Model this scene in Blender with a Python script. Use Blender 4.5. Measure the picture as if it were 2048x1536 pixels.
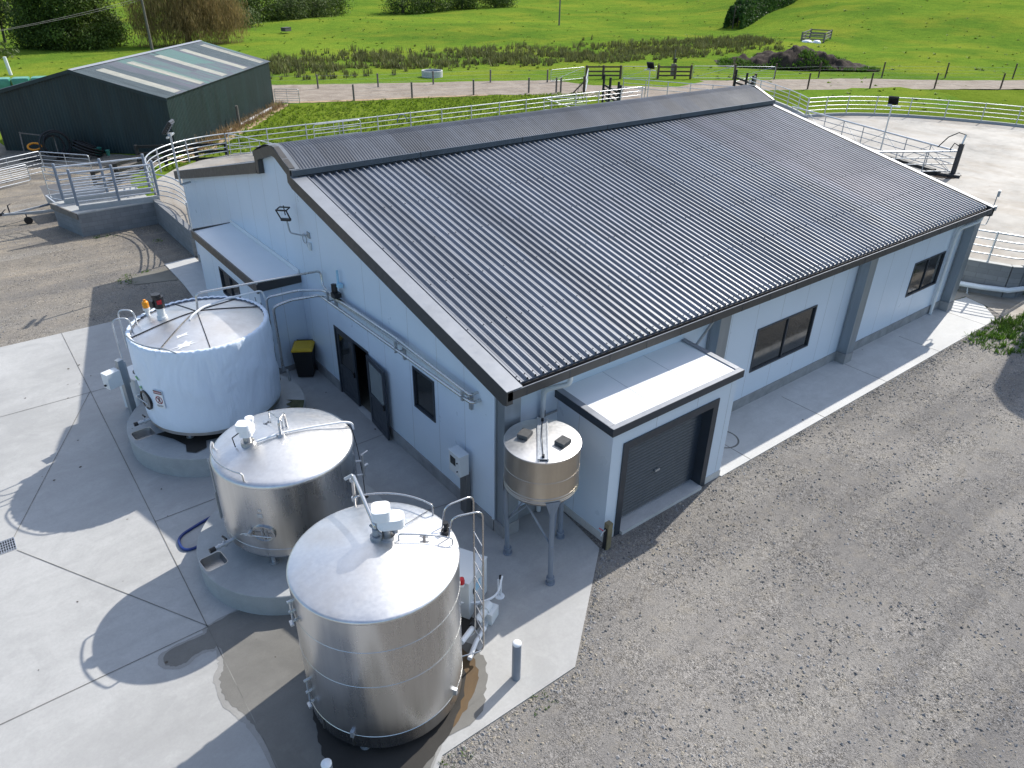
import bpy, bmesh, math, random
from mathutils import Vector, Matrix
R = math.radians
random.seed(7)
scene = bpy.context.scene
for o in list(bpy.data.objects):
    bpy.data.objects.remove(o)

# ------------------------------------------------------------------ camera
YAW, PITCH, ROLL, FPX = 0.6657, 0.5262, 0.0179, 1457.57
cd = bpy.data.cameras.new('camera')
cam = bpy.data.objects.new('camera', cd)
scene.collection.objects.link(cam)
fw = Vector((math.sin(YAW) * math.cos(PITCH), math.cos(YAW) * math.cos(PITCH), -math.sin(PITCH)))
rt = Vector((math.cos(YAW), -math.sin(YAW), 0))
up = rt.cross(fw)
c_, s_ = math.cos(ROLL), math.sin(ROLL)
r2 = c_ * rt + s_ * up
u2 = -s_ * rt + c_ * up
cam.matrix_world = Matrix(((r2.x, u2.x, -fw.x, -7.2826), (r2.y, u2.y, -fw.y, -9.8229), (r2.z, u2.z, -fw.z, 10.8414), (0, 0, 0, 1)))
cd.sensor_width = 36
cd.lens = FPX / 2048 * 36
cd.clip_start = 0.1
cd.clip_end = 6000
scene.camera = cam

# ------------------------------------------------------------------ light
SUN_EL = R(42)
SUN_AZ = math.atan2(0.977, 0.213)          # clockwise from +Y
world = bpy.data.worlds.new('World')
scene.world = world
world.use_nodes = True
wn = world.node_tree
wn.nodes.clear()
wo = wn.nodes.new('ShaderNodeOutputWorld')
wb = wn.nodes.new('ShaderNodeBackground')
sky = wn.nodes.new('ShaderNodeTexSky')
sky.sky_type = 'NISHITA'
sky.sun_disc = False
sky.sun_elevation = SUN_EL
sky.sun_rotation = SUN_AZ
sky.air_density = 1.0
sky.dust_density = 0.7
sky.ozone_density = 3.5
# broken white cloud in the sky (world direction, so it stays put for every viewpoint)
wt = wn.nodes.new('ShaderNodeTexCoord')
wm = wn.nodes.new('ShaderNodeMapping'); wm.inputs['Scale'].default_value = (1.6, 1.6, 3.2)
wz = wn.nodes.new('ShaderNodeTexNoise'); wz.inputs['Scale'].default_value = 1.7; wz.inputs['Detail'].default_value = 6
wr = wn.nodes.new('ShaderNodeValToRGB')
wr.color_ramp.elements[0].position = 0.40; wr.color_ramp.elements[0].color = (0, 0, 0, 1)
wr.color_ramp.elements[1].position = 0.62; wr.color_ramp.elements[1].color = (0.9, 0.9, 0.9, 1)
wx = wn.nodes.new('ShaderNodeMixRGB'); wx.inputs[2].default_value = (8.5, 8.5, 8.6, 1)
wn.links.new(wt.outputs['Generated'], wm.inputs[0])
wn.links.new(wm.outputs[0], wz.inputs['Vector'])
wn.links.new(wz.outputs['Fac'], wr.inputs[0])
# more cloud and haze on the sunward half of the sky
wd = wn.nodes.new('ShaderNodeVectorMath'); wd.operation = 'DOT_PRODUCT'; wd.inputs[1].default_value = (0.90, 0.35, 0.26)
wn.links.new(wt.outputs['Generated'], wd.inputs[0])
wq = wn.nodes.new('ShaderNodeMapRange'); wq.interpolation_type = 'SMOOTHSTEP'
wq.inputs[1].default_value = -0.15; wq.inputs[2].default_value = 0.75; wq.inputs[3].default_value = 0.06; wq.inputs[4].default_value = 1.0
wn.links.new(wd.outputs['Value'], wq.inputs[0])
wk = wn.nodes.new('ShaderNodeMath'); wk.operation = 'MULTIPLY'
wn.links.new(wr.outputs[0], wk.inputs[0]); wn.links.new(wq.outputs[0], wk.inputs[1])
wn.links.new(wk.outputs[0], wx.inputs[0])
wn.links.new(sky.outputs[0], wx.inputs[1])
wn.links.new(wx.outputs[0], wb.inputs[0])
wb.inputs[1].default_value = 0.15
wn.links.new(wb.outputs[0], wo.inputs[0])

sd = bpy.data.lights.new('sun', 'SUN')
sd.energy = 4.0
sd.angle = R(0.55)
sd.color = (1.0, 0.955, 0.88)
sun = bpy.data.objects.new('sun', sd)
scene.collection.objects.link(sun)
sv = Vector((math.cos(SUN_EL) * 0.977, math.cos(SUN_EL) * 0.213, math.sin(SUN_EL)))
sun.rotation_euler = sv.to_track_quat('Z', 'Y').to_euler()
sun.location = (30, 10, 40)

scene.view_settings.view_transform = 'Standard'
scene.view_settings.look = 'None'
scene.view_settings.gamma = 1
scene.view_settings.exposure = 0.5

# ------------------------------------------------------------------ mesh helpers
class MB:
    def __init__(s):
        s.v = []; s.f = []; s.m = []; s.mi = 0
    def add(s, vs, fs):
        b = len(s.v)
        s.v += [tuple(p) for p in vs]
        for f in fs:
            s.f.append([b + i for i in f]); s.m.append(s.mi)
        return s
    def box(s, x0, x1, y0, y1, z0, z1):
        return s.add([(x0, y0, z0), (x1, y0, z0), (x1, y1, z0), (x0, y1, z0), (x0, y0, z1), (x1, y0, z1), (x1, y1, z1), (x0, y1, z1)],
                     [(3, 2, 1, 0), (4, 5, 6, 7), (0, 1, 5, 4), (1, 2, 6, 5), (2, 3, 7, 6), (3, 0, 4, 7)])
    def obox(s, c, d, rz=0, M=None):
        # box with centre c and size d, turned by rz or by matrix M
        vs = []
        Q = M if M is not None else Matrix.Rotation(rz, 3, 'Z')
        for k in range(8):
            p = Vector(((k & 1) - .5, ((k >> 1) & 1) - .5, ((k >> 2) & 1) - .5))
            p = Q @ Vector((p.x * d[0], p.y * d[1], p.z * d[2]))
            vs.append((p.x + c[0], p.y + c[1], p.z + c[2]))
        return s.add(vs, [(0, 2, 3, 1), (4, 5, 7, 6), (0, 1, 5, 4), (1, 3, 7, 5), (3, 2, 6, 7), (2, 0, 4, 6)])
    def bar(s, a, b, w, h):
        # rectangular bar between a and b
        a = Vector(a); b = Vector(b); d = (b - a); L = d.length; d.normalize()
        ref = Vector((0, 0, 1)) if abs(d.z) < .95 else Vector((1, 0, 0))
        x = d.cross(ref).normalized(); y = x.cross(d).normalized()
        M = Matrix((d, x, y)).transposed()
        return s.obox((a + b) / 2, (L, w, h), M=M)
    def prism(s, poly, z0, z1):
        n = len(poly)
        vs = [(p[0], p[1], z0) for p in poly] + [(p[0], p[1], z1) for p in poly]
        fs = [list(range(n))[::-1], list(range(n, 2 * n))] + [(i, (i + 1) % n, n + (i + 1) % n, n + i) for i in range(n)]
        return s.add(vs, fs)
    def prismx(s, poly, x0, x1):
        # polygon in (y, z) extruded along x
        n = len(poly)
        vs = [(x0, p[0], p[1]) for p in poly] + [(x1, p[0], p[1]) for p in poly]
        fs = [list(range(n)), list(range(n, 2 * n))[::-1]] + [(i, n + i, n + (i + 1) % n, (i + 1) % n) for i in range(n)]
        return s.add(vs, fs)
    def tube(s, pts, r, n=7, closed=False):
        P = [Vector(p) for p in pts]; m = len(P)
        rs = r if isinstance(r, (list, tuple)) else [r] * m
        vs = []; prev = None
        for i, p in enumerate(P):
            if closed: t = P[(i + 1) % m] - P[i - 1]
            else: t = P[min(i + 1, m - 1)] - P[max(i - 1, 0)]
            t.normalize()
            if prev is None:
                ref = Vector((0, 0, 1)) if abs(t.z) < .9 else Vector((1, 0, 0))
                x = t.cross(ref).normalized()
            else:
                x = (prev - t * prev.dot(t)).normalized()
            prev = x; y = t.cross(x)
            for k in range(n):
                a = 2 * math.pi * k / n
                vs.append(p + rs[i] * (math.cos(a) * x + math.sin(a) * y))
        fs = []
        for i in range(m if closed else m - 1):
            j = (i + 1) % m
            for k in range(n):
                l = (k + 1) % n
                fs.append((i * n + k, i * n + l, j * n + l, j * n + k))
        if not closed:
            fs.append(list(range(n))[::-1]); fs.append([(m - 1) * n + k for k in range(n)])
        return s.add(vs, fs)
    def cyl(s, a, b, r, n=14):
        return s.tube([a, b], r, n)
    def lathe(s, prof, c=(0, 0), n=64, cap=True, wob=None):
        vs = []; m = len(prof)
        for i, (r, z) in enumerate(prof):
            for k in range(n):
                a = 2 * math.pi * k / n
                rr = r + (wob(a, z) if wob else 0)
                vs.append((c[0] + rr * math.cos(a), c[1] + rr * math.sin(a), z))
        fs = [(i * n + k, i * n + (k + 1) % n, (i + 1) * n + (k + 1) % n, (i + 1) * n + k) for i in range(m - 1) for k in range(n)]
        if cap:
            fs.append(list(range(n))[::-1]); fs.append([(m - 1) * n + k for k in range(n)])
        return s.add(vs, fs)
    def build(s, name, mats, parent=None, smooth=35, loc=None, recalc=True, bevel=0, local=False):
        me = bpy.data.meshes.new(name)
        off = Vector((0, 0, 0))
        if parent is not None and not local:
            q = parent
            while q is not None:
                off += Vector(q.location); q = q.parent
        elif loc is not None and not local:
            off = Vector(loc)
        vs = s.v if off.length == 0 else [(p[0] - off.x, p[1] - off.y, p[2] - off.z) for p in s.v]
        me.from_pydata([tuple(p) for p in vs], [], s.f)
        if not isinstance(mats, (list, tuple)): mats = [mats]
        for q in mats: me.materials.append(q)
        if len(mats) > 1: me.polygons.foreach_set('material_index', s.m)
        if recalc or bevel:
            bm = bmesh.new(); bm.from_mesh(me)
            if recalc: bmesh.ops.recalc_face_normals(bm, faces=bm.faces)
            if bevel:
                es = [e for e in bm.edges if len(e.link_faces) == 2 and e.calc_face_angle(0) > .6]
                bmesh.ops.bevel(bm, geom=es, offset=bevel, segments=2, affect='EDGES', profile=.6, clamp_overlap=True)
            bm.to_mesh(me); bm.free()
        if smooth:
            me.polygons.foreach_set('use_smooth', [True] * len(me.polygons))
            me.set_sharp_from_angle(angle=R(smooth))
        me.update()
        o = bpy.data.objects.new(name, me)
        scene.collection.objects.link(o)
        if parent is not None: o.parent = parent
        elif loc is not None: o.location = loc
        return o

def tag(o, label=None, cat=None, group=None, kind=None):
    if label: o['label'] = label
    if cat: o['category'] = cat
    if group: o['group'] = group
    if kind: o['kind'] = kind
    return o

def thing(name, label, cat, loc=(0, 0, 0), group=None, rz=0):
    o = bpy.data.objects.new(name, None)
    scene.collection.objects.link(o)
    o.empty_display_size = .2
    o.location = loc; o.rotation_euler = (0, 0, rz)
    return tag(o, label, cat, group)

def dup(root, loc, rz=0, label=None):
    r = root.copy(); scene.collection.objects.link(r); r.location = loc; r.rotation_euler = (0, 0, rz)
    if label: r['label'] = label
    for ch in list(root.children):
        c = ch.copy(); scene.collection.objects.link(c); c.parent = r
        for g in list(ch.children):
            d = g.copy(); scene.collection.objects.link(d); d.parent = c
    return r

def arc(c, r, a0, a1, n, z):
    return [(c[0] + r * math.cos(R(a0 + (a1 - a0) * i / n)), c[1] + r * math.sin(R(a0 + (a1 - a0) * i / n)), z) for i in range(n + 1)]

def fillet(pts, r, n=4):
    # rounded corners on a polyline
    P = [Vector(p) for p in pts]; out = [P[0]]
    for i in range(1, len(P) - 1):
        a = (P[i - 1] - P[i]); b = (P[i + 1] - P[i])
        t = min(r, a.length * .45, b.length * .45)
        p0 = P[i] + a.normalized() * t; p2 = P[i] + b.normalized() * t
        for k in range(n + 1):
            u = k / n
            out.append((1 - u) ** 2 * p0 + 2 * u * (1 - u) * P[i] + u * u * p2)
    out.append(P[-1])
    return out

# ------------------------------------------------------------------ materials
class NT:
    def __init__(s, name):
        s.m = bpy.data.materials.new(name); s.m.use_nodes = True
        s.t = s.m.node_tree; s.b = s.t.nodes['Principled BSDF']
        s.tc = s.t.nodes.new('ShaderNodeTexCoord')
    def node(s, typ, **kw):
        n = s.t.nodes.new(typ)
        for k, v in kw.items(): setattr(n, k, v)
        return n
    def link(s, a, b): s.t.links.new(a, b)
    def mapping(s, scale=(1, 1, 1), rot=(0, 0, 0), src='Object'):
        n = s.node('ShaderNodeMapping'); n.inputs['Scale'].default_value = scale; n.inputs['Rotation'].default_value = rot
        s.link(s.tc.outputs[src], n.inputs[0]); return n.outputs[0]
    def noise(s, vec, scale, detail=4, rough=.55, dist=0):
        n = s.node('ShaderNodeTexNoise'); n.inputs['Scale'].default_value = scale; n.inputs['Detail'].default_value = detail
        n.inputs['Roughness'].default_value = rough; n.inputs['Distortion'].default_value = dist
        s.link(vec, n.inputs['Vector']); return n.outputs['Fac']
    def voro(s, vec, scale, out='Distance', feature='F1'):
        n = s.node('ShaderNodeTexVoronoi', feature=feature); n.inputs['Scale'].default_value = scale
        s.link(vec, n.inputs['Vector']); return n.outputs[out]
    def ramp(s, fac, stops):
        n = s.node('ShaderNodeValToRGB'); e = n.color_ramp.elements
        while len(e) < len(stops): e.new(.5)
        for q, (p, c) in zip(e, stops):
            q.position = p; q.color = (c, c, c, 1) if isinstance(c, (int, float)) else (*c, 1)
        s.link(fac, n.inputs[0]); return n.outputs[0]
    def mix(s, fac, a, b, mode='MIX'):
        n = s.node('ShaderNodeMixRGB', blend_type=mode)
        for i, q in enumerate((fac, a, b)):
            if hasattr(q, 'is_linked'): s.link(q, n.inputs[i])
            elif i == 0: n.inputs[0].default_value = q
            else: n.inputs[i].default_value = (*q, 1) if not isinstance(q, (int, float)) else (q, q, q, 1)
        return n.outputs[0]
    def math(s, op, a, b=None):
        n = s.node('ShaderNodeMath', operation=op)
        for i, q in enumerate((a, b)):
            if q is None: continue
            if hasattr(q, 'is_linked'): s.link(q, n.inputs[i])
            else: n.inputs[i].default_value = q
        return n.outputs[0]
    def sep(s, vec):
        n = s.node('ShaderNodeSeparateXYZ'); s.link(vec, n.inputs[0]); return n.outputs
    def bump(s, h, strength=.3, dist=.02):
        n = s.node('ShaderNodeBump'); n.inputs['Strength'].default_value = strength; n.inputs['Distance'].default_value = dist
        s.link(h, n.inputs['Height']); s.link(n.outputs[0], s.b.inputs['Normal'])
    def set(s, col=None, rough=None, metal=None, spec=None):
        for k, v in (('Base Color', col), ('Roughness', rough), ('Metallic', metal), ('Specular IOR Level', spec)):
            if v is None: continue
            if hasattr(v, 'is_linked'): s.link(v, s.b.inputs[k])
            else: s.b.inputs[k].default_value = (*v, 1) if isinstance(v, tuple) else v
        return s.m

def paint(name, col, rough=.45, metal=0, var=.12, scale=2.5, bump=0, bscale=40, spec=.5, dirt=None, streak=False):
    t = NT(name)
    v = t.mapping((1, 1, .15) if streak else (1, 1, 1))
    n = t.noise(v, scale, 6)
    lo = tuple(c * (1 - var) for c in col); hi = tuple(min(1, c * (1 + var)) for c in col)
    c = t.ramp(n, [(.3, lo), (.7, hi)])
    if dirt:
        d = t.ramp(t.noise(t.mapping(), scale * 2.7, 8, .7), [(.55, 0), (.8, 1)])
        c = t.mix(t.math('MULTIPLY', d, .5), c, dirt)
    r = t.ramp(t.noise(v, scale * 3, 3), [(.3, max(.02, rough - .07)), (.7, min(1, rough + .07))])
    if bump: t.bump(t.noise(t.mapping(), bscale, 4), bump, .01)
    return t.set(c, r, metal, spec)

M = {}
M['panel'] = paint('white_panel_shade_tint', (.61, .69, .775), .34, var=.03, scale=.6, spec=.5)  # white panels; blue of their sky-lit shade is mixed into the base colour
M['panel_roof'] = paint('white_roof_panel', (.76, .77, .77), .4, var=.03, scale=.8)
M['seam'] = paint('panel_seam', (.42, .45, .47), .5)
M['plinth'] = paint('plinth_concrete', (.27, .27, .27), .85, var=.2, scale=3, bump=.3)
M['charcoal'] = paint('charcoal_trim', (.032, .040, .052), .42, var=.1)
M['charcoal_warm'] = paint('ironsand_trim', (.05, .047, .045), .42, var=.08)
M['flash'] = paint('flashing_metal', (.25, .262, .285), .45, metal=.2, var=.08)
M['column'] = paint('galvanised_column', (.30, .335, .365), .42, metal=.6, var=.22, scale=1.4, streak=True)
M['galv'] = paint('galvanised_pipe', (.52, .54, .56), .38, metal=.65, var=.12, scale=6)
M['galvdull'] = paint('weathered_galvanised', (.36, .38, .40), .5, metal=.5, var=.15, scale=5)
M['black'] = paint('black_plastic', (.012, .012, .014), .4, var=.1)
M['blacktimber'] = paint('black_timber', (.010, .010, .011), .7, var=.2)
M['timber'] = paint('brown_timber', (.10, .068, .046), .8, var=.3, scale=5, bump=.4)
M['greytimber'] = paint('grey_timber', (.16, .14, .12), .8, var=.25, scale=5)
M['postwood'] = paint('post_timber', (.20, .17, .10), .8, var=.2, scale=4, bump=.3)
M['white'] = paint('white_plastic', (.78, .79, .80), .35, var=.02)
M['whitemetal'] = paint('white_enamel', (.66, .68, .68), .4, var=.04)
M['glassd'] = paint('dark_window_glass', (.016, .019, .02), .06, var=.1, spec=.8)
M['glassl'] = paint('pale_glass', (.20, .23, .235), .12, var=.08, spec=.7)  # pale grey imitates the reflection on the door pane
M['yellow'] = paint('yellow_plastic', (.58, .37, .012), .45, var=.06)
M['binbody'] = paint('bin_plastic', (.012, .013, .014), .55, var=.1)
M['amber'] = paint('amber_lens', (.75, .28, .01), .25, var=.05)
M['red'] = paint('red_lens', (.45, .012, .02), .25, var=.05)
M['blue'] = paint('blue_hose', (.012, .035, .17), .4, var=.1)
M['bluegreen'] = paint('teal_wrap', (.07, .27, .19), .35, var=.15, scale=4)
M['tealbucket'] = paint('teal_bucket', (.02, .16, .12), .4, var=.1)
M['paver'] = paint('dark_paver', (.075, .075, .073), .85, var=.25, scale=12, bump=.4)
M['rubber'] = paint('black_rubber', (.010, .010, .011), .6, var=.1)
M['legpaint'] = paint('grey_leg_paint', (.20, .23, .275), .45, var=.08)
M['cond'] = paint('steel_post', (.17, .165, .16), .45, metal=.4, var=.15, streak=True)
M['signred'] = paint('sign_red', (.30, .02, .025), .4)
M['signblk'] = paint('sign_black', (.02, .02, .025), .4)
M['lime'] = paint('lime_print', (.12, .5, .08), .4)
M['ltblue'] = paint('pale_blue_print', (.35, .58, .72), .4)
M['moss'] = paint('moss_green', (.07, .075, .035), .9, var=.4, scale=6)
M['fibre'] = paint('translucent_sheet', (.42, .40, .32), .5, var=.15, scale=3)

def stainless(name, base, rough, streak=True, brown=.0):
    t = NT(name)
    v = t.mapping((3, 3, .12))
    n = t.noise(v, 5, 6, .6)
    n2 = t.noise(t.mapping(), 1.3, 5)
    c = t.ramp(n, [(.3, tuple(b * .9 for b in base)), (.7, base)])
    c = t.mix(t.ramp(n2, [(.45, 0), (.75, brown)]), c, (.42, .38, .34))
    r = t.math('ADD', t.ramp(n2, [(.3, rough - .05), (.7, rough + .07)]), t.ramp(n, [(.3, 0), (.7, .06)]))
    t.bump(t.noise(t.mapping((1, 1, .6)), 1.2, 2), .03, .02)
    return t.set(c, r, 1.0)
M['steel'] = stainless('brushed_stainless', (.58, .58, .58), .25)
M['steeltop'] = stainless('lid_stainless', (.74, .735, .73), .38, brown=.5)
M['steelold'] = stainless('stained_stainless', (.50, .495, .48), .34, brown=.5)
M['steelpipe'] = stainless('stainless_pipe', (.62, .61, .60), .22)
M['silo'] = stainless('silo_stainless', (.55, .50, .43), .30, brown=.6)

def concrete(name, base, stain=.16, wet=None, scale=1.0, broom=False):
    t = NT(name)
    v = t.mapping()
    a = t.noise(v, .22 * scale, 8, .62, .6)
    b = t.noise(v, 1.1 * scale, 8, .68, 1.2)
    c = t.noise(v, 22 * scale, 6, .7)
    col = t.ramp(a, [(.3, tuple(x * (1 - stain) for x in base)), (.55, base), (.75, tuple(x * (1 + stain * .5) for x in base))])
    col = t.mix(t.ramp(b, [(.36, .42), (.56, 0)]), col, tuple(x * .72 for x in base))
    col = t.mix(t.ramp(t.noise(v, .75 * scale, 7, .7, 1.6), [(.54, 0), (.70, .35)]), col, tuple(min(.75, x * 1.22) for x in base))
    col = t.mix(t.ramp(c, [(.35, .22), (.6, 0)]), col, tuple(x * .6 for x in base))
    tyre = t.noise(t.mapping((.35, 2.6, 1), (0, 0, R(35))), .9, 6, .65, .5)
    col = t.mix(t.ramp(tyre, [(.38, .22), (.55, 0)]), col, tuple(x * .7 for x in base))
    sp = t.ramp(t.voro(v, 1.15), [(.025, 1), (.045, 0)])
    sp = t.math('MULTIPLY', sp, t.ramp(t.noise(v, .9, 2), [(.5, 0), (.62, 1)]))
    col = t.mix(sp, col, (.08, .065, .05))
    t.bump(c, .15, .006)
    if name == 'yard_concrete':
        mk = t.noise(t.mapping((1, .5, 1), (0, 0, R(25))), .33, 8, .7, 1.0)
        col = t.mix(t.ramp(mk, [(.48, 0), (.66, .75)]), col, (.24, .195, .145))
        col = t.mix(t.ramp(mk, [(.30, .6), (.42, 0)]), col, (.21, .20, .185))
    return t.set(col, t.ramp(b, [(.3, .62), (.7, .82)]), 0, .35)
M['concrete'] = concrete('apron_concrete', (.41, .405, .39), .24)
M['path'] = concrete('path_concrete', (.56, .555, .535), .14, scale=1.3)
M['pad'] = concrete('pad_concrete', (.40, .41, .405), .14, scale=2)
M['yard'] = concrete('yard_concrete', (.36, .335, .295), .55, scale=1.2)
M['rampc'] = concrete('ramp_concrete', (.42, .42, .40), .12, scale=2)
M['wetcon'] = concrete('wet_concrete', (.175, .168, .152), .3, scale=2)
M['dampcon'] = concrete('damp_concrete', (.30, .292, .275), .25, scale=2)
M['rustcon'] = concrete('brown_stain', (.12, .075, .035), .5, scale=4)
M['darkcon'] = concrete('dark_wet_concrete', (.035, .032, .028), .5, scale=3)
M['dirtycon'] = concrete('dirty_concrete', (.20, .185, .15), .4, scale=2)
M['joint'] = paint('joint_groove', (.17, .165, .15), .9, var=.4, scale=2)

def blockwall():
    t = NT('concrete_block')
    v = t.mapping()
    s = t.sep(v)
    cmb = t.node('ShaderNodeCombineXYZ')
    t.link(t.math('ADD', s[0], s[1]), cmb.inputs[0]); t.link(s[2], cmb.inputs[1])
    b = t.node('ShaderNodeTexBrick'); b.inputs['Scale'].default_value = 1
    b.inputs['Brick Width'].default_value = .4; b.inputs['Row Height'].default_value = .2; b.inputs['Mortar Size'].default_value = .006
    b.inputs['Color1'].default_value = (.24, .245, .25, 1); b.inputs['Color2'].default_value = (.20, .205, .21, 1); b.inputs['Mortar'].default_value = (.155, .155, .155, 1)
    t.link(cmb.outputs[0], b.inputs['Vector'])
    c = t.mix(t.ramp(t.noise(v, 3, 8, .7), [(.35, .4), (.65, 0)]), b.outputs[0], (.15, .155, .16))
    t.bump(b.outputs['Fac'], -.25, .01)
    return t.set(c, .9, 0, .3)
M['block'] = blockwall()

def gravel():
    t = NT('gravel')
    v = t.mapping()
    big = t.noise(v, .16, 6, .6, .8)
    s = t.sep(v)
    # the yard's own change of stone: grey road metal in front, sandier fill towards the trailer and green shed
    yy = t.node('ShaderNodeMapRange'); yy.inputs[1].default_value = 13; yy.inputs[2].default_value = 32
    t.link(t.math('ADD', s[1], t.math('MULTIPLY', big, 9)), yy.inputs[0])
    g1 = t.ramp(big, [(.3, (.160, .150, .140)), (.5, (.200, .187, .172)), (.68, (.25, .232, .21))])
    g2 = t.ramp(t.noise(v, .5, 6, .65), [(.3, (.15, .134, .112)), (.5, (.215, .187, .15)), (.7, (.32, .268, .20))])
    col = t.mix(yy.outputs[0], g1, g2)
    trk = t.noise(t.mapping((.09, 1.0, 1), (0, 0, R(-4))), .85, 4, .5, .5)
    col = t.mix(t.ramp(trk, [(.36, .62), (.49, 0)]), col, (.135, .128, .122))
    col = t.mix(t.ramp(trk, [(.53, 0), (.66, .5)]), col, (.275, .255, .225))
    st = t.voro(v, 42, 'Color'); sb = t.ramp(st, [(.1, .5), (.9, 1.55)])
    st2 = t.voro(v, 95, 'Color'); sb2 = t.ramp(st2, [(.1, .5), (.9, 1.5)])
    dusty = t.ramp(t.noise(v, .8, 7, .7, .5), [(.40, .30), (.58, .9)])
    col = t.mix(dusty, col, sb, 'MULTIPLY'); col = t.mix(dusty, col, sb2, 'MULTIPLY')
    tan = t.ramp(t.noise(v, 2.6, 8, .75), [(.5, 0), (.72, .32)])
    col = t.mix(tan, col, (.33, .28, .20))
    ed = t.ramp(t.voro(v, 42), [(.0, 1), (.55, 0)])
    h = t.math('ADD', t.math('MULTIPLY', t.math('MULTIPLY', ed, dusty), t.ramp(t.noise(v, 7, 4), [(.42, .15), (.62, 1)])), t.math('MULTIPLY', t.noise(v, 45, 4), .5))
    t.bump(h, 1.0, .03)
    return t.set(col, .92, 0, .25)
M['gravel'] = gravel()

def grass(name, stops, yellow=0, dark=.5, sc=1.0):
    t = NT(name)
    v = t.mapping()
    a = t.noise(v, .035 * sc, 7, .6, .5)
    b = t.noise(v, .55 * sc, 8, .7)
    f = t.noise(v, 5 * sc, 6, .75)
    col = t.ramp(t.math('ADD', t.math('MULTIPLY', a, .6), t.math('MULTIPLY', b, .4)), stops)
    if yellow:
        y = t.ramp(t.noise(v, .09 * sc, 6, .6), [(.46, 0), (.66, yellow)])
        col = t.mix(y, col, (.27, .27, .035))
    td = t.ramp(t.noise(v, 1.7 * sc, 6, .8, 1.0), [(.55, 0), (.68, dark)])
    col = t.mix(td, col, (.030, .055, .013))
    col = t.mix(.7, col, t.ramp(f, [(.3, .55), (.7, 1.35)]), 'MULTIPLY')
    t.bump(t.math('ADD', t.math('MULTIPLY', f, .35), t.noise(v, .8 * sc, 6, .7)), .55, .35)
    return t.set(col, .95, 0, .0)
M['pasture'] = grass('pasture_grass', [(.34, (.066, .132, .020)), (.5, (.112, .188, .024)), (.66, (.172, .245, .030))], .42, .5)
M['lawn'] = grass('rough_grass', [(.34, (.085, .115, .018)), (.5, (.12, .175, .02)), (.66, (.17, .22, .03))], 0, .5, 2)

def dirt(name, a, b, sc=1.0):
    t = NT(name); v = t.mapping()
    n = t.noise(v, .8 * sc, 8, .68, .6); f = t.noise(v, 14 * sc, 5, .7)
    c = t.ramp(n, [(.32, a), (.68, b)])
    c = t.mix(.6, c, t.ramp(f, [(.3, .65), (.7, 1.3)]), 'MULTIPLY')
    t.bump(t.math('ADD', n, t.math('MULTIPLY', f, .3)), .6, .08)
    return t.set(c, .95, 0, .15)
M['track'] = dirt('track_dirt', (.20, .16, .125), (.34, .29, .235), .8)
M['mound'] = dirt('mound_soil', (.022, .017, .014), (.075, .055, .042), 1.2)
M['dryedge'] = dirt('dry_straw', (.30, .21, .12), (.45, .34, .22), 3)

def leaf(name, lo, hi, trans=.25):
    t = NT(name)
    g = t.node('ShaderNodeNewGeometry')
    c = t.ramp(g.outputs['Random Per Island'], [(0, lo), (.6, tuple((a + b) / 2 for a, b in zip(lo, hi))), (1, hi)])
    n = t.noise(t.mapping(), .45, 4)
    c = t.mix(.8, c, t.ramp(n, [(.3, .6), (.7, 1.35)]), 'MULTIPLY')
    t.set(c, .65, 0, .25)
    tr = t.node('ShaderNodeBsdfTranslucent'); t.link(c, tr.inputs[0])
    mx = t.node('ShaderNodeMixShader'); mx.inputs[0].default_value = trans
    out = t.t.nodes['Material Output']
    t.link(t.b.outputs[0], mx.inputs[1]); t.link(tr.outputs[0], mx.inputs[2]); t.link(mx.outputs[0], out.inputs[0])
    return t.m
M['leafdark'] = leaf('dark_conifer_leaves', (.030, .056, .010), (.13, .195, .028))
M['leafmid'] = leaf('broadleaf_leaves', (.035, .06, .014), (.15, .20, .045))
M['willow'] = leaf('willow_leaves', (.15, .11, .045), (.40, .29, .12), .35)
M['hedge'] = leaf('hedge_leaves', (.022, .055, .012), (.085, .17, .03))
M['flax'] = leaf('strap_leaves', (.03, .05, .012), (.10, .13, .035))
M['rush'] = leaf('rush_stems', (.085, .085, .032), (.24, .25, .075), .2)
M['tuft'] = leaf('grass_blades', (.09, .15, .014), (.24, .34, .03), .5)
M['weed'] = leaf('weed_leaves', (.05, .10, .012), (.14, .26, .03), .25)
M['bark'] = paint('bark', (.07, .055, .042), .9, var=.3, scale=4, bump=.5)

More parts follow.
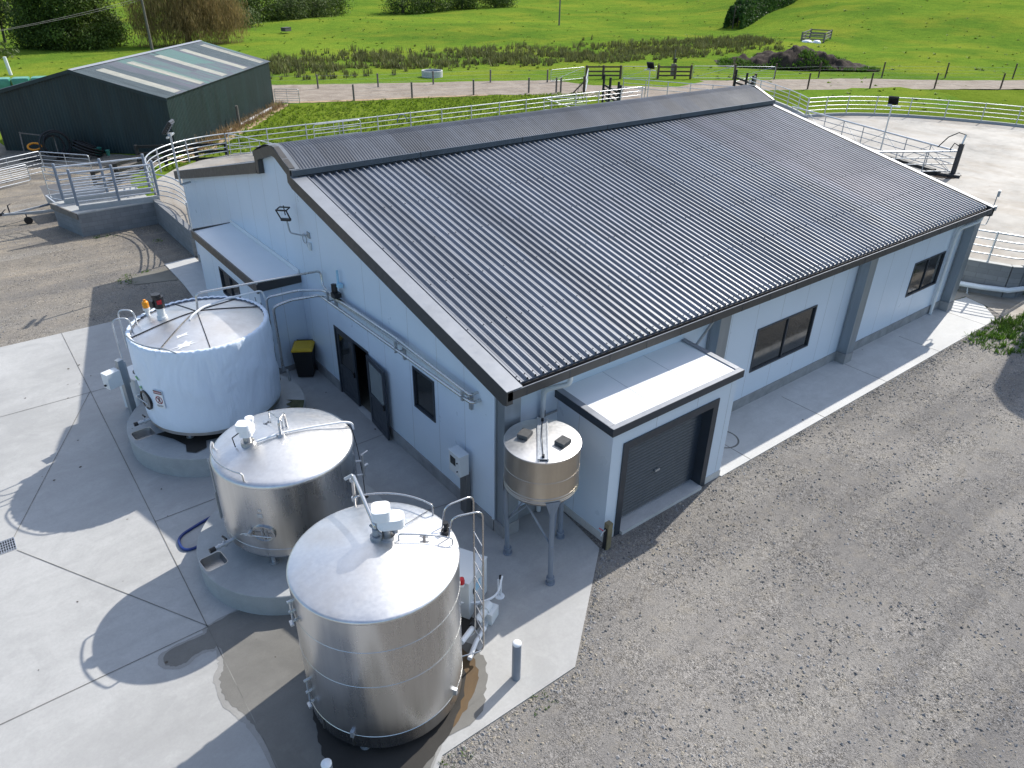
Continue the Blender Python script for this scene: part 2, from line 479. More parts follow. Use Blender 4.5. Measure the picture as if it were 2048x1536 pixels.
def roofmat(name, col, rough, metal, streakscale=.7, spec=.25):
    t = NT(name)
    v = t.mapping((1, .08, 1))
    n = t.noise(v, streakscale * 6, 6, .6)
    b = t.noise(t.mapping(), .35, 6, .6)
    c = t.ramp(n, [(.3, tuple(x * .78 for x in col)), (.7, tuple(x * 1.15 for x in col))])
    c = t.mix(t.ramp(b, [(.5, 0), (.75, .3)]), c, tuple(x * .7 for x in col))
    # each roofing sheet (0.8 m wide) has weathered a little differently
    sx = t.sep(t.mapping())
    wnz = t.node('ShaderNodeTexWhiteNoise', noise_dimensions='1D')
    t.link(t.math('FLOOR', t.math('DIVIDE', t.math('SUBTRACT', sx[0], .13), .8)), wnz.inputs['W'])
    c = t.mix(1.0, c, t.ramp(wnz.outputs['Value'], [(0, .84), (1, 1.16)]), 'MULTIPLY')
    dr = t.ramp(t.noise(t.mapping((2.2, .35, 1)), 2.1, 7, .75), [(.60, 0), (.74, .4)])
    c = t.mix(dr, c, tuple(x * .45 for x in col))
    sp = t.ramp(t.voro(t.mapping(), 1.9), [(.02, 1), (.035, 0)])
    c = t.mix(t.math('MULTIPLY', sp, t.ramp(t.noise(t.mapping(), .8, 2), [(.52, 0), (.6, .8)])), c, (.55, .55, .52))
    r = t.math('ADD', t.ramp(b, [(.3, rough - .06), (.7, rough + .08)]), t.math('MULTIPLY', wnz.outputs['Value'], .05))
    t.bump(t.noise(t.mapping((1, .4, 1)), 1.4, 3), .05, .02)
    return t.set(c, r, metal, spec)
M['roof'] = roofmat('ribbed_roof_steel', (.165, .18, .21), .47, 0.0, spec=1.0)
M['ventroof'] = roofmat('vent_corrugated_steel', (.075, .085, .105), .6, 0.0)
M['ventflash'] = paint('vent_flashing_steel', (.13, .145, .165), .5)
M['seamdark'] = paint('screw_head', (.03, .03, .035), .5)

def greenroof():
    t = NT('weathered_green_roof')
    v = t.mapping()
    s = t.sep(v)
    # sheet by sheet fading of the old paint
    br = t.voro(t.mapping((1.0, .22, .01), (0, 0, 0)), .5, 'Color')
    n = t.noise(t.mapping((5, .5, 1), (0, 0, 0)), 1.2, 7, .65)
    c = t.ramp(t.math('ADD', t.math('MULTIPLY', n, .55), t.math('MULTIPLY', br, .45)), [(.28, (.045, .062, .066)), (.42, (.09, .12, .125)), (.54, (.14, .135, .16)), (.64, (.12, .22, .19))])
    return t.set(c, .45, .2, .5)
M['greenroof'] = greenroof()
M['greenwall'] = paint('green_wall_steel', (.010, .026, .028), .5, var=.3, scale=1.5, streak=True)

# ================================================================== SETTING
def sm(a, b, x):
    t = max(0, min(1, (x - a) / (b - a))); return t * t * (3 - 2 * t)
def ground_z(x, y):
    d = .85 * x + .53 * y
    az = math.degrees(math.atan2(x + 7.3, y + 9.8))
    w = sm(47, 63, az) * (1 - sm(120, 150, az))
    h = 26 * sm(122, 360, d) * w
    r = math.hypot(x + 7, y + 10)
    h += 10 * sm(190, 420, r) + 120 * sm(420, 1500, r)
    if d > 60: h += .35 * math.sin(x * .11 + y * .05) * sm(60, 120, d) + .2 * math.sin(y * .23 - x * .07) * sm(60, 120, d)
    return h - .03

def axis(lo, hi, c0, c1, st):
    a = []; x = c0; g = st
    while x > lo: a.append(x); x -= g; g *= 1.0
    return a
xs = [-1600, -1000, -600, -350, -200, -120] + [-80 + 5 * i for i in range(105)] + [460, 500, 560, 640, 800, 1100, 1600]
ys = [-1600, -1000, -600, -350, -200, -120, -80] + [-50 + 5 * i for i in range(92)] + [430, 500, 600, 800, 1100, 1600]
g = MB()
g.v = [(x, y, ground_z(x, y)) for y in ys for x in xs]
nx = len(xs)
g.f = [(j * nx + i, j * nx + i + 1, (j + 1) * nx + i + 1, (j + 1) * nx + i) for j in range(len(ys) - 1) for i in range(nx - 1)]
g.m = [0] * len(g.f)
tag(g.build('pasture', M['pasture'], smooth=180, recalc=False), kind='structure')

def jag(poly, amp, step=.6, seed=1):
    rnd = random.Random(seed); out = []
    for i, p in enumerate(poly):
        q = poly[(i + 1) % len(poly)]
        L = math.hypot(q[0] - p[0], q[1] - p[1]); n = max(1, int(L / step)) if L < 60 else 1
        for k in range(n):
            u = k / n
            out.append((p[0] + (q[0] - p[0]) * u + (rnd.uniform(-amp, amp) if n > 1 else 0), p[1] + (q[1] - p[1]) * u + (rnd.uniform(-amp, amp) if n > 1 else 0)))
    return out

def sheet(name, poly, z, mat, kind='structure', thick=None):
    m = MB()
    if thick: m.prism(poly, z - thick, z)
    else: m.add([(p[0], p[1], z) for p in poly], [list(range(len(poly)))])
    bmx = m.build(name, mat, smooth=None)
    if not thick:
        bm = bmesh.new(); bm.from_mesh(bmx.data)
        bmesh.ops.triangulate(bm, faces=bm.faces)
        for f in bm.faces:
            if f.normal.z < 0: f.normal_flip()
        bm.to_mesh(bmx.data); bm.free()
    return tag(bmx, kind=kind)

sheet('rough_grass', jag([(2.5, 34), (4.2, 38.6), (10.5, 46), (17.2, 53.8), (22, 52), (28.3, 50.2), (34, 48.6), (40, 44.6), (43.3, 42.0), (44, 38.5), (46, 35), (52, 36), (60, 36.3), (65, 33.4), (77, 26.4), (84, 22.4), (95, 15), (95, -8), (60, -20), (46, -6), (23, -3.5), (22, 10), (22, 33)], .12), -.016, M['lawn'])
sheet('gravel_yard', jag([(-80, -60), (60, -60), (60, -6), (24, -1.5), (21.5, -1.0), (20, -.5), (12, 1), (1, 1), (.6, 34), (1.4, 36.6), (4.6, 39.2), (-3.4, 47), (-5, 60), (-12, 90), (-80, 90)], .06), 0.0, M['gravel'])
sheet('track', jag([(3, 62.5), (17.6, 54.9), (23.0, 52.9), (28.6, 51.1), (34.2, 49.4), (41, 45.2), (43.4, 42.2), (42.5, 38.3), (46.3, 34.6), (49.6, 33.4), (52, 36.2), (55, 37.5), (60, 36.9), (65, 34.2), (71, 30.9), (77, 27.1), (84, 23.0), (110, 7), (113, 12), (93, 25.2), (86, 29.2), (77.4, 36.2), (69, 40.2), (63.5, 42.6), (59, 45.8), (55, 48.6), (49.8, 51.6), (44, 54.3), (35, 58.2), (24, 62.9), (16, 67.5), (4, 74)], .18, 1.0), -.010, M['track'])
sheet('stony_verge', jag([(18, 54.0), (23.2, 52.2), (29, 50.4), (35, 48.4), (35.2, 48.9), (29.2, 51.0), (23.4, 52.8), (18.2, 54.7)], .12, .5), -.005, M['dryedge'])
sheet('dry_grass_verge', jag([(4.0, 38.9), (4.95, 39.5), (10.9, 46.1), (17.0, 53.4), (17.7, 53.6), (17.2, 52.6), (11.4, 45.2), (7.2, 40.0), (4.6, 37.6)], .16, .4), -.004, M['dryedge'])

# concrete apron with saw-cut joints and water stains
ap = [(-60, 16.2), (-60, -60), (-14, -12.6), (-3.756, -3.73), (-.972, -3.745), (1.47, -1.80), (1.7, .1), (.2, .1), (.2, 9.5), (0, 16.0), (-1.35, 16.2)]
a = MB()
a.prism(ap, -.09, .022)
a.mi = 1
def strip(p, q, w=.016, z=.0302):
    d = Vector((q[0] - p[0], q[1] - p[1], 0)); d.normalize(); nrm = Vector((-d.y, d.x, 0)) * w / 2
    a.add([(p[0] + nrm.x, p[1] + nrm.y, z), (p[0] - nrm.x, p[1] - nrm.y, z), (q[0] - nrm.x, q[1] - nrm.y, z), (q[0] + nrm.x, q[1] + nrm.y, z)], [(0, 1, 2, 3)])
strip((-5.72, 16.19), (-5.9, -3.0)); strip((-20, 11.55), (-4.9, 11.53)); strip((-20, .96), (-1.4, 1.05)); strip((-5.83, 4.68), (-.02, 4.72))
strip((-5.78, 11.57), (-8.38, 5.9)); strip((-8.37, 5.45), (-5.84, 1.03)); strip((-5.9, -3.0), (-6.1, -6.2)); strip((-1.8, 1.6), (-.05, 1.3), .018)
strip((-9.0, 5.9), (-16, 9.0)); strip((-9.0, 5.45), (-16, 3.0))
def blob(pts, mi, z, jit=.05, seed=3):
    a.mi = mi
    rnd = random.Random(seed); P = []
    n = len(pts)
    for i in range(n):
        p0, p1, p2, p3 = [Vector((*pts[(i + k - 1) % n], 0)) for k in range(4)]
        for k in range(7):
            u = k / 7
            q = .5 * (2 * p1 + (p2 - p0) * u + (2 * p0 - 5 * p1 + 4 * p2 - p3) * u * u + (3 * p1 - p0 - 3 * p2 + p3) * u ** 3)
            P.append((q.x + rnd.uniform(-jit, jit), q.y + rnd.uniform(-jit, jit), z))
    a.add(P, [list(range(len(P)))])
blob([(-5.83, 1.02), (-4.7, 1.0), (-3.6, .35), (-2.6, -.3), (-2.7, -1.0), (-3.0, -2.4), (-3.55, -3.3), (-4.3, -4.1), (-4.9, -4.5), (-5.9, -4.7), (-5.9, -1.9), (-5.98, -1.2), (-6.12, -.7), (-6.08, -.3), (-5.9, .05), (-5.84, .45)], 2, .0285, .02)
blob([(-6.62, .88), (-6.0, .90), (-5.88, .84), (-5.90, .48), (-6.15, .55), (-6.5, .45), (-6.72, .62)], 2, .0268, .015, 5)
blob([(-3.9, -3.4), (-3.0, -3.55), (-2.45, -3.1), (-2.15, -2.6), (-2.2, -2.0), (-1.95, -1.75), (-2.3, -1.4), (-2.9, -1.2), (-3.2, -3.0)], 2, .0293, .03, 6)
blob([(-4.1, -3.62), (-3.3, -3.42), (-2.62, -3.05), (-2.32, -2.55), (-2.42, -2.0), (-2.6, -2.4), (-2.95, -2.9), (-3.6, -3.2), (-4.3, -3.3)], 3, .0325, .025, 8)
blob([(-5.15, -2.2), (-5.25, -2.75), (-5.05, -3.35), (-4.5, -3.75), (-3.6, -3.55), (-2.9, -3.05), (-2.55, -2.5), (-2.6, -1.5), (-3.8, -1.2), (-4.9, -1.6)], 4, .036, .02, 9)
blob([(-2.35, -1.95), (-1.95, -2.0), (-1.75, -1.9), (-1.9, -1.6), (-2.3, -1.5)], 4, .0365, .03, 12)
blob([(-5.9, 1.06), (-4.7, 1.05), (-3.5, .45), (-2.5, -.25), (-2.62, -1.0), (-2.9, -2.4), (-3.5, -3.4), (-4.3, -4.05), (-4.9, -4.45), (-5.97, -4.9), (-5.98, -1.9), (-6.08, -1.2), (-6.2, -.75), (-6.17, -.25), (-5.98, .1), (-5.92, .45)], 5, .0258, .02, 23)
blob([(-6.70, .92), (-6.0, .95), (-5.84, .88), (-5.86, .42), (-6.15, .48), (-6.5, .38), (-6.80, .60)], 5, .0254, .015, 25)
ao = a.build('concrete_apron', [M['concrete'], M['joint'], M['wetcon'], M['rustcon'], M['darkcon'], M['dampcon']], smooth=None)
tag(ao, kind='structure')

# path along the long wall and the small slab by the annex
p = MB()
p.prism([(5.6, .1), (5.62, -1.74), (21.06, -1.72), (22.0, -.9), (22.25, -.15), (20.7, .1)], -.08, .02)
p.mi = 1
for x in (6.78, 10.1, 13.45, 16.8, 20.2): p.box(x, x + .018, -1.735, -.36, .0205, .0225)
p.lathe([(.39, .0206), (.40, .0222), (.43, .0222), (.44, .0206)], (6.95, -.72), 40, False)
tag(p.build('path', [M['path'], M['joint']], smooth=None), kind='structure')
s = MB()
s.prism([(-1.24, 20.75), (-.02, 20.9), (-.02, 14.9), (-.4, 14.9), (-1.36, 16.25), (-1.25, 18.2)], -.07, .028)
tag(s.build('small_slab', M['path'], smooth=None), kind='structure')
s = MB()
s.prism([(-2.62, 20.15), (-1.3, 20.3), (-1.28, 18.75), (-2.78, 19.2)], -.07, .020)
tag(s.build('worn_slab', M['dirtycon'], smooth=None), kind='structure')

# concrete in front of the yard wall, yard floor and race floor
sheet('stained_slab', [(20.45, .12), (23.2, .4), (24.4, -1.4), (24.2, -2.9), (21.35, -2.0), (22.05, -.9), (22.3, -.1), (20.75, .11)], .012, M['yard'])
yin = [(22.9, .55), (23.75, -1.1), (26.5, -1.1), (32, -2.0), (40, -3.2), (48, -2.6), (53.5, 1.5), (55.6, 6.5), (55.2, 10.8), (54.3, 13.4), (53.0, 16.0), (51.3, 18.4), (49.2, 20.3), (47.2, 21.4), (45.0, 21.9), (46.3, 23.4), (47.6, 25.2), (48.8, 27.4), (49.8, 29.6), (50.8, 31.5)]
m = MB()
m.prism(yin + [(46.6, 33.6), (5.9, 33.5), (4.2, 33.0), (2.6, 31.9), (1.2, 30.2), (.55, 28.4), (.35, 26.35), (0.02, 26.3), (.02, 21.0), (22.5, 21.0), (22.5, .6)], .0, 1.05)
tag(m.build('yard_floor', M['yard'], smooth=None), kind='structure')
m = MB()
m.prism([(0.0, 26.3), (.0, 20.9), (.24, 20.9), (.24, 26.3)], .02, 1.13)
tag(m.build('race_wall', M['block'], smooth=None), 'low grey block wall carrying the exit race beside the annex', 'wall')

from mathutils import noise as mnz
# stones lying on the gravel
def stones(n, fn, name, label=None, smin=.012, smax=.04, seed=4):
    rnd = random.Random(seed); m = MB(); k = 0
    while k < n:
        x, y = fn(rnd)
        if x is None: continue
        k += 1
        s_ = smin + (smax - smin) * rnd.random() ** 3.2
        a0 = rnd.uniform(0, 6.28); P = []
        for q in range(4):
            t = a0 + q * 1.571 + rnd.uniform(-.4, .4); r = s_ * rnd.uniform(.7, 1.25)
            P.append((x + r * math.cos(t), y + r * math.sin(t), rnd.uniform(-.1, .35) * s_))
        P.append((x + rnd.uniform(-.3, .3) * s_, y + rnd.uniform(-.3, .3) * s_, s_ * rnd.uniform(.5, 1.0)))
        m.mi = rnd.choice((0, 0, 0, 0, 2, 2, 2, 1))
        m.add(P, [(0, 1, 4), (1, 2, 4), (2, 3, 4), (3, 0, 4)])
    o = m.build(name, [M['stone_a'], M['stone_b'], M['stone_c']], smooth=None, recalc=False)
    return tag(o, kind='stuff')
M['stone_a'] = paint('grey_stone', (.26, .25, .24), .9, var=.4, scale=.9)
M['stone_b'] = paint('dark_stone', (.12, .12, .12), .9, var=.3, scale=.9)
M['stone_c'] = paint('tan_stone', (.30, .265, .21), .9, var=.3, scale=.9)
def gr(rnd):
    x = rnd.uniform(-6, 24); y = rnd.uniform(-11, -1.75)
    if x < 1.5 and y > -1.8 - (1.5 - x) * .83 and y > -3.78: return None, None
    if x < -3.7 and y > -3.73 + (x + 3.756) * .86: return None, None
    if 1.5 < x < 5.6 and y > -1.80: return None, None
    if mnz.noise((x * .8, y * .8, 3.3)) + .6 * mnz.noise((x * 2.1, y * 2.1, 1.3)) + rnd.uniform(-.45, .45) < -.02: return None, None
    return x, y
stones(26000, gr, 'gravel_stones', smin=.009, smax=.040)
def gr3(rnd):
    # stones kicked up along the slab edges
    if rnd.random() < .72:
        x = rnd.uniform(5.6, 21.0); return x, -1.76 - abs(rnd.gauss(0, .16))
    if rnd.random() < .5:
        u = rnd.random(); return 1.5 - 2.45 * u + abs(rnd.gauss(0, .10)), -1.84 - 1.92 * u - .02
    return rnd.uniform(-3.7, -.95), -3.78 - abs(rnd.gauss(0, .14))
stones(3200, gr3, 'edge_stones', smin=.010, smax=.040, seed=19)
def gr2(rnd):
    x = rnd.uniform(-12, -.3); y = rnd.uniform(16.3, 30)
    if x > -1.45 and y < 21.2: return None, None
    if x > -3.6 and y > 26: return None, None
    return x, y
stones(3500, gr2, 'loose_stones', smin=.012, smax=.04, seed=9)

def blades(n, fn, name, mat, hmin, hmax, w, per=8, spread=.5, seed=5, kind='stuff'):
    rnd = random.Random(seed); m = MB(); k = 0; tries = 0
    while k < n and tries < n * 40:
        tries += 1
        x, y, sc = fn(rnd)
        if x is None: continue
        k += 1
        z = ground_z(x, y)
        h = rnd.uniform(hmin, hmax) * sc
        for b in range(per):
            t = rnd.uniform(0, 6.28); le = spread * h * rnd.uniform(.1, 1)
            bx = x + rnd.gauss(0, .22) * h; by = y + rnd.gauss(0, .22) * h
            ww = w * rnd.uniform(.6, 1.3) * sc
            px, py = -math.sin(t) * ww, math.cos(t) * ww
            hh = h * rnd.uniform(.55, 1)
            m.add([(bx - px, by - py, z), (bx + px, by + py, z), (bx + le * math.cos(t) + px * .3, by + le * math.sin(t) + py * .3, z + hh), (bx + le * math.cos(t) - px * .3, by + le * math.sin(t) - py * .3, z + hh * .96)], [(0, 1, 2, 3)])
    o = m.build(name, mat, smooth=None, recalc=False)
    return tag(o, kind=kind)
# rushes in the wet band beyond the track: the band runs along the line from A to B
def band(rnd, wid):
    u = rnd.random()
    A = Vector((24, 77)); B = Vector((104, 68))
    c = A.lerp(B, u)
    c.y += 2.5 * math.sin(u * 3.14) * -1
    off = rnd.gauss(0, wid)
    return c.x + off * .55, c.y + off * .85
def fr(rnd):
    x, y = band(rnd, 6.5)
    if .53 * x + .85 * y > 115: return None, None, 1
    if math.sin(x * .5) + math.sin(y * .8 + x * .2) + rnd.uniform(-1.6, 1.6) < -.2: return None, None, 1
    if y < 66 - (x - 24) * .12: return None, None, 1
    return x, y, rnd.uniform(.6, 1.25)
blades(2100, fr, 'rushes', M['rush'], .35, .95, .05, 14, .55, 11)
def ft(rnd):
    u = rnd.random(); v = rnd.random()
    x = 3 + u * 42; y = 35 + v * 17
    if (y - 39.8) * .648 - (x - 4.74) * .761 > -.6: return None, None, 1
    if y > 53.5 - (x - 18) * .33: return None, None, 1
    if x > 38 and y < 43: return None, None, 1
    return x, y, rnd.uniform(.6, 1.3)
blades(5200, ft, 'grass_tufts', M['tuft'], .08, .24, .03, 7, .8, 12)
def fw(rnd):
    x = rnd.uniform(18.2, 26); y = rnd.uniform(-4.6, -1.5)
    if x < 21.2 and y > -1.76: return None, None, 1
    if x > 21.2 and y > -1.8 - .25 * (x - 21.2): return None, None, 1
    d = abs(y + 2.3) * .8 + max(0, 20.4 - x) * .35
    if rnd.random() < d * .6 + .3 * (math.sin(x * 5) * math.sin(y * 4) > .2): return None, None, 1
    return x, y, rnd.uniform(.5, 1.2)
blades(620, fw, 'weeds', M['weed'], .07, .26, .022, 10, .9, 13)
def fw2(rnd):
    c = rnd.choice([(-2.9, 19.5), (-2.8, 20.2), (-2.0, 20.4), (-.7, 23.9), (-1.9, 25.7), (-2.6, 25.8), (-3.8, -3.95), (-1.9, -4.0), (-1.5, 9.0), (-1.6, 9.3)])
    if c[1] in (9.0, 9.3): c = (-3.0, 19.9)
    return c[0] + rnd.gauss(0, .18), c[1] + rnd.gauss(0, .13), rnd.uniform(.4, 1.0)
blades(160, fw2, 'yard_weeds', M['weed'], .05, .14, .016, 8, 1.0, 14)
def fd(rnd):
    u = rnd.random() * 18.4
    return 4.95 + u * .648 + abs(rnd.gauss(0, .3)), 39.5 + u * .761 - abs(rnd.gauss(0, .25)), rnd.uniform(.4, 1.3)
blades(700, fd, 'dry_stalks', M['dryleaf'] if 'dryleaf' in M else leaf('dry_stalk_leaves', (.20, .13, .06), (.42, .30, .17)), .15, .7, .016, 7, .5, 15)
def fp(rnd):
    # rough clumps on the far paddocks
    az = R(rnd.uniform(4, 74)); r = 62 + 190 * rnd.random() ** 1.2
    x, y = -7.3 + r * math.sin(az), -9.8 + r * math.cos(az)
    if r < 88 and az < R(60): return None, None, 1
    return x, y, rnd.uniform(.5, 1.4) * (1 + r / 300)
blades(1300, fp, 'pasture_clumps', M['tuft'], .05, .14, .07, 8, 2.4, 16)

# ================================================================== THE MILKING SHED
K = .2185
def roof_z(y): return 3.86 + K * (y + .48)
shed = thing('milking_shed', 'long milking shed with white panel walls and a ribbed dark steel roof', 'shed', (0, 0, 0))

def cells(m, us, vs, holes, mk):
    # solid wall cells between breakpoints, leaving the holes out
    for i in range(len(us) - 1):
        for j in range(len(vs) - 1):
            cu = (us[i] + us[i + 1]) / 2; cv = (vs[j] + vs[j + 1]) / 2
            if any(h[0] < cu < h[1] and h[2] < cv < h[3] for h in holes): continue
            mk(us[i], us[i + 1], vs[j], vs[j + 1])
# gable wall, in the plane x = 0
w = MB()
holes = [(5.42, 7.40, .0, 2.14), (2.25, 3.17, 1.65, 2.74)]
cells(w, [0, 2.25, 3.17, 5.42, 7.40, 20.3], [.34, 1.65, 2.14, 2.74, 3.3], holes, lambda a, b, c, d: w.box(0, .1, a, b, c, d))
w.box(0, .1, 0, 5.42, .30, .34) if False else None
w.prismx([(0, 3.3), (0, 3.86), (8.78, roof_z(8.78) - .08), (8.78, 6.04), (9.7, 6.41), (9.95, 6.41), (11.2, 6.06), (11.2, 5.64), (20.3, 3.55), (20.3, 3.3)], 0, .1)
w.mi = 1
for y in (1.05, 2.1, 3.3, 4.5, 5.35, 7.75, 8.95, 10.15, 11.35, 12.55, 13.75, 14.95, 16.15, 17.35, 18.55):
    zt = min(roof_z(y) - .1, 3.7 + (20.3 - y) * .225)
    segs = [(.34, zt)]
    if 2.25 < y < 3.17: segs = [(.34, 1.65), (2.74, zt)]
    if 5.42 < y < 7.4: segs = [(2.14, zt)]
    for s0, s1 in segs: w.box(-.0015, .01, y, y + .011, s0, s1)
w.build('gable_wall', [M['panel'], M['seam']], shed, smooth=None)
# long wall, in the plane y = 0
w = MB()
holes = [(8.745, 11.54, 1.10, 2.43), (17.22, 19.35, 1.22, 2.43), (2.0, 5.0, 0, 2.4)]
cells(w, [.1, 2.0, 5.0, 8.745, 11.54, 17.22, 19.35, 20.5], [.34, 1.10, 1.22, 2.4, 2.43, 3.72], holes, lambda a, b, c, d: w.box(a, b, 0, .1, c, d))
w.mi = 1
for x in (1.25, 7.5, 8.6, 9.75, 10.9, 12.1, 12.9, 14.4, 15.5, 16.7, 17.8, 19.9):
    segs = [(.34, 3.7)]
    if 8.745 < x < 11.54: segs = [(.34, 1.1), (2.43, 3.7)]
    if 17.22 < x < 19.35: segs = [(.34, 1.22), (2.43, 3.7)]
    for s0, s1 in segs: w.box(x, x + .011, -.0015, .01, s0, s1)
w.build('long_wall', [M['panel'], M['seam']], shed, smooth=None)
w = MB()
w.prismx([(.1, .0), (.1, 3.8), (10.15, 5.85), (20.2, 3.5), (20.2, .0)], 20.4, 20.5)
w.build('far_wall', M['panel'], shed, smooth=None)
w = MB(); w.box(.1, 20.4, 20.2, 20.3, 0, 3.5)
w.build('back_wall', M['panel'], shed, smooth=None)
w = MB()
for y0, y1 in ((0, 5.42), (7.40, 20.3)): w.box(-.025, .12, y0, y1, -.05, .34)
w.box(.12, 1.7, -.025, .12, -.05, .34); w.box(5.55, 20.5, -.025, .12, -.05, .34)
w.build('plinth', M['plinth'], shed, smooth=None)
w = MB(); w.box(.12, 20.4, .12, 20.2, -.02, .03)
w.build('inside_floor', M['dirtycon'], shed, smooth=None)
# ribbed roof
prof = []
x = .235; k = 0
while x < 20.42:
    prof += [(x, 0), (x + .016, .060), (x + .048, .060), (x + .066, 0), (x + .112, .0), (x + .126, .005), (x + .152, .005), (x + .16, 0)]
    x += .2; k += 1
prof = [(.20, 0)] + prof + [(20.46, 0)]
def slope_sheet(m, pr, lines):
    for l in range(len(lines) - 1):
        b = len(m.v)
        for (y, z) in lines[l:l + 2]:
            m.v += [(q[0], y, z + q[1]) for q in pr]
        n = len(pr)
        for i in range(n - 1):
            m.f.append([b + i, b + i + 1, b + n + i + 1, b + n + i]); m.m.append(m.mi)
r = MB()
slope_sheet(r, prof, [(-.43, roof_z(-.43)), (9.06, roof_z(9.06))])
r.mi = 1
for row, y in enumerate((-.33, 1.3, 3.0, 4.7, 6.4, 8.8)):
    for i in range(k):
        if row not in (0, 5) and (i * 7 + row * 3) % 5 < 2: continue
        xx = .235 + .2 * i + .04
        r.box(xx - .009, xx + .009, y - .010, y + .010, roof_z(y) + .059, roof_z(y) + .074)
r.build('roof_sheet', [M['roof'], M['seamdark']], shed, smooth=None, recalc=False)
r = MB()
def back_z(y): return 5.72 - .2315 * (y - 11.2)
slope_sheet(r, prof, [(11.2, back_z(11.2)), (20.75, back_z(20.75))])
r.build('back_roof_sheet', M['roof'], shed, smooth=None, recalc=False)
# roof underside so the inside is dark
r = MB()
r.prismx([(-.40, roof_z(-.4) - .06), (9.06, roof_z(9.06) - .06), (9.06, roof_z(9.06) - .02), (-.40, roof_z(-.4) - .02)], .105, 20.39)
r.prismx([(11.2, back_z(11.2) - .06), (20.7, back_z(20.7) - .06), (20.7, back_z(20.7) - .02), (11.2, back_z(11.2) - .02)], .105, 20.39)
r.build('roof_underside', M['flash'], shed, smooth=None)
# gutter with bracket joints
gt = MB()
gt.box(-.13, 20.62, -.60, -.585, 3.665, 3.85); gt.box(-.13, 20.62, -.585, -.455, 3.665, 3.68); gt.box(-.13, 20.62, -.455, -.44, 3.68, 3.83)
gt.mi = 1
for i in range(19):
    x = .32 + i * 1.1
    gt.box(x, x + .016, -.604, -.581, 3.662, 3.856)
gt.mi = 2
gt.box(-.13, 20.62, -.598, -.583, 3.8505, 3.862)
gt.build('gutter', [M['charcoal_warm'], M['charcoal'], M['flash']], shed, smooth=None)
for nm, y0, d in (('eave_soffit', 0, 0),):
    q = MB(); q.box(0, 20.5, -.435, -.005, 3.735, 3.75)
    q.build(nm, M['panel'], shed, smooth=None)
# barge boards and their cap flashing
def barge(x0, x1, name):
    q = MB()
    q.prismx([(-.60, roof_z(-.6) + .045), (8.70, roof_z(8.70) + .045), (8.70, roof_z(8.70) - .27), (-.48, 3.55), (-.60, 3.58)], x0, x1)
    q.prismx([(8.702, roof_z(8.7) - .27), (8.702, 6.12), (9.62, 6.50), (9.85, 6.505), (11.25, 6.10), (11.25, 5.78), (11.19, 5.47), (11.0, 5.51), (11.0, 5.90), (9.9, 6.23), (9.68, 6.22), (8.94, 5.92), (8.94, roof_z(8.94) - .20)], x0, x1)
    q.prismx([(11.252, 5.77), (20.7, 3.58), (20.7, 3.28), (11.252, 5.47)], x0, x1)
    q.build(name, M['charcoal_warm'], shed, smooth=None)
barge(-.16, -.01, 'barge_board')
barge(20.51, 20.64, 'barge_board')
for x0, x1 in ((-.165, .215), (20.44, 20.65)):
    q = MB()
    q.prismx([(-.605, roof_z(-.605) + .047), (8.69, roof_z(8.69) + .047), (8.69, roof_z(8.69) + .062), (-.605, roof_z(-.605) + .062)], x0, x1)
    q.prismx([(11.31, 5.762), (20.7, 3.582), (20.7, 3.598), (11.31, 5.778)], x0, x1)
    q.build('roof_flashing', M['flash'], shed, smooth=None)
M['ventgutter'] = paint('vent_gutter_steel', (.065, .082, .105), .45)
# ridge vent: curved corrugated cover over a raised ridge
vent = MB()
ARC = [(8.66, 6.055), (8.86, 6.15), (9.1, 6.255), (9.35, 6.35), (9.62, 6.435), (9.92, 6.475), (10.22, 6.435), (10.5, 6.35), (10.8, 6.255), (11.05, 6.15), (11.3, 6.04)]
cp = []
x = .10
while x < 20.55:
    cp += [(x, 0), (x + .02, .012), (x + .0425, .024), (x + .065, .012)]
    x += .085
slope_sheet(vent, cp, ARC)
vo = vent.build('ridge_vent', M['ventroof'], shed, smooth=60, recalc=False)
q = MB()
for sgn in (0, 1):
    f = (lambda y: y) if not sgn else (lambda y: 19.95 - y)
    q.prismx([(f(8.58), 5.935), (f(8.58), 6.08), (f(8.64), 6.08), (f(8.64), 5.935)], -.14, 20.62)
    q.prismx([(f(8.642), 5.935), (f(8.90), 5.935), (f(8.90), 5.955), (f(8.642), 5.955)], -.14, 20.62)
q.mi = 1
for x in (3.7, 7.4, 11.1, 14.8, 18.4): q.box(x, x + .02, 8.575, 8.59, 5.93, 6.085)
q.build('vent_gutter', [M['ventgutter'], M['black']], vo, smooth=None)
q = MB()
q.prismx([(8.86, roof_z(8.86) + .055), (8.86, 5.93), (8.90, 5.93), (8.90, roof_z(8.86) + .055)], -.008, 20.5)
q.prismx([(11.2, 5.70), (11.2, 5.90), (11.16, 5.90), (11.16, 5.70)], -.008, 20.5)
q.build('vent_wall', M['charcoal'], vo, smooth=None)
q = MB()
q.prismx([(8.58, roof_z(8.58) + .056), (8.85, roof_z(8.85) + .056), (8.85, roof_z(8.85) + .14), (8.83, roof_z(8.85) + .14), (8.82, roof_z(8.82) + .072), (8.58, roof_z(8.58) + .072)], .02, 20.5)
q.build('apron_flashing', M['charcoal'], vo, smooth=None)
for x0, x1 in ((-.17, .11), (20.53, 20.66)):
    q = MB()
    for i in range(len(ARC) - 1):
        (ya, za), (yb, zb) = ARC[i], ARC[i + 1]
        q.add([(x0, ya, za + .03), (x1, ya, za + .03), (x1, yb, zb + .03), (x0, yb, zb + .03)], [(0, 1, 2, 3)])
    q.build('vent_flashing', M['ventflash'], vo, smooth=60, recalc=False)
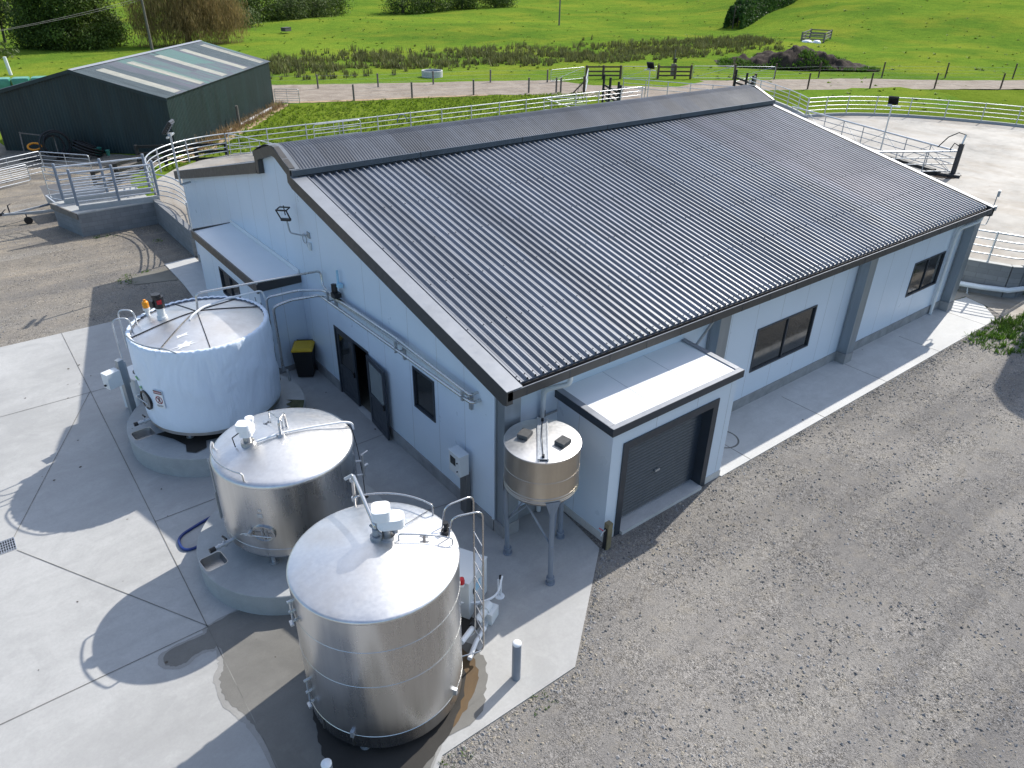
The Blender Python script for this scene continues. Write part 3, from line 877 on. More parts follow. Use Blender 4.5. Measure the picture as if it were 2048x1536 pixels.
# steel portal columns against the long wall
for x in (.0, 6.55, 13.40, 20.22):
    q = MB(); W = .40
    q.box(x, x + W, -.335, -.315, .36, 3.63); q.box(x, x + W, -.055, -.03, .36, 3.63)
    q.box(x + .03, x + W - .03, -.315, -.055, .36, 3.63)
    c = q.build('wall_column', M['column'], shed, smooth=None)
    q = MB(); q.box(x - .015, x + W + .015, -.35, -.026, 0, .36)
    q.build('column_footing', M['plinth'], c, smooth=None)
q = MB(); q.box(-.026, .015, -.03, .045, .34, 3.66)
q.build('corner_trim', M['panel'], shed, smooth=None)
# windows
def window(name, axis_, a0, a1, z0, z1, mulls, lab=None):
    f = MB(); t = .05
    def bx(u0, u1, v0, v1, d0, d1):
        if axis_ == 'y': f.box(u0, u1, d0, d1, v0, v1)
        else: f.box(d0, d1, u0, u1, v0, v1)
    lo, hi = -.022, .075
    bx(a0, a1, z0, z0 + t, lo, hi); bx(a0, a1, z1 - t, z1, lo, hi); bx(a0, a0 + t, z0 + t, z1 - t, lo, hi); bx(a1 - t, a1, z0 + t, z1 - t, lo, hi)
    for q in mulls: bx(q - .022, q + .022, z0 + t, z1 - t, -.004, hi - .01)
    wo_ = f.build('window', M['charcoal'], shed, smooth=None)
    if lab: wo_['label'] = lab
    f = MB(); bx(a0 + t, a1 - t, z0 + t, z1 - t, .03, .04)
    f.build('pane', M['glassd'], wo_, smooth=None)
window('window', 'y', 8.745, 11.54, 1.10, 2.43, [10.2], 'wide two-pane window')
window('window', 'y', 17.22, 19.35, 1.22, 2.43, [18.25], 'far two-pane window')
window('window', 'x', 2.25, 3.17, 1.65, 2.74, [], 'small gable window')
# double door in the gable: one leaf shut, one folded back
d = MB()
d.box(-.02, .08, 7.34, 7.40, .02, 2.14); d.box(-.02, .08, 5.42, 5.48, .02, 2.14); d.box(-.02, .08, 5.48, 7.34, 2.08, 2.14)
do = d.build('door_frame', M['charcoal'], shed, smooth=None)
def leaf_mesh(yA, xA, yB, xB, nm):
    d = MB()
    A = Vector((xA, yA, 0)); B = Vector((xB, yB, 0))
    L = (B - A).length; t = (B - A).normalized(); n = Vector((-t.y, t.x, 0))
    Mx = Matrix((t, n, (0, 0, 1))).transposed()
    def pc(u0, u1, z0, z1, th):
        c = A + t * (u0 + u1) / 2; d.obox((c.x, c.y, (z0 + z1) / 2), (u1 - u0, th, z1 - z0), M=Mx)
    pc(0, .11, .05, 2.07, .05); pc(L - .11, L, .05, 2.07, .05); pc(.11, L - .11, 1.94, 2.07, .05); pc(.11, L - .11, .05, .2, .05); pc(.11, L - .11, .88, 1.0, .05)
    pc(.11, L - .11, .2, .88, .03)
    o = d.build('door', M['charcoal'], shed, smooth=None); o['label'] = nm
    d = MB(); pc(.11, L - .11, 1.0, 1.94, .016)
    d.build('pane', M['glassl'] if xA < 0 else M['glassd'], o, smooth=None)
    d = MB()
    c = A + t * (L - .06)
    d.obox((c.x - .05, c.y, 1.02), (.05, .03, .16)); d.obox((c.x - .075, c.y + .05, 1.06), (.02, .13, .022))
    d.build('handle', M['black'], o, smooth=None)
leaf_mesh(7.335, .03, 6.32, .03, 'shut half of the double door')
leaf_mesh(5.44, -.05, 4.36, -.15, 'door half folded back against the wall')
q = MB(); q.box(-.06, .1, 5.48, 6.3, .022, .034)
q.build('doorstep', M['path'], shed, smooth=None)
# annex: lean-to box on the gable
q = MB()
cells(q, [9.42, 11.25, 13.0, 15.05], [.02, 1.45, 2.35, 2.66], [(11.25, 13.0, 1.45, 2.35)], lambda a, b, c, d: q.box(-1.22, -1.14, a, b, c, d))
q.prism([(-1.14, 9.42), (-.002, 9.42), (-.002, 9.5), (-1.14, 9.5)], .02, 2.74); q.prism([(-1.14, 14.97), (-.002, 14.97), (-.002, 15.05), (-1.14, 15.05)], .02, 2.74)
q.mi = 1
q.box(-.60, -.589, 9.4185, 9.43, .2, 2.7)
for y in (10.4, 13.6): q.box(-1.2215, -1.21, y, y + .011, .2, 2.66)
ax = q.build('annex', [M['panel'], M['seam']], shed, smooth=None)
q = MB()
q.add([(-1.27, 9.37, 2.985), (-.003, 9.37, 2.985), (-.003, 15.10, 2.985), (-1.27, 15.10, 2.885), (-1.27, 9.37, 2.885)], [(0, 1, 2, 3, 4)]) if False else None
q.add([(-1.26, 9.38, 2.93), (-.002, 9.38, 2.99), (-.002, 15.09, 2.99), (-1.26, 15.09, 2.93), (-1.26, 9.38, 2.74), (-.002, 9.38, 2.74), (-.002, 15.09, 2.74), (-1.26, 15.09, 2.74)],
      [(0, 1, 2, 3), (4, 7, 6, 5), (0, 4, 5, 1), (1, 5, 6, 2), (2, 6, 7, 3), (3, 7, 4, 0)])
q.build('annex_roof', M['panel_roof'], ax, smooth=None)
q = MB(); q.box(-.035, -.004, 9.40, 15.05, 2.995, 3.12); q.build('wall_flashing', M['panel_roof'], ax, smooth=None)
q = MB()
q.box(-1.31, -1.262, 9.33, 15.14, 2.70, 2.965); q.box(-1.262, -.003, 9.33, 9.377, 2.74, 3.005); q.box(-1.262, -.003, 15.093, 15.14, 2.74, 3.0)
q.build('fascia', M['charcoal_warm'], ax, smooth=None)
f = MB()
f.box(-1.24, -1.15, 11.25, 13.0, 1.45, 1.50); f.box(-1.24, -1.15, 11.25, 13.0, 2.30, 2.35); f.box(-1.24, -1.15, 11.25, 11.30, 1.5, 2.3); f.box(-1.24, -1.15, 12.95, 13.0, 1.5, 2.3); f.box(-1.23, -1.16, 12.1, 12.15, 1.5, 2.3)
f.mi = 1
f.box(-1.19, -1.18, 11.3, 12.95, 1.5, 2.3)
f.build('annex_window', [M['charcoal'], M['glassd']], ax, smooth=None)
q = MB(); q.box(-1.24, -.003, 9.40, 15.07, -.04, .2)
q.box(-.02, -.003, 9.41, 9.44, .2, .22)
q.build('annex_plinth', M['plinth'], ax, smooth=None)
# roller-door porch on the long wall
M['doorslat'] = paint('roller_door_steel', (.034, .043, .056), .35, var=.1)
q = MB()
BX0, BX1, BY = 1.68, 5.60, -1.68
cells(q, [BX0, 2.02, 5.0, BX1], [.022, 2.43, 2.84], [(2.02, 5.0, 0, 2.43)], lambda a, b, c, d: q.box(a, b, BY, BY + .09, c, d))
q.prism([(BX0, BY + .09), (BX0 + .09, BY + .09), (BX0 + .09, -.003), (BX0, -.003)], .022, 2.84); q.prism([(BX1 - .09, BY + .09), (BX1, BY + .09), (BX1, -.003), (BX1 - .09, -.003)], .022, 2.84)
q.mi = 1
for x in (2.95, 4.25): q.box(x, x + .011, BY - .0015, BY + .01, 2.43, 2.84)
q.box(5.40, 5.411, BY - .0015, BY + .01, .2, 2.84)
q.box(BX0 - .0015, BX0 + .01, -.7, -.689, .2, 2.84)
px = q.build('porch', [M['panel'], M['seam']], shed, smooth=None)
q = MB()
q.prismx([(BY - .03, 2.842), (BY - .03, 2.96), (-.003, 3.035), (-.003, 2.842)], BX0 - .05, BX1 + .04)
q.mi = 1
for x in (2.95, 4.25): q.prismx([(BY - .028, 2.9605), (BY - .028, 2.963), (-.004, 3.038), (-.004, 3.0355)], x, x + .012)
q.build('porch_roof', [M['panel_roof'], M['seam']], px, smooth=None)
q = MB()
q.box(BX0 - .10, BX1 + .09, BY - .08, BY - .032, 2.80, 2.975)
for x0 in (BX0 - .10, BX1 + .042):
    q.prismx([(BY - .03, 2.80), (BY - .03, 2.975), (-.004, 3.055), (-.004, 2.88)], x0, x0 + .046)
q.build('fascia', M['charcoal'], px, smooth=None)
q = MB()
q.box(BX0 - .09, BX1 + .08, BY - .075, BY + .05, 2.977, 2.984); q.prismx([(BY + .052, 2.981), (BY + .052, 2.988), (-.01, 3.067), (-.01, 3.06)], BX0 - .09, BX0 + .06); q.prismx([(BY + .052, 2.981), (BY + .052, 2.988), (-.01, 3.067), (-.01, 3.06)], BX1 - .06, BX1 + .08)
q.build('roof_edge_flashing', M['flash'], px, smooth=None)
q = MB()
q.box(2.0, 2.16, BY - .03, BY + .34, .0, 2.27); q.box(4.84, 5.02, BY - .03, BY + .34, .0, 2.27); q.box(2.0, 5.02, BY - .03, BY + .34, 2.27, 2.45)
q.build('roller_door_frame', M['charcoal'], px, smooth=None)
rd = MB()
n = 24; P = []
for i in range(n * 4 + 1):
    z = .16 + 2.10 * i / (n * 4)
    P.append((BY + .22 + (-.012, .004, .016, .022)[i % 4], z))
b = len(rd.v)
for x in (2.16, 4.84): rd.v += [(x, y, z) for y, z in P]
nn = len(P)
for i in range(nn - 1): rd.f.append([i, i + 1, nn + i + 1, nn + i]); rd.m.append(0)
ro = rd.build('roller_door', M['doorslat'], px, smooth=None, recalc=False)
q = MB(); q.box(3.36, 3.50, BY + .17, BY + .21, 1.02, 1.07)
q.build('handle', M['galv'], ro, smooth=None)
q = MB(); q.box(2.165, 4.835, BY - .10, BY + .5, -.03, .085)
q.box(BX0 - .012, 1.995, BY - .012, BY + .1, -.03, .2); q.box(5.025, BX1 + .012, BY - .012, BY + .1, -.03, .2); q.box(BX0 - .012, BX0 + .1, BY + .1, -.03, -.03, .2); q.box(BX1 - .1, BX1 + .012, BY + .1, -.03, -.03, .2)
q.build('porch_plinth', M['path'], px, smooth=None)
# downpipes
for pts in ([(1.52, -.52, 3.66), (1.52, -.50, 3.45), (1.18, -.12, 3.25), (1.18, -.10, 2.9), (1.18, -.10, .06)], [(20.0, -.52, 3.66), (20.0, -.50, 3.48), (19.55, -.14, 3.2), (19.52, -.10, 2.9), (19.5, -.10, .03)]):
    q = MB(); q.tube(fillet(pts, .12), .055, 14)
    q.build('downpipe', M['whitemetal'], shed, smooth=60)
q = MB(); q.box(-.0, 1.64, -.05, -.03, 2.52, 2.56)
q.build('wall_brace', M['galvdull'], shed, smooth=None)
q = MB(); q.bar((5.7, -.32, 2.96), (6.5, -.22, 3.5), .05, .05)
q.build('wall_brace', M['galvdull'], shed, smooth=None)

# ================================================================== TANKS AND YARD GEAR
def pol(c, r, deg, z):
    return (c[0] + r * math.cos(R(deg)), c[1] + r * math.sin(R(deg)), z)

def text_mesh(name, txt, size, mat, parent, mtx):
    cu = bpy.data.curves.new(name, 'FONT'); cu.body = txt; cu.size = size; cu.align_x = 'CENTER'; cu.align_y = 'CENTER'; cu.extrude = .0008
    to = bpy.data.objects.new(name + '_tmp', cu); scene.collection.objects.link(to)
    dg = bpy.context.evaluated_depsgraph_get(); dg.update()
    me = bpy.data.meshes.new_from_object(to.evaluated_get(dg)); bpy.data.objects.remove(to)
    me.transform(mtx); me.materials.clear(); me.materials.append(mat)
    o = bpy.data.objects.new(name, me); scene.collection.objects.link(o)
    off = Vector((0, 0, 0)); q = parent
    while q is not None: off += Vector(q.location); q = q.parent
    me.transform(Matrix.Translation(-off)); o.parent = parent
    return o

def frame_at(c, r, deg, z):
    # tangent frame on a vertical cylinder: x to the right seen from outside, y up, z outward
    n = Vector((math.cos(R(deg)), math.sin(R(deg)), 0)); t = Vector((-n.y, n.x, 0))
    p = Vector(pol(c, r, deg, z))
    return Matrix(((t.x, 0, n.x, p.x), (t.y, 0, n.y, p.y), (0, 1, 0, p.z), (0, 0, 0, 1)))

def on_frame(m, F, pts, faces):
    m.add([tuple(F @ Vector(p)) for p in pts], faces)
def fbox(m, F, x0, x1, y0, y1, z0, z1):
    P = [(x, y, z) for z in (z0, z1) for y in (y0, y1) for x in (x0, x1)]
    on_frame(m, F, P, [(0, 2, 3, 1), (4, 5, 7, 6), (0, 1, 5, 4), (1, 3, 7, 5), (3, 2, 6, 7), (2, 0, 4, 6)])
def fdisc(m, F, r, ratio, z0, z1, r_in=None, n=36):
    vs = []; 
    ri = r_in if r_in else 0
    for z in (z0, z1):
        for rr in ((r, ri) if ri else (r,)):
            for k in range(n):
                a = 2 * math.pi * k / n; vs.append((rr * math.cos(a), rr * ratio * math.sin(a), z))
    fs = []
    if ri:
        for k in range(n):
            l = (k + 1) % n
            fs += [(k, l, 2 * n + l, 2 * n + k), (n + k, 3 * n + k, 3 * n + l, n + l), (2 * n + k, 2 * n + l, 3 * n + l, 3 * n + k)]
    else:
        fs = [tuple(range(n, 2 * n))] + [(k, (k + 1) % n, n + (k + 1) % n, n + k) for k in range(n)]
    on_frame(m, F, vs, fs)

def lid(m, c, R_, z, rise, dome=.35, lip=.035):
    prof = [(R_ + .0, z - .05), (R_ + .012, z - .02), (R_ + .002, z + .004), (R_ - .03, z + .016)]
    for i in range(1, 15):
        u = i / 14
        prof.append(((R_ - .03) * (1 - u) + .002, z + .016 + rise * (u * (1 - dome) + dome * (1 - (1 - u) ** 2))))
    m.lathe(prof, c, 96, cap=False)

def legs(c, r, z0, z1, parent, n, a0):
    for i in range(n):
        p = pol(c, r, a0 + 360 / n * i, 0)
        q = MB(); q.cyl((p[0], p[1], z0 + .02), (p[0], p[1], z1), .042, 14); q.cyl((p[0], p[1], z0), (p[0], p[1], z0 + .025), .09, 18)
        q.build('leg', M['galv'], parent, smooth=40)

def motor(parent, x, y, z, rz, k=1.0):
    # white two-lobed agitator gear motor on a steel neck
    q = MB()
    Mz = Matrix.Rotation(rz, 3, 'Z')
    def rbox(cx, cy, w, d, z0, z1, r):
        poly = []
        for (sx, sy, a) in ((1, 1, 0), (-1, 1, 90), (-1, -1, 180), (1, -1, 270)):
            for j in range(6):
                t = R(a + 18 * j)
                v_ = Mz @ Vector((cx + sx * (w / 2 - r) + r * math.cos(t), cy + sy * (d / 2 - r) + r * math.sin(t), 0)) * k
                poly.append((x + v_.x, y + v_.y))
        q.prism(poly, z0, z1)
    rbox(.06, 0, .36, .24, z + .20 * k, z + .35 * k, .10)
    rbox(-.05, .0, .24, .26, z + .352 * k, z + .50 * k, .07)
    o = q.build('agitator_motor', M['white'], parent, smooth=40, bevel=.012)
    q = MB()
    q.cyl((x, y, z - .02), (x, y, z + .07), .13, 20); q.cyl((x, y, z + .07), (x, y, z + .20), .075, 16)
    v_ = Mz @ Vector((.13, 0, 0)); q.cyl((x + v_.x, y + v_.y, z + .10), (x + v_.x, y + v_.y, z + .20), .055, 12)
    q.build('motor_neck', M['steelold'], o, smooth=40)

# ---- front tank (C)
CC = (-3.80, -2.08); RC = 1.285; ZC = 2.98
tc = thing('milk_vat', 'tallest bare stainless milk tank, nearest the camera, standing on wet stained concrete', 'tank', (CC[0], CC[1], .02), 'milk tanks beside the shed')
m = MB()
prof = [(RC - .05, .17), (RC - .014, .175), (RC - .014, .46), (RC - .012, .465), (RC, .475), (RC, 1.0), (RC, 1.6), (RC, 2.3), (RC, ZC - .03)]
m.lathe(prof, CC, 96)
def seam_ring(m, c, r, z, t=.0045):
    m.tube([pol(c, r, 3.75 * k, z) for k in range(96)], t, 5, closed=True)
for z in (.475, 1.63, 2.37): seam_ring(m, CC, RC, z, .007 if z < 1 else .0045)
m.build('shell', M['steel'], tc, smooth=50)
m = MB(); lid(m, CC, RC, ZC, .25, .3)
m.build('lid', M['steeltop'], tc, smooth=50)
legs(CC, RC - .14, .025, .2, tc, 4, -137)
motor(tc, -3.54, -2.04, ZC + .22, R(-28), 1.18)
# filler pipe across the lid
m = MB()
m.tube(fillet([(-3.70, -2.0, 3.24), (-3.705, -1.98, 3.52), (-3.40, -.70, 3.50), (-3.40, -.66, 3.3), (-3.40, -.66, .4)], .07), .034, 12)
m.build('filler_pipe', M['steelpipe'], tc, smooth=60)
m = MB(); m.cyl((-3.70, -2.0, 3.2), (-3.70, -2.0, 3.30), .095, 20); m.cyl((-3.70, -2.0, 3.31), (-3.70, -2.0, 3.42), .055, 14); m.bar((-3.74, -1.9, 3.45), (-3.66, -2.1, 3.36), .03, .03)
m.build('pipe_coupling', M['galvdull'], tc, smooth=40)
m = MB(); m.bar((-3.42, -.72, 3.52), (-3.52, -.62, 3.42), .03, .05); m.cyl((-3.41, -.66, 3.36), (-3.41, -.66, 3.43), .05, 12)
m.build('pipe_clamp', M['galv'], tc, smooth=40)
m = MB(); m.cyl((-3.41, -.66, 2.95), (-3.41, -.66, 3.02), .05, 12)
m.build('pipe_clamp', M['galv'], tc, smooth=40)
# handrails on the lid
def lid_z(c, R_, z, rise, x, y):
    u = 1 - math.hypot(x - c[0], y - c[1]) / R_
    return z + .016 + rise * (u * .7 + .3 * (1 - (1 - u) ** 2))
def rail_on(parent, pts, h, r=.014, name='grab_rail', mat='steelpipe'):
    P = [Vector(p) for p in pts]
    path = [P[0]] + [p + Vector((0, 0, h)) for p in P] + [P[-1]]
    q = MB(); q.tube(fillet(path, .06), r, 10)
    return q.build(name, M[mat], parent, smooth=60)
zc = lambda x, y: lid_z(CC, RC, ZC, .25, x, y)
pts = [(-3.42, -2.19), (-3.15, -2.32), (-2.85, -2.50), (-2.72, -2.60)]
rail_on(tc, [(x, y, zc(x, y)) for x, y in pts], .12, .013)
pts = [pol(CC, 1.24, a, 0)[:2] for a in range(76, 4, -8)]
rail_on(tc, [(x, y, zc(x, y)) for x, y in pts], .20, .016)
# access ladder
m = MB()
for dx, dy in ((-2.16, -2.62), (-2.06, -2.22)):
    ex = (dx - CC[0]); ey = (dy - CC[1]); d_ = math.hypot(ex, ey)
    ix, iy = CC[0] + ex / d_ * 1.17, CC[1] + ey / d_ * 1.17
    path = [(ix, iy, zc(ix, iy)), (ix + ex * .03, iy + ey * .03, 3.42), (dx, dy, 3.42), (dx, dy, .22), (CC[0] + ex / d_ * 1.29, CC[1] + ey / d_ * 1.29, .22)]
    m.tube(fillet(path, .14, 6), .0155, 10)
m.build('ladder', M['steelpipe'], tc, smooth=60)
ld = tc.children[-1]
for k in range(8):
    q = MB(); z = .34 + k * .33
    q.cyl((-2.16, -2.62, z), (-2.06, -2.22, z), .012, 8)
    q.build('rung', M['steelpipe'], ld, smooth=60)
m = MB()
vx, vy = pol(CC, 1.16, -12, 0)[:2]; vz = zc(vx, vy)
m.cyl((vx, vy, vz - .01), (vx, vy, vz + .05), .075, 18); m.cyl((vx, vy, vz + .05), (vx, vy, vz + .17), .032, 12); m.cyl((vx, vy, vz + .17), (vx, vy, vz + .21), .045, 12); m.bar((vx, vy, vz + .10), (vx + .13, vy + .03, vz + .10), .03, .03)
m.build('vent_valve', M['black'], tc, smooth=40)
# flat mark on the lid (I-shaped)
m = MB()
cx, cy = -3.06, -2.33
for (u0, u1, v0, v1) in ((-.07, .07, .05, .075), (-.07, .07, -.075, -.05), (-.02, .02, -.05, .05)):
    P = [(u0, v0), (u1, v0), (u1, v1), (u0, v1)]
    ang = R(-28); vs = []
    for u, v in P:
        X_ = cx + u * math.cos(ang) - v * math.sin(ang); Y_ = cy + u * math.sin(ang) + v * math.cos(ang)
        vs.append((X_, Y_, zc(X_, Y_) + .012))
    m.add(vs, [(0, 1, 2, 3)])
m.build('lid_mark', M['seamdark'], tc, smooth=None)
m = MB(); m.tube([(-3.45, -1.98, zc(-3.45, -1.98) + .02), (-3.1, -1.9, zc(-3.1, -1.9) + .03), (-2.75, -1.75, zc(-2.75, -1.75) + .015), (-2.62, -1.7, zc(-2.62, -1.7) + .01)], .006, 6)
m.build('cable', M['black'], tc, smooth=60)
# sight-glass fittings down the left side
m = MB()
for a, z0, z1 in ((174, 2.35, 2.75), (179, .62, 1.15)):
    p0 = pol(CC, RC + .05, a, 0)
    m.cyl((p0[0], p0[1], z0), (p0[0], p0[1], z1), .016, 8)
    for z in (z0, (z0 + z1) / 2, z1):
        q0 = pol(CC, RC - .02, a, z); q1 = pol(CC, RC + .09, a, z); m.cyl(q0, q1, .022, 8)
    q0 = pol(CC, RC + .09, a + 3, z0); m.obox((q0[0], q0[1], z0 + .04), (.05, .10, .035), R(a))
m.build('sight_tube', M['galv'], tc, smooth=40)
for a in (-60, -142):
    m = MB(); F = frame_at(CC, RC, a, .52)
    fbox(m, F, -.03, .03, -.06, .06, -.005, .05)
    m.build('lifting_lug', M['galv'], tc, smooth=None)
m = MB(); F = frame_at(CC, RC - .01, -143, .33); fbox(m, F, -.012, .012, -.14, .16, 0, .016); F = frame_at(CC, RC - .01, -170, .33); fbox(m, F, -.012, .012, -.14, .12, 0, .016)
m.build('weld_seam', M['steelold'], tc, smooth=None)

# ---- middle tank (B) on its pad
PB = (-3.62, 2.10)
pb = thing('concrete_plinth', 'round pale concrete plinth under the middle bare stainless tank', 'plinth', (PB[0], PB[1], .02), 'round tank plinths')
def sinkpad(c, r, h, root, sc, rz, w, d, hole=None):
    # a round plinth with a sunken steel basin let into its top
    n = 72
    outer = [(c[0] + r * math.cos(2 * math.pi * k / n), c[1] + r * math.sin(2 * math.pi * k / n)) for k in range(n)]
    m = MB()
    m.lathe([(r, .0), (r, h - .012), (r - .012, h)], c, n, cap=False)
    o = m.build('plinth_block', M['pad'], root, smooth=40)
    # top with a hole: triangulate ring between the outer circle and the rounded basin outline
    bm = bmesh.new()
    vo_ = [bm.verts.new((c[0] + (r - .012) * math.cos(2 * math.pi * k / n), c[1] + (r - .012) * math.sin(2 * math.pi * k / n), h)) for k in range(n)]
    rim = []
    for (sx, sy, a) in ((1, 1, 0), (-1, 1, 90), (-1, -1, 180), (1, -1, 270)):
        for k in range(5):
            t = R(a + 22.5 * k); rr = .07
            lx = sx * (w / 2 - rr) + rr * math.cos(t); ly = sy * (d / 2 - rr) + rr * math.sin(t)
            rim.append((sc[0] + lx * math.cos(rz) - ly * math.sin(rz), sc[1] + lx * math.sin(rz) + ly * math.cos(rz)))
    vi = [bm.verts.new((p[0], p[1], h)) for p in rim]
    es = [bm.edges.new((vo_[k], vo_[(k + 1) % n])) for k in range(n)] + [bm.edges.new((vi[k], vi[(k + 1) % len(vi)])) for k in range(len(vi))]
    bmesh.ops.triangle_fill(bm, use_beauty=True, use_dissolve=False, edges=es)
    for f in list(bm.faces):
        q = f.calc_center_median()
        dx, dy = q.x - sc[0], q.y - sc[1]
        lx = dx * math.cos(-rz) - dy * math.sin(-rz); ly = dx * math.sin(-rz) + dy * math.cos(-rz)
        if abs(lx) < w / 2 - .02 and abs(ly) < d / 2 - .02: bm.faces.remove(f)
        elif f.normal.z < 0: f.normal_flip()
    me = bpy.data.meshes.new('plinth_top'); bm.to_mesh(me); bm.free()
    me.transform(Matrix.Translation(-Vector(root.location))); me.materials.append(M['pad'])
    t_ = bpy.data.objects.new('plinth_top', me); scene.collection.objects.link(t_); t_.parent = root
    m = MB()
    k = len(rim)
    cx_, cy_ = sc
    inn = [(cx_ + (p[0] - cx_) * .86, cy_ + (p[1] - cy_) * .86) for p in rim]
    out = [(cx_ + (p[0] - cx_) * 1.05, cy_ + (p[1] - cy_) * 1.06) for p in rim]
    m.v = [(p[0], p[1], h + .004) for p in out] + [(p[0], p[1], h + .005) for p in rim] + [(p[0], p[1], h - .16) for p in inn]
    for a_ in range(2):
        for i in range(k): m.f.append([a_ * k + i, a_ * k + (i + 1) % k, (a_ + 1) * k + (i + 1) % k, (a_ + 1) * k + i]); m.m.append(0)
    m.f.append([2 * k + i for i in range(k)]); m.m.append(0)
    m.build('sink', M['steelold'], root, smooth=40, recalc=False)
    m = MB(); m.cyl((cx_ + .1, cy_ - .05, h - .158), (cx_ + .1, cy_ - .05, h - .150), .03, 14)
    m.build('sink_plug_hole', M['black'], t_, smooth=None) if False else m.build('plug_hole', M['black'], root, smooth=None)
    if hole:
        m = MB(); m.cyl((hole[0], hole[1], h - .02), (hole[0], hole[1], h + .004), .055, 20); m.build('drain_hole', M['black'], root, smooth=None)
sinkpad(PB, 1.93, .51, pb, (-5.30, 2.12), R(95), .42, .42, (-1.95, 2.13))
TB = (-3.57, 2.12); RB = 1.345; ZB = 2.60
tb = thing('milk_vat', 'squat bare stainless milk tank in the middle of the three, on a round plinth', 'tank', (TB[0], TB[1], .53), 'milk tanks beside the shed')
m = MB()
m.lathe([(RB - .08, .86), (RB - .03, .88), (RB, .93), (RB, .95), (RB, 1.5), (RB, 2.0), (RB, ZB - .06)], TB, 96)
seam_ring(m, TB, RB, 1.11)
m.build('shell', M['steel'], tb, smooth=50)
m = MB()
pr_ = [(RB, ZB - .07), (RB + .006, ZB - .04), (RB - .004, ZB - .005), (RB - .03, ZB + .02), (RB - .08, ZB + .04)]
for i in range(1, 15):
    u = i / 14; pr_.append(((RB - .08) * (1 - u) + .002, ZB + .04 + .22 * math.sin(u * math.pi / 2) ** 1.1))
m.lathe(pr_, TB, 96, cap=False)
m.build('lid', M['steeltop'], tb, smooth=60)
zb = lambda x, y: ZB + .04 + .22 * math.sin(max(0, 1 - math.hypot(x - TB[0], y - TB[1]) / (RB - .08)) * math.pi / 2) ** 1.1
legs(TB, RB - .26, .53, .9, tb, 4, -137)
motor(tb, -4.18, 2.25, zb(-4.18, 2.25), R(50))
m = MB(); vx, vy = -3.86, 3.05
m.cyl((vx, vy, zb(vx, vy) - .01), (vx, vy, zb(vx, vy) + .06), .06, 16); m.lathe([(.085, zb(vx, vy) + .06), (.095, zb(vx, vy) + .12), (.085, zb(vx, vy) + .14), (.002, zb(vx, vy) + .15)], (vx, vy), 20)
m.build('breather_cap', M['white'], tb, smooth=40)
m = MB()
path = [(-4.05, 2.12, zb(-4.05, 2.12) + .05), (-3.57, 2.05, zb(-3.57, 2.12) + .05), (-3.0, 1.98, zb(-3.0, 1.98) + .06), (-2.35, 1.88, 2.78), (-2.20, 1.86, 2.70), (-2.19, 1.86, 2.55)]
m.tube(fillet(path, .08), .022, 10)
m.build('wash_pipe', M['white'], tb, smooth=60)
m = MB(); m.tube(fillet([(-3.60, 2.06, 2.8), (-3.60, 2.06, 3.18), (-3.40, 2.28, 3.18), (-3.38, 2.30, 2.84)], .07), .026, 12); m.cyl((-3.6, 2.06, 2.84), (-3.6, 2.06, 2.92), .085, 18)
m.build('inlet_bend', M['steelpipe'], tb, smooth=60)
pts = [(-3.46, 2.30), (-3.48, 2.6), (-3.49, 2.95)]
rail_on(tb, [(x, y, zb(x, y)) for x, y in pts], .16, .013)
pts = [pol(TB, 1.29, a, 0)[:2] for a in range(152, 219, 8)]
rail_on(tb, [(x, y, zb(x, y)) for x, y in pts], .17, .019)
m = MB()
cx, cy = -3.62, 2.72
for (u0, u1, v0, v1) in ((-.06, .06, .04, .06), (-.06, .06, -.06, -.04), (-.016, .016, -.04, .04)):
    vs = []
    for u, v in [(u0, v0), (u1, v0), (u1, v1), (u0, v1)]:
        a_ = R(-70); X_ = cx + u * math.cos(a_) - v * math.sin(a_); Y_ = cy + u * math.sin(a_) + v * math.cos(a_)
        vs.append((X_, Y_, zb(X_, Y_) + .012))
    m.add(vs, [(0, 1, 2, 3)])
m.build('lid_mark', M['seamdark'], tb, smooth=None)
def manhole(parent, c, r, a, z, w, ratio, mat, ring):
    m = MB(); F = frame_at(c, r, a, z)
    fdisc(m, F, w, ratio, -.06, .035, w * .84)
    o = m.build('manhole', M[ring], parent, smooth=40)
    m = MB(); fdisc(m, F, w * .86, ratio, -.06, .012)
    m.build('manhole_door', M[mat], o, smooth=40)
    m = MB()
    on_ = lambda x, y, zz: tuple(F @ Vector((x, y, zz)))
    m.tube([on_(-w * 1.5, -.02, .06), on_(-w * .6, .0, .085), on_(0, 0, .09), on_(w * .75, -.02, .07)], .013, 8)
    m.tube([on_(-.02, w * .7 * ratio, .05), on_(.02, -w * .7 * ratio, .05)], .012, 8)
    m.tube([on_(.05, w * .62 * ratio, .05), on_(.09, -w * .55 * ratio, .05)], .009, 8)
    m.cyl(on_(-w * 1.02, .04, .01), on_(-w * 1.02, .04, .12), .035, 12)
    m.tube([on_(-w * 1.9, -.06, .03), on_(-w * 1.65, .02, .08), on_(-w * 1.02, .05, .1)], .012, 8)
    m.build('door_clamp', M['galv'], o, smooth=60)
manhole(tb, TB, RB, -134, 1.50, .235, .82, 'steelpipe', 'steel')
m = MB(); F = frame_at(TB, RB, -134.5, 1.93); fbox(m, F, -.05, .06, -.05, .03, 0, .006)
fbox(m, F, -.02, .05, .09, .14, 0, .004)
m.build('name_plate', M['galv'], tb, smooth=None)
m = MB()
p0 = pol(TB, RB + .045, 158, 0)
m.cyl((p0[0], p0[1], 1.05), (p0[0], p0[1], 2.5), .016, 8); m.cyl((p0[0] - .03, p0[1] - .02, 1.05), (p0[0] - .03, p0[1] - .02, 1.7), .014, 8)
for z in (1.08, 1.75, 2.45): m.cyl(pol(TB, RB - .02, 158, z), pol(TB, RB + .07, 158, z), .02, 8)
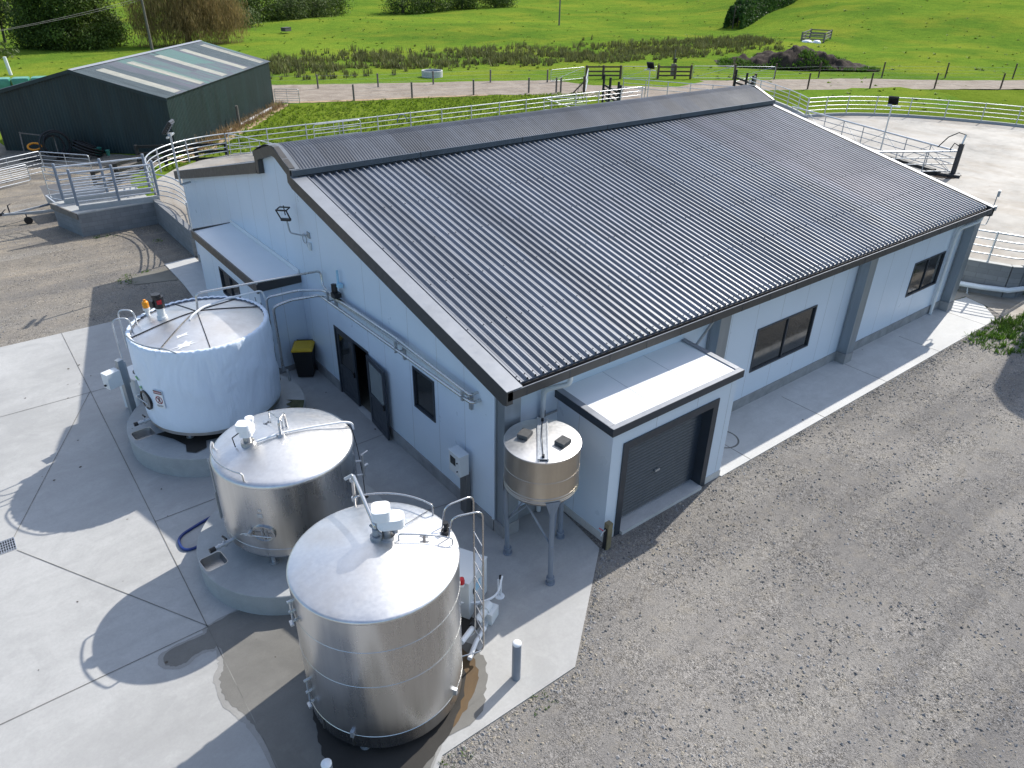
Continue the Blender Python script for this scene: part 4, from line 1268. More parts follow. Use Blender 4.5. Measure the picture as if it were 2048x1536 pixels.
m.build('sight_tube', M['galvdull'], tb, smooth=40)
def outlet(parent, c, r, a, z, L):
    m = MB(); F = frame_at(c, r, a, z); on_ = lambda x, y, zz: tuple(F @ Vector((x, y, zz)))
    m.tube([on_(0, 0, -.05), on_(0, 0, L)], .038, 14); m.tube([on_(0, 0, L * .3), on_(0, 0, L * .45)], .065, 14); m.tube([on_(0, 0, L * .62), on_(0, 0, L * .7)], .055, 14)
    m.tube([on_(0, .03, L * .38), on_(0, .15, L * .38)], .018, 8)
    m.mi = 1
    m.tube([on_(0, 0, L * .86), on_(0, 0, L * 1.12)], .05, 12); m.tube([on_(-.05, .15, L * .38), on_(.1, .17, L * .36)], .022, 8)
    m.build('outlet_valve', [M['galv'], M['black']], parent, smooth=40)
outlet(tb, TB, RB, -172, 1.0, .42)
# sampling tap and cables on the far side
m = MB()
for z in (1.9, 1.55): m.cyl(pol(TB, RB, -20, z), pol(TB, RB + .16, -20, z), .026, 10)
p0 = pol(TB, RB + .14, -20, 0); m.cyl((p0[0], p0[1], 1.5), (p0[0], p0[1], 2.05), .03, 10); m.bar((p0[0], p0[1], 2.05), (p0[0] + .14, p0[1] + .02, 2.08), .03, .02); m.cyl((p0[0] - .02, p0[1], 1.75), (p0[0] + .11, p0[1] + .02, 1.75), .035, 10)
m.build('sampling_tap', M['galv'], tb, smooth=40)
m = MB(); m.tube([(-2.3, 1.9, 2.69), (-2.17, 2.0, 2.5), (-2.12, 1.95, 2.1), (-2.19, 1.65, 1.6), (-2.2, 1.6, .9)], .009, 6)
m.tube([(-4.25, 2.3, zb(-4.25, 2.3) + .3), (-4.42, 2.35, zb(-4.3, 2.3) + .2), (-4.40, 2.33, zb(-4.4, 2.33) + .02)], .012, 6)
m.build('cable', M['black'], tb, smooth=60)

# ---- covered tank (A) on its pad
PA = (-3.37, 7.56)
pa = thing('concrete_plinth', 'round pale concrete plinth under the white fabric covered tank, wet on top', 'plinth', (PA[0], PA[1], .02), 'round tank plinths')
sinkpad(PA, 2.19, .56, pa, (-5.24, 7.55), R(5), .46, .42)
m = MB()
rnd = random.Random(2); P = []
for (x, y) in [(-5.0, 7.3), (-4.72, 6.85), (-4.55, 6.4), (-4.62, 6.1), (-4.45, 5.93), (-4.18, 6.0), (-4.1, 6.3), (-3.6, 6.2), (-2.9, 6.1), (-2.4, 6.4), (-3.0, 7.2)]: P.append((x, y, .5845))
m.add(P, [list(range(len(P)))])
m.build('water_stain', M['darkcon'], pa, smooth=None)
m = MB(); P = [pol(PA, 2.17, a, .584) for a in range(-52, -20, 4)] + [pol(PA, 1.85 - .15 * ((a // 4) % 2), a, .584) for a in range(-20, -53, -4)]
m.add(P, [list(range(len(P)))])
m.build('moss_patch', M['moss'], pa, smooth=None)
TA = (-3.38, 7.60); RA = 1.63; ZA = 3.06
ta = thing('milk_vat', 'milk tank wrapped in a white fabric cover, farthest of the three tanks', 'tank', (TA[0], TA[1], .58), 'milk tanks beside the shed')
m = MB(); m.lathe([(RA - .06, .80), (RA - .02, .81), (RA - .02, 1.2)], TA, 96)
m.build('shell', M['steelold'], ta, smooth=50)
legs(TA, RA - .3, .58, .84, ta, 6, -137)
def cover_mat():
    t = NT('white_cover_shade_tint')
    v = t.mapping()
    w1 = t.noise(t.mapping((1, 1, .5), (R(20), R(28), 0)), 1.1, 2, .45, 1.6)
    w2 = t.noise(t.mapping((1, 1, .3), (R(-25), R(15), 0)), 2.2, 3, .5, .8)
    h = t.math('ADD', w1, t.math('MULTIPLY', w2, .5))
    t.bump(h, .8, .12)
    return t.set((.70, .78, .88), .48, 0, .4)  # white fabric, its bluish shade tone put into the colour
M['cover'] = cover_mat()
m = MB()
nA = 180; rows = [(.90, -.015), (.93, .0), (1.1, .006), (1.3, .008), (1.5, .006), (1.7, .006), (1.9, .008), (2.1, .008), (2.3, .008), (2.5, .01), (2.7, .008), (2.85, .006), (2.96, .004), (3.03, .0), (3.075, -.012), (3.085, -.05), (3.07, -.10)]
for i, (z, dr) in enumerate(rows):
    for k in range(nA):
        a = 2 * math.pi * k / nA
        f = math.sin(a * 3 + z * 2.1) * .5 + math.sin(a * 7 - z * 3.7 + 1) * .3
        diag = max(0, math.sin(a * 5.2 + z * 5.5)) ** 6 * (1 if 3.6 < a < 6.3 else .4)
        wr = .012 * f + .04 * diag * math.sin(math.pi * (z - .9) / 2.2) + .016 * max(0, math.sin(a * 9 - z * 6)) ** 8 * (1 if a > 4.6 else .3)
        sc = .012 * math.sin(a * 60) * (1 if z > 3.0 else 0) + .006 * math.sin(a * 31) * (1 if z > 2.9 else 0)
        rr = RA + dr + wr * (1 if z < 3.0 else .3) + sc
        m.v.append((TA[0] + rr * math.cos(a), TA[1] + rr * math.sin(a), z + (.010 * math.sin(a * 60 + 1) if z > 3.05 else 0)))
for i in range(len(rows) - 1):
    for k in range(nA): m.f.append([i * nA + k, i * nA + (k + 1) % nA, (i + 1) * nA + (k + 1) % nA, (i + 1) * nA + k]); m.m.append(0)
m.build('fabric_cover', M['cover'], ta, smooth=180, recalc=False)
m = MB()
pr_ = [(RA - .05, 3.02)]
for i in range(1, 14): u = i / 13; pr_.append(((RA - .05) * (1 - u) + .002, 3.02 + .23 * (u * .8 + .2 * (1 - (1 - u) ** 2))))
m.lathe(pr_, TA, 96, cap=False)
m.build('lid', M['steeltop'], ta, smooth=50)
za = lambda x, y: (lambda u: 3.02 + .23 * (u * .8 + .2 * (1 - (1 - u) ** 2)))(max(0, 1 - math.hypot(x - TA[0], y - TA[1]) / (RA - .05)))
def strap(p0, p1, w=.012, n=10):
    q = MB()
    P = []
    for i in range(n + 1):
        u = i / n; x = p0[0] + (p1[0] - p0[0]) * u; y = p0[1] + (p1[1] - p0[1]) * u
        P.append((x, y, za(x, y) + .012))
    q.tube(P, w, 6)
    q.build('strap', M['black'], ta, smooth=60)
hub = (-3.30, 7.95)
for a in (-98, -142, 175, 38, 5, 95): strap(hub, pol(TA, 1.53, a, 0)[:2])
m = MB(); x, y = -4.05, 8.2
m.cyl((x, y, za(x, y) - .02), (x, y, za(x, y) + .07), .12, 16); m.cyl((x, y, za(x, y) + .07), (x, y, za(x, y) + .30), .095, 16)
mo = m.build('agitator_motor', M['whitemetal'], ta, smooth=40)
m = MB(); z = za(x, y) + .30; m.cyl((x, y, z), (x, y, z + .28), .125, 20); m.cyl((x - .03, y, z + .28), (x - .03, y, z + .35), .11, 20); m.obox((x - .13, y + .02, z + .12), (.12, .14, .16), .4)
m.mi = 1; F = frame_at((x, y), .125, -95, z + .17); fbox(m, F, -.055, .055, -.05, .05, -.02, .012)
m.build('motor_head', [M['black'], M['red']], mo, smooth=40)
m = MB(); x, y = -4.25, 8.80; z = za(x, y)
m.cyl((x, y, z - .02), (x, y, z + .16), .05, 12); m.cyl((x, y, z + .16), (x, y, z + .22), .085, 16)
bo = m.build('beacon', M['whitemetal'], ta, smooth=40)
m = MB(); m.lathe([(.075, z + .22), (.08, z + .30), (.075, z + .36), (.06, z + .385), (.03, z + .39), (.03, z + .43), (.002, z + .435)], (x, y), 20)
m.build('beacon_lens', M['amber'], bo, smooth=50)
for a in (163, 146):
    p0 = pol(TA, 1.48, a, 0); p1 = pol(TA, 1.86, a, 0)
    q = MB(); zz = za(p0[0], p0[1])
    path = [(p0[0], p0[1], zz), (p0[0], p0[1], 3.42), (p1[0], p1[1], 3.42), (p1[0], p1[1], 2.4), ]
    q.tube(fillet(path, .19, 8), .019, 10); q.build('grab_loop', M['galv'], ta, smooth=60)
pts = [pol(TA, 1.62, a, 0)[:2] for a in range(172, 239, 8)]
q = MB(); q.tube(fillet([(x, y, 3.06 if i in (0, len(pts) - 1) else 3.17) for i, (x, y) in enumerate(pts)], .1), .019, 10)
q.build('guard_rail', M['galvdull'], ta, smooth=60)
rnd = random.Random(31)
m = MB()
for (cx, cy, n_, s_) in ((-4.02, 6.55, 7, .26), (-3.95, 6.95, 4, .16)):
    P = []
    for k in range(n_ * 2):
        a_ = 6.28 * k / (n_ * 2); r_ = s_ * (rnd.uniform(.8, 1.1) if k % 2 else rnd.uniform(.35, .6)); X_ = cx + r_ * math.cos(a_) * 1.3; Y_ = cy + r_ * math.sin(a_) * .55
        P.append((X_, Y_, za(X_, Y_) + .006))
    m.add(P, [list(range(len(P)))])
m.build('torn_film', M['white'], ta, smooth=None)
manhole(ta, TA, RA + .02, -168, 1.60, .25, 1.0, 'galvdull', 'black')
outlet(ta, TA, RA, -176, .93, .34)
# danger sign
F = frame_at(TA, RA + .035, -149, 1.80)
m = MB(); fbox(m, F, -.135, .135, -.24, .24, 0, .006)
so = m.build('danger_sign', M['white'], ta, smooth=None)
m = MB(); fbox(m, F, -.125, .125, .14, .23, .0065, .009)
m.build('sign_band', M['signblk'], so, smooth=None)
m = MB(); fbox(m, F, -.105, .105, .155, .215, .0095, .012)
fdisc(m, F @ Matrix.Translation((0, -.02, 0)), .105, 1, .007, .010, .085)
on_frame(m, F, [(-.075, .045, .0125), (-.06, .06, .0125), (.075, -.085, .0125), (.06, -.10, .0125)], [(0, 1, 2, 3)])
m.build('sign_red', M['signred'], so, smooth=None)
text_mesh('sign_word', 'DANGER', .058, M['white'], so, F @ Matrix.Translation((0, .185, .0135)))
m = MB(); G = F @ Matrix.Translation((0, -.02, 0))
fdisc(m, G @ Matrix.Translation((.01, .052, 0)), .02, 1, .0075, .0095)
on_frame(m, G, [(-.03, .03, .0092), (.035, .03, .0092), (.03, -.02, .0092), (-.015, -.02, .0092)], [(0, 1, 2, 3)])
on_frame(m, G, [(-.015, -.02, .0092), (.01, -.02, .0092), (-.03, -.08, .0092), (-.05, -.08, .0092)], [(0, 1, 2, 3)])
on_frame(m, G, [(.005, -.02, .0092), (.03, -.02, .0092), (.055, -.07, .0092), (.035, -.075, .0092)], [(0, 1, 2, 3)])
m.build('sign_figure', M['signblk'], so, smooth=None)
m = MB()
for i, y in enumerate((-.165, -.185, -.205)): fbox(m, F, -.10, .10 - .03 * i, y - .004, y + .004, .0065, .008)
m.build('sign_lines', M['signblk'], so, smooth=None)
m = MB(); F = frame_at(TA, RA + .03, -178, 2.02)
on_frame(m, F, [(-.2, .02, .004), (-.05, .10, .004), (.18, .06, .004), (.02, .02, .004)], [(0, 1, 2, 3)])
on_frame(m, F, [(.02, -.16, .004), (.16, -.08, .004), (.2, -.18, .004), (.12, -.2, .004)], [(0, 1, 2, 3)])
m.build('cover_print', M['lime'], ta, smooth=None)

# ---- stainless pipework from the shed wall to the covered tank
pw = thing('pipework', 'stainless milk pipes along the gable wall and across to the covered tank', 'pipes', (-.2, 7.5, 3))
def pipe(pts, r, fil=.12, name='pipe', mat='steelpipe'):
    q = MB(); q.tube(fillet(pts, fil), r, 12); return q.build(name, M[mat], pw, smooth=60)
pipe([(-.005, .47, 3.14), (-.22, .47, 3.14), (-.24, 3.6, 3.10), (-.24, 7.55, 3.02), (-.9, 8.0, 2.88), (-1.36, 8.05, 2.78), (-1.36, 8.05, .95)], .036)
pipe([(-.005, .56, 3.28), (-.20, .56, 3.28), (-.20, 3.6, 3.36), (-.20, 7.35, 3.22), (-.62, 8.0, 3.10), (-1.42, 8.3, 2.98), (-1.46, 8.3, 1.0)], .030)
pipe([(-.12, 3.3, 3.30), (-.12, 7.3, 3.20), (-.12, 7.55, 3.30), (-.10, 7.62, 3.66), (-1.2, 7.75, 3.66), (-3.22, 7.98, 3.66), (-3.26, 7.98, 3.24)], .028)
pipe([(-.14, 3.4, 3.22), (-.14, 7.1, 3.12), (-.3, 7.5, 3.05)], .020)
pipe([(-.17, .6, 3.205), (-.17, 3.4, 3.25), (-.17, 6.9, 3.16)], .018)
pipe([(-1.46, 8.25, 2.95), (-1.55, 8.2, 3.25), (-2.5, 8.0, 3.34), (-3.2, 7.75, 3.36), (-3.52, 7.55, 3.30), (-3.6, 7.5, 3.24)], .026, .1, 'pipe', 'white')
for y in (.75, 3.45, 7.0):
    q = MB(); q.box(-.28, -.002, y, y + .04, 3.02, 3.045) if y > 1 else q.box(-.26, -.002, y, y + .04, 3.06, 3.085)
    q.box(-.06, -.002, y - .02, y + .06, 2.78, 3.08)
    for z in (3.07, 3.2): q.box(-.27, -.21, y - .005, y + .045, z, z + .10)
    q.build('pipe_bracket', M['galvdull'], pw, smooth=None)
q = MB(); q.cyl((-.16, 6.65, 3.2), (-.16, 6.65, 3.62), .05, 12); q.cyl((-.18, 6.72, 3.35), (-.18, 6.72, 3.6), .06, 12); q.box(-.28, -.08, 6.5, 6.72, 3.28, 3.40)
q.build('control_valve', M['black'], pw, smooth=40)
q = MB(); q.cyl((-.10, 6.58, 3.62), (-.10, 6.58, 4.0), .03, 10); q.obox((-.10, 6.5, 3.62), (.12, .14, .1))
q.build('valve_actuator', M['ltblue'], pw, smooth=40)
q = MB()
q.tube([(-1.44, 8.12, .9), (-1.55, 8.2, 1.2), (-1.62, 8.3, 2.0), (-1.6, 8.25, 2.9)], .010, 6); q.tube([(-1.5, 8.0, .62), (-1.58, 8.1, 1.3), (-1.66, 8.3, 2.4), (-1.7, 8.35, 3.05)], .008, 6)
q.build('cable', M['black'], pw, smooth=60)
q = MB(); q.tube([(-1.3, 7.95, .9), (-1.25, 7.9, .4), (-1.2, 7.85, .12), (-1.28, 7.75, .05)], .035, 10); q.cyl((-1.36, 8.05, .85), (-1.36, 8.05, 1.0), .05, 12)
q.build('drain_hose', M['galvdull'], pw, smooth=60)

# ---- wheelie bin
b = thing('wheelie_bin', 'black wheelie bin with a yellow lid in the corner by the annex', 'bin', (-.38, 8.92, .022), rz=R(-32))
def hull(m, x0, x1, y0, y1, z0, X0, X1, Y0, Y1, z1):
    m.add([(x0, y0, z0), (x1, y0, z0), (x1, y1, z0), (x0, y1, z0), (X0, Y0, z1), (X1, Y0, z1), (X1, Y1, z1), (X0, Y1, z1)], [(3, 2, 1, 0), (4, 5, 6, 7), (0, 1, 5, 4), (1, 2, 6, 5), (2, 3, 7, 6), (3, 0, 4, 7)])
m = MB(); hull(m, -.23, .23, -.24, .22, .03, -.29, .29, -.34, .32, .92)
m.build('bin_body', M['binbody'], b, smooth=None, bevel=.025, local=True)
m = MB(); hull(m, -.305, .305, -.36, .33, .92, -.30, .30, -.35, .33, .965); hull(m, -.275, .275, -.32, .30, .966, -.22, .22, -.26, .25, 1.0)
lo = m.build('bin_lid', M['yellow'], b, smooth=None, bevel=.012, local=True)
m = MB(); m.cyl((-.2, .37, .95), (.2, .37, .95), .022, 10); m.box(-.24, -.2, .3, .39, .92, .975); m.box(.2, .24, .3, .39, .92, .975)
m.build('bin_handle', M['binbody'], b, smooth=40, local=True)
for sx in (-.27, .27):
    m = MB(); m.cyl((sx - .025, .26, .1), (sx + .025, .26, .1), .1, 20)
    m.build('wheel', M['rubber'], b, smooth=40, local=True)

# ---- electrical cabinets on posts
c = thing('control_cabinet', 'pale control cabinet with a screen on a grey steel post beside the gable corner', 'cabinet', (-.13, .90, .022))
m = MB(); m.box(-.19, -.07, .78, 1.02, .022, 1.16)
m.build('post', M['cond'], c, smooth=None, bevel=.008)
m = MB(); m.box(-.37, -.13, .74, 1.16, 1.16, 1.68); m.box(-.39, -.12, .73, 1.17, 1.681, 1.70)
co = m.build('cabinet_box', M['whitemetal'], c, smooth=None, bevel=.012)
m = MB(); m.box(-.376, -.371, .90, 1.10, 1.38, 1.58)
m.build('screen', M['glassd'], co, smooth=None)
m = MB(); m.cyl((-.39, .83, 1.50), (-.37, .83, 1.50), .018, 10); m.cyl((-.39, .83, 1.28), (-.37, .83, 1.28), .018, 10)
m.build('latch', M['black'], co, smooth=None)
c = thing('power_post', 'grey square post with a white switch box, left of the covered tank', 'post', (-5.12, 9.2, .022))
m = MB(); m.obox((-5.12, 9.2, .95), (.15, .15, 1.86), R(20)); m.obox((-5.12, 9.2, .03), (.34, .34, .02), R(20))
m.build('post', M['column'], c, smooth=None)
m = MB(); m.obox((-5.06, 9.30, 1.50), (.05, .30, .62), R(20))
m.build('back_plate', M['galvdull'], c, smooth=None)
m = MB(); m.obox((-5.40, 9.02, 1.50), (.36, .26, .42), R(20)); m.mi = 1; m.obox((-5.60, 8.95, 1.40), (.04, .05, .04), R(20))
m.build('switch_box', [M['whitemetal'], M['black']], c, smooth=None)
c = thing('cooling_unit', 'white cooling unit half hidden behind the covered tank', 'cooler', (-4.75, 9.75, .022))
m = MB(); m.obox((-4.75, 9.75, .62), (.62, .85, 1.1), R(20))
cu_ = m.build('casing', M['whitemetal'], c, smooth=None, bevel=.02)
m = MB(); m.cyl((-4.62, 9.7, 1.17), (-4.62, 9.7, 1.19), .2, 24)
m.build('fan_grille', M['black'], c, smooth=None)

# ---- white cooling unit beside the front tank
AX = Vector((-.876, -.482, 0)); AY = Vector((-.482, .876, 0))
c = thing('cooling_unit', 'white metal cooling cabinet with a red lamp behind the front tank ladder', 'cooler', (-1.19, -1.38, .022))
Mx = Matrix((AX, AY, (0, 0, 1))).transposed()
def lp(u, v, z): q = Vector((-1.19, -1.38, 0)) + AX * u + AY * v; return (q.x, q.y, z)
m = MB(); p0 = lp(.39, .36, .49); m.obox(p0, (.78, .72, .90), M=Mx); p0 = lp(.39, .36, .955); m.obox(p0, (.80, .74, .02), M=Mx)
m.build('casing', M['whitemetal'], c, smooth=None, bevel=.006)
m = MB(); p0 = lp(.43, -.012, .62); m.obox(p0, (.22, .006, .2), M=Mx)
m.build('blue_print', M['ltblue'], c, smooth=None)
m = MB(); p0 = lp(.60, -.02, .62); m.obox(p0, (.03, .02, .14), M=Mx)
m.build('door_handle', M['black'], c, smooth=None)
m = MB(); p0 = lp(.86, .10, 0); m.cyl((p0[0], p0[1], .96), (p0[0], p0[1], 1.02), .05, 14); m.bar(lp(.78, .10, .93), lp(.88, .10, .96), .05, .03)
lb = m.build('lamp_base', M['whitemetal'], c, smooth=40)
m = MB(); m.lathe([(.055, 1.02), (.058, 1.08), (.045, 1.14), (.002, 1.16)], (p0[0], p0[1]), 18)
m.build('lamp_lens', M['red'], lb, smooth=50)
m = MB()
for dv in (0, .06):
    m.tube(fillet([lp(.80, .16 + dv, .44 - dv), lp(.55, -.18, .36 - dv * .5), lp(.25, -.36, .36), lp(-.02, -.32, .58)], .2, 6), .02, 8)
m.build('hose', M['white'], c, smooth=60)
c = thing('pipe_stand', 'slim white pipe standing out of the concrete by the cooling cabinet', 'pipe', (-1.03, -1.62, .022))
m = MB(); m.cyl((-1.03, -1.62, .02), (-1.03, -1.62, .5), .022, 10); m.cyl((-1.08, -1.60, .02), (-1.08, -1.60, .48), .016, 10); m.lathe([(.10, .023), (.09, .04), (.02, .05)], (-1.05, -1.61), 20)
m.build('pipe', M['white'], c, smooth=40)
m = MB(); m.cyl((-1.04, -1.62, .5), (-1.04, -1.62, .57), .03, 10)
m.build('cap', M['black'], c, smooth=40)
c = thing('pump', 'white and black milk pump with pipes between the front tank and cooling cabinet', 'pump', (-1.75, -2.0, .022))
m = MB(); m.tube([(-2.45, -2.35, .38), (-2.2, -2.22, .34), (-1.98, -2.12, .32)], .05, 12); m.tube([(-2.42, -2.55, .12), (-2.1, -2.3, .11), (-1.8, -2.15, .13)], .045, 12)
m.build('suction_pipe', M['white'], c, smooth=50)
m = MB(); m.tube([(-2.08, -2.17, .33), (-1.95, -2.10, .32)], .085, 16)
m.build('coupling', M['black'], c, smooth=40)
m = MB(); m.tube([(-1.95, -2.10, .32), (-1.66, -1.95, .30)], .075, 16); m.tube([(-1.66, -1.95, .30), (-1.5, -1.86, .30)], .10, 18); m.obox((-1.52, -1.98, .16), (.3, .16, .26), R(28)); m.obox((-1.6, -1.9, .06), (.5, .24, .08), R(28))
m.build('motor', M['whitemetal'], c, smooth=40)

# ---- feed silo on tripod legs
SC = (.28, -1.17)
c = thing('feed_hopper', 'round stainless hopper on three grey legs beside the roller-door porch', 'hopper', (SC[0], SC[1], .022))
m = MB(); m.lathe([(.12, 1.45), (.66, 1.88), (.735, 1.97), (.735, 1.99), (.735, 2.4), (.735, 2.94)], SC, 80)
for z in (2.0, 2.04, 2.10, 2.47): seam_ring(m, SC, .735, z, .009 if z < 2.2 else .005)
m.build('drum', M['silo'], c, smooth=40)
m = MB(); m.lathe([(.738, 2.92), (.748, 2.935), (.745, 2.955), (.70, 2.966), (.35, 2.985), (.002, 2.992)], SC, 80, cap=False)
m.build('hopper_lid', M['steeltop'], c, smooth=50)
m = MB()
dv = Vector((math.cos(R(51)), math.sin(R(51)), 0)); nv = Vector((-dv.y, dv.x, 0))
for o_ in (-.09, .09):
    q0 = Vector((SC[0], SC[1], 3.005)) + nv * o_ - dv * .70; q1 = Vector((SC[0], SC[1], 3.005)) + nv * o_ + dv * .72
    q0.z -= .012; q1.z -= .012
    m.bar(q0, q1, .025, .05)
q0 = Vector((SC[0], SC[1], 3.0)); m.bar(q0 - dv * .69, q0 + dv * .70, .15, .012)
hr = m.build('lid_hinge_rail', M['galv'], c, smooth=None)
m = MB(); q0 = Vector((SC[0], SC[1], 3.02)); m.tube([q0 - dv * .62, q0 + dv * .0 + Vector((0, 0, .02)) + nv * .02, q0 + dv * .65], .008, 6)
for u in (-.62, .6): m.obox(tuple(q0 + dv * u), (.06, .05, .06), R(51))
m.cyl(tuple(q0 + dv * .70 - nv * .05), tuple(q0 + dv * .70 - nv * .05 + Vector((0, 0, .16))), .008, 6)
m.build('hinge_rod', M['black'], hr, smooth=None)
FEET = [(-.188, -.738), (-.022, -1.933), (1.029, -1.027)]
for fx, fy in FEET:
    e = Vector((fx - SC[0], fy - SC[1], 0)); e.normalize()
    tx, ty = SC[0] + e.x * .70, SC[1] + e.y * .70
    m = MB(); m.cyl((fx, fy, .06), (tx, ty, 2.0), .052, 16)
    lg = m.build('leg', M['legpaint'], c, smooth=40)
    m = MB(); t_ = Vector((-e.y, e.x, 0)); a0 = Vector((tx, ty, 2.02)) + e * .05
    P = [a0 - t_ * .15, a0 + t_ * .15, a0 + t_ * .055 - Vector((0, 0, .30)), a0 - t_ * .055 - Vector((0, 0, .30))]
    vs = [tuple(p) for p in P] + [tuple(p - e * .012) for p in P]
    m.add(vs, [(0, 1, 2, 3), (7, 6, 5, 4), (0, 4, 5, 1), (1, 5, 6, 2), (2, 6, 7, 3), (3, 7, 4, 0)])
    m.build('leg_gusset', M['legpaint'], lg, smooth=None)
    m = MB(); m.cyl((fx, fy, .022), (fx, fy, .05), .10, 18); m.cyl((fx, fy, .05), (fx, fy, .12), .062, 14); m.cyl((fx, fy, .14), (fx, fy, .18), .085, 16)
    m.build('leg_foot', M['legpaint'], lg, smooth=40)
for (i, j) in ((0, 1), (1, 0), (1, 2), (2, 1), (2, 0), (0, 2)):
    fx, fy = FEET[i]; gx, gy = FEET[j]
    m = MB(); e = Vector((gx - SC[0], gy - SC[1], 0)).normalized()
    m.bar((fx, fy, .95), (SC[0] + e.x * .70 + (fx - gx) * .25, SC[1] + e.y * .70 + (fy - gy) * .25, 1.95), .04, .018)
    m.build('brace', M['legpaint'], c, smooth=None)
def paver(x, y, rz, lab):
    o = MB(); o.obox((x, y, 3.03), (.26, .22, .085), rz)
    tag(o.build('weight_block', M['paver'], loc=(x, y, 2.985), smooth=None, bevel=.014), lab, 'paver', 'dark pavers weighing down the hopper lid')
paver(.06, -.90, R(25), 'dark paver on the hopper lid, nearer the gable wall'); paver(.48, -1.52, R(12), 'dark paver on the hopper lid, nearer the porch')

# ---- tap post, bollards, drain, hose
c = thing('tap_post', 'short square timber post with a tap at the porch corner', 'post', (1.62, -1.86, 0))
m = MB(); m.obox((1.62, -1.86, .34), (.13, .13, .7), 0)
m.build('post', M['postwood'], c, smooth=None, bevel=.01)
m = MB(); m.box(1.53, 1.555, -1.9, -1.82, 0, .56)
m.build('pipe_lagging', M['black'], c, smooth=None)
m = MB(); m.tube(fillet([(1.55, -1.86, .54), (1.42, -1.88, .54), (1.38, -1.885, .47)], .04), .016, 8); m.mi = 1; m.bar((1.45, -1.88, .57), (1.40, -1.80, .62), .02, .012)
m.build('tap', [M['galv'], M['red']], c, smooth=40)
def bollard(x, y, lab):
    c = thing('bollard', lab, 'bollard', (x, y, .022), 'steel bollards on the concrete')
    m = MB(); m.cyl((x, y, .022), (x, y, .88), .078, 28); m.build('post', M['legpaint'], c, smooth=40)
    m = MB(); m.lathe([(.079, .88), (.079, .90), (.06, .925), (.002, .932)], (x, y), 28); m.build('cap', M['white'], c, smooth=50)
bollard(-1.951, -3.295, 'grey steel bollard with white cap casting a long shadow near the gravel edge')
bollard(-5.43, -3.33, 'grey steel bollard with white cap cut off by the bottom edge of the photo')
c = thing('drain_grate', 'galvanised bar drain grate let into the concrete at the left edge', 'drain', (-8.68, 5.7, .022))
m = MB(); m.box(-9.0, -8.37, 5.50, 5.93, .0236, .0255)
m.build('pit', M['black'], c, smooth=None)
m = MB()
for i in range(15): x = -8.99 + i * .044; m.box(x, x + .010, 5.505, 5.925, .026, .034)
for i in range(5): y = 5.53 + i * .09; m.box(-8.99, -8.375, y, y + .012, .0345, .037)
m.box(-9.0, -8.365, 5.49, 5.503, .026, .035); m.box(-9.0, -8.365, 5.927, 5.94, .026, .035); m.box(-8.372, -8.36, 5.503, 5.927, .026, .035)
m.build('bars', M['galv'], c, smooth=None)
m = MB(); m.tube(fillet([(-4.4, 4.15, .05), (-5.05, 4.02, .05), (-5.62, 3.82, .05), (-5.62, 3.28, .05), (-5.1, 3.30, .05), (-4.6, 3.66, .05), (-4.4, 3.9, .05)], .4, 8), .032, 12)
tag(m.build('hose', M['blue'], loc=(-5.3, 3.6, .02), smooth=60), 'loop of dark blue hose on the concrete behind the middle plinth', 'hose')
rnd = random.Random(77); m = MB()
for i in range(46):
    x, y = rnd.uniform(-9.5, -5), rnd.uniform(-6, 14)
    if rnd.random() < .25: x, y = rnd.uniform(-5, 0), rnd.uniform(4.5, 9)
    s_ = rnd.uniform(.012, .04)
    P = [(x + s_ * rnd.uniform(.5, 1.2) * math.cos(a_ * 1.05), y + s_ * rnd.uniform(.5, 1.2) * math.sin(a_ * 1.05), .027 + rnd.uniform(0, .006)) for a_ in range(6)]
    m.add(P, [list(range(6))])
tag(m.build('leaf_litter', paint('dead_leaf', (.07, .055, .045), .8, var=.3), smooth=None), kind='stuff')

# ---- lamps and aerials on the building
c = thing('wall_lamp', 'small black bracket floodlight on the gable wall above the annex', 'lamp', (0, 8.7, 4.4))
m = MB(); m.tube(fillet([(-.005, 8.35, 4.42), (-.12, 8.45, 4.40), (-.34, 8.8, 4.42), (-.36, 8.85, 4.75)], .08), .022, 8); m.box(-.03, -.003, 8.27, 8.43, 4.34, 4.5)
m.tube(arc((-.06, 0), .0, 0, 1, 1, 0), .001, 3) if False else None
m.tube([(-.03, 8.62 + .13 * math.cos(a_ * .523), 4.25 + .13 * math.sin(a_ * .523)) for a_ in range(12)], .010, 6, closed=True)
m.build('bracket', M['galvdull'], c, smooth=60)
m = MB(); Mx = Matrix.Rotation(R(-22), 3, 'Y')
e_ = Vector((.72, -.69, 0)); c0 = Vector((-.38, 8.85, 4.78))
m.bar(c0 - e_ * .13, c0 + e_ * .13, .10, .06)
for sx in (-1, 1): m.bar(c0 + e_ * .13 * sx, c0 + e_ * (.14 * sx - .05) + Vector((-.06, -.02, .26)), .035, .035)
c1 = c0 - e_ * .05 + Vector((-.06, -.02, .26)); m.bar(c1 - e_ * .15, c1 + e_ * .15, .035, .035); m.bar(c1 - e_ * .10 + Vector((.12, .12, .04)), c1 + e_ * .18 + Vector((.12, .12, .04)), .03, .03)
for sx in (-1, 1): m.bar(c1 + e_ * .14 * sx, c1 + e_ * (.14 * sx + .04) + Vector((.12, .12, .04)), .025, .025); m.cyl((-.38, 8.85, 4.9), (-.40, 8.85, 5.16), .014, 6)
m.build('lamp_head', M['black'], c, smooth=None)
m = MB(); m.cyl((-.03, 8.30, 4.02), (-.03, 8.30, 4.22), .05, 12); m.tube([(-.03, 8.55, 4.15), (-.04, 8.42, 4.05), (-.03, 8.32, 4.02)], .01, 6)
m.build('junction_box', M['whitemetal'], c, smooth=40)
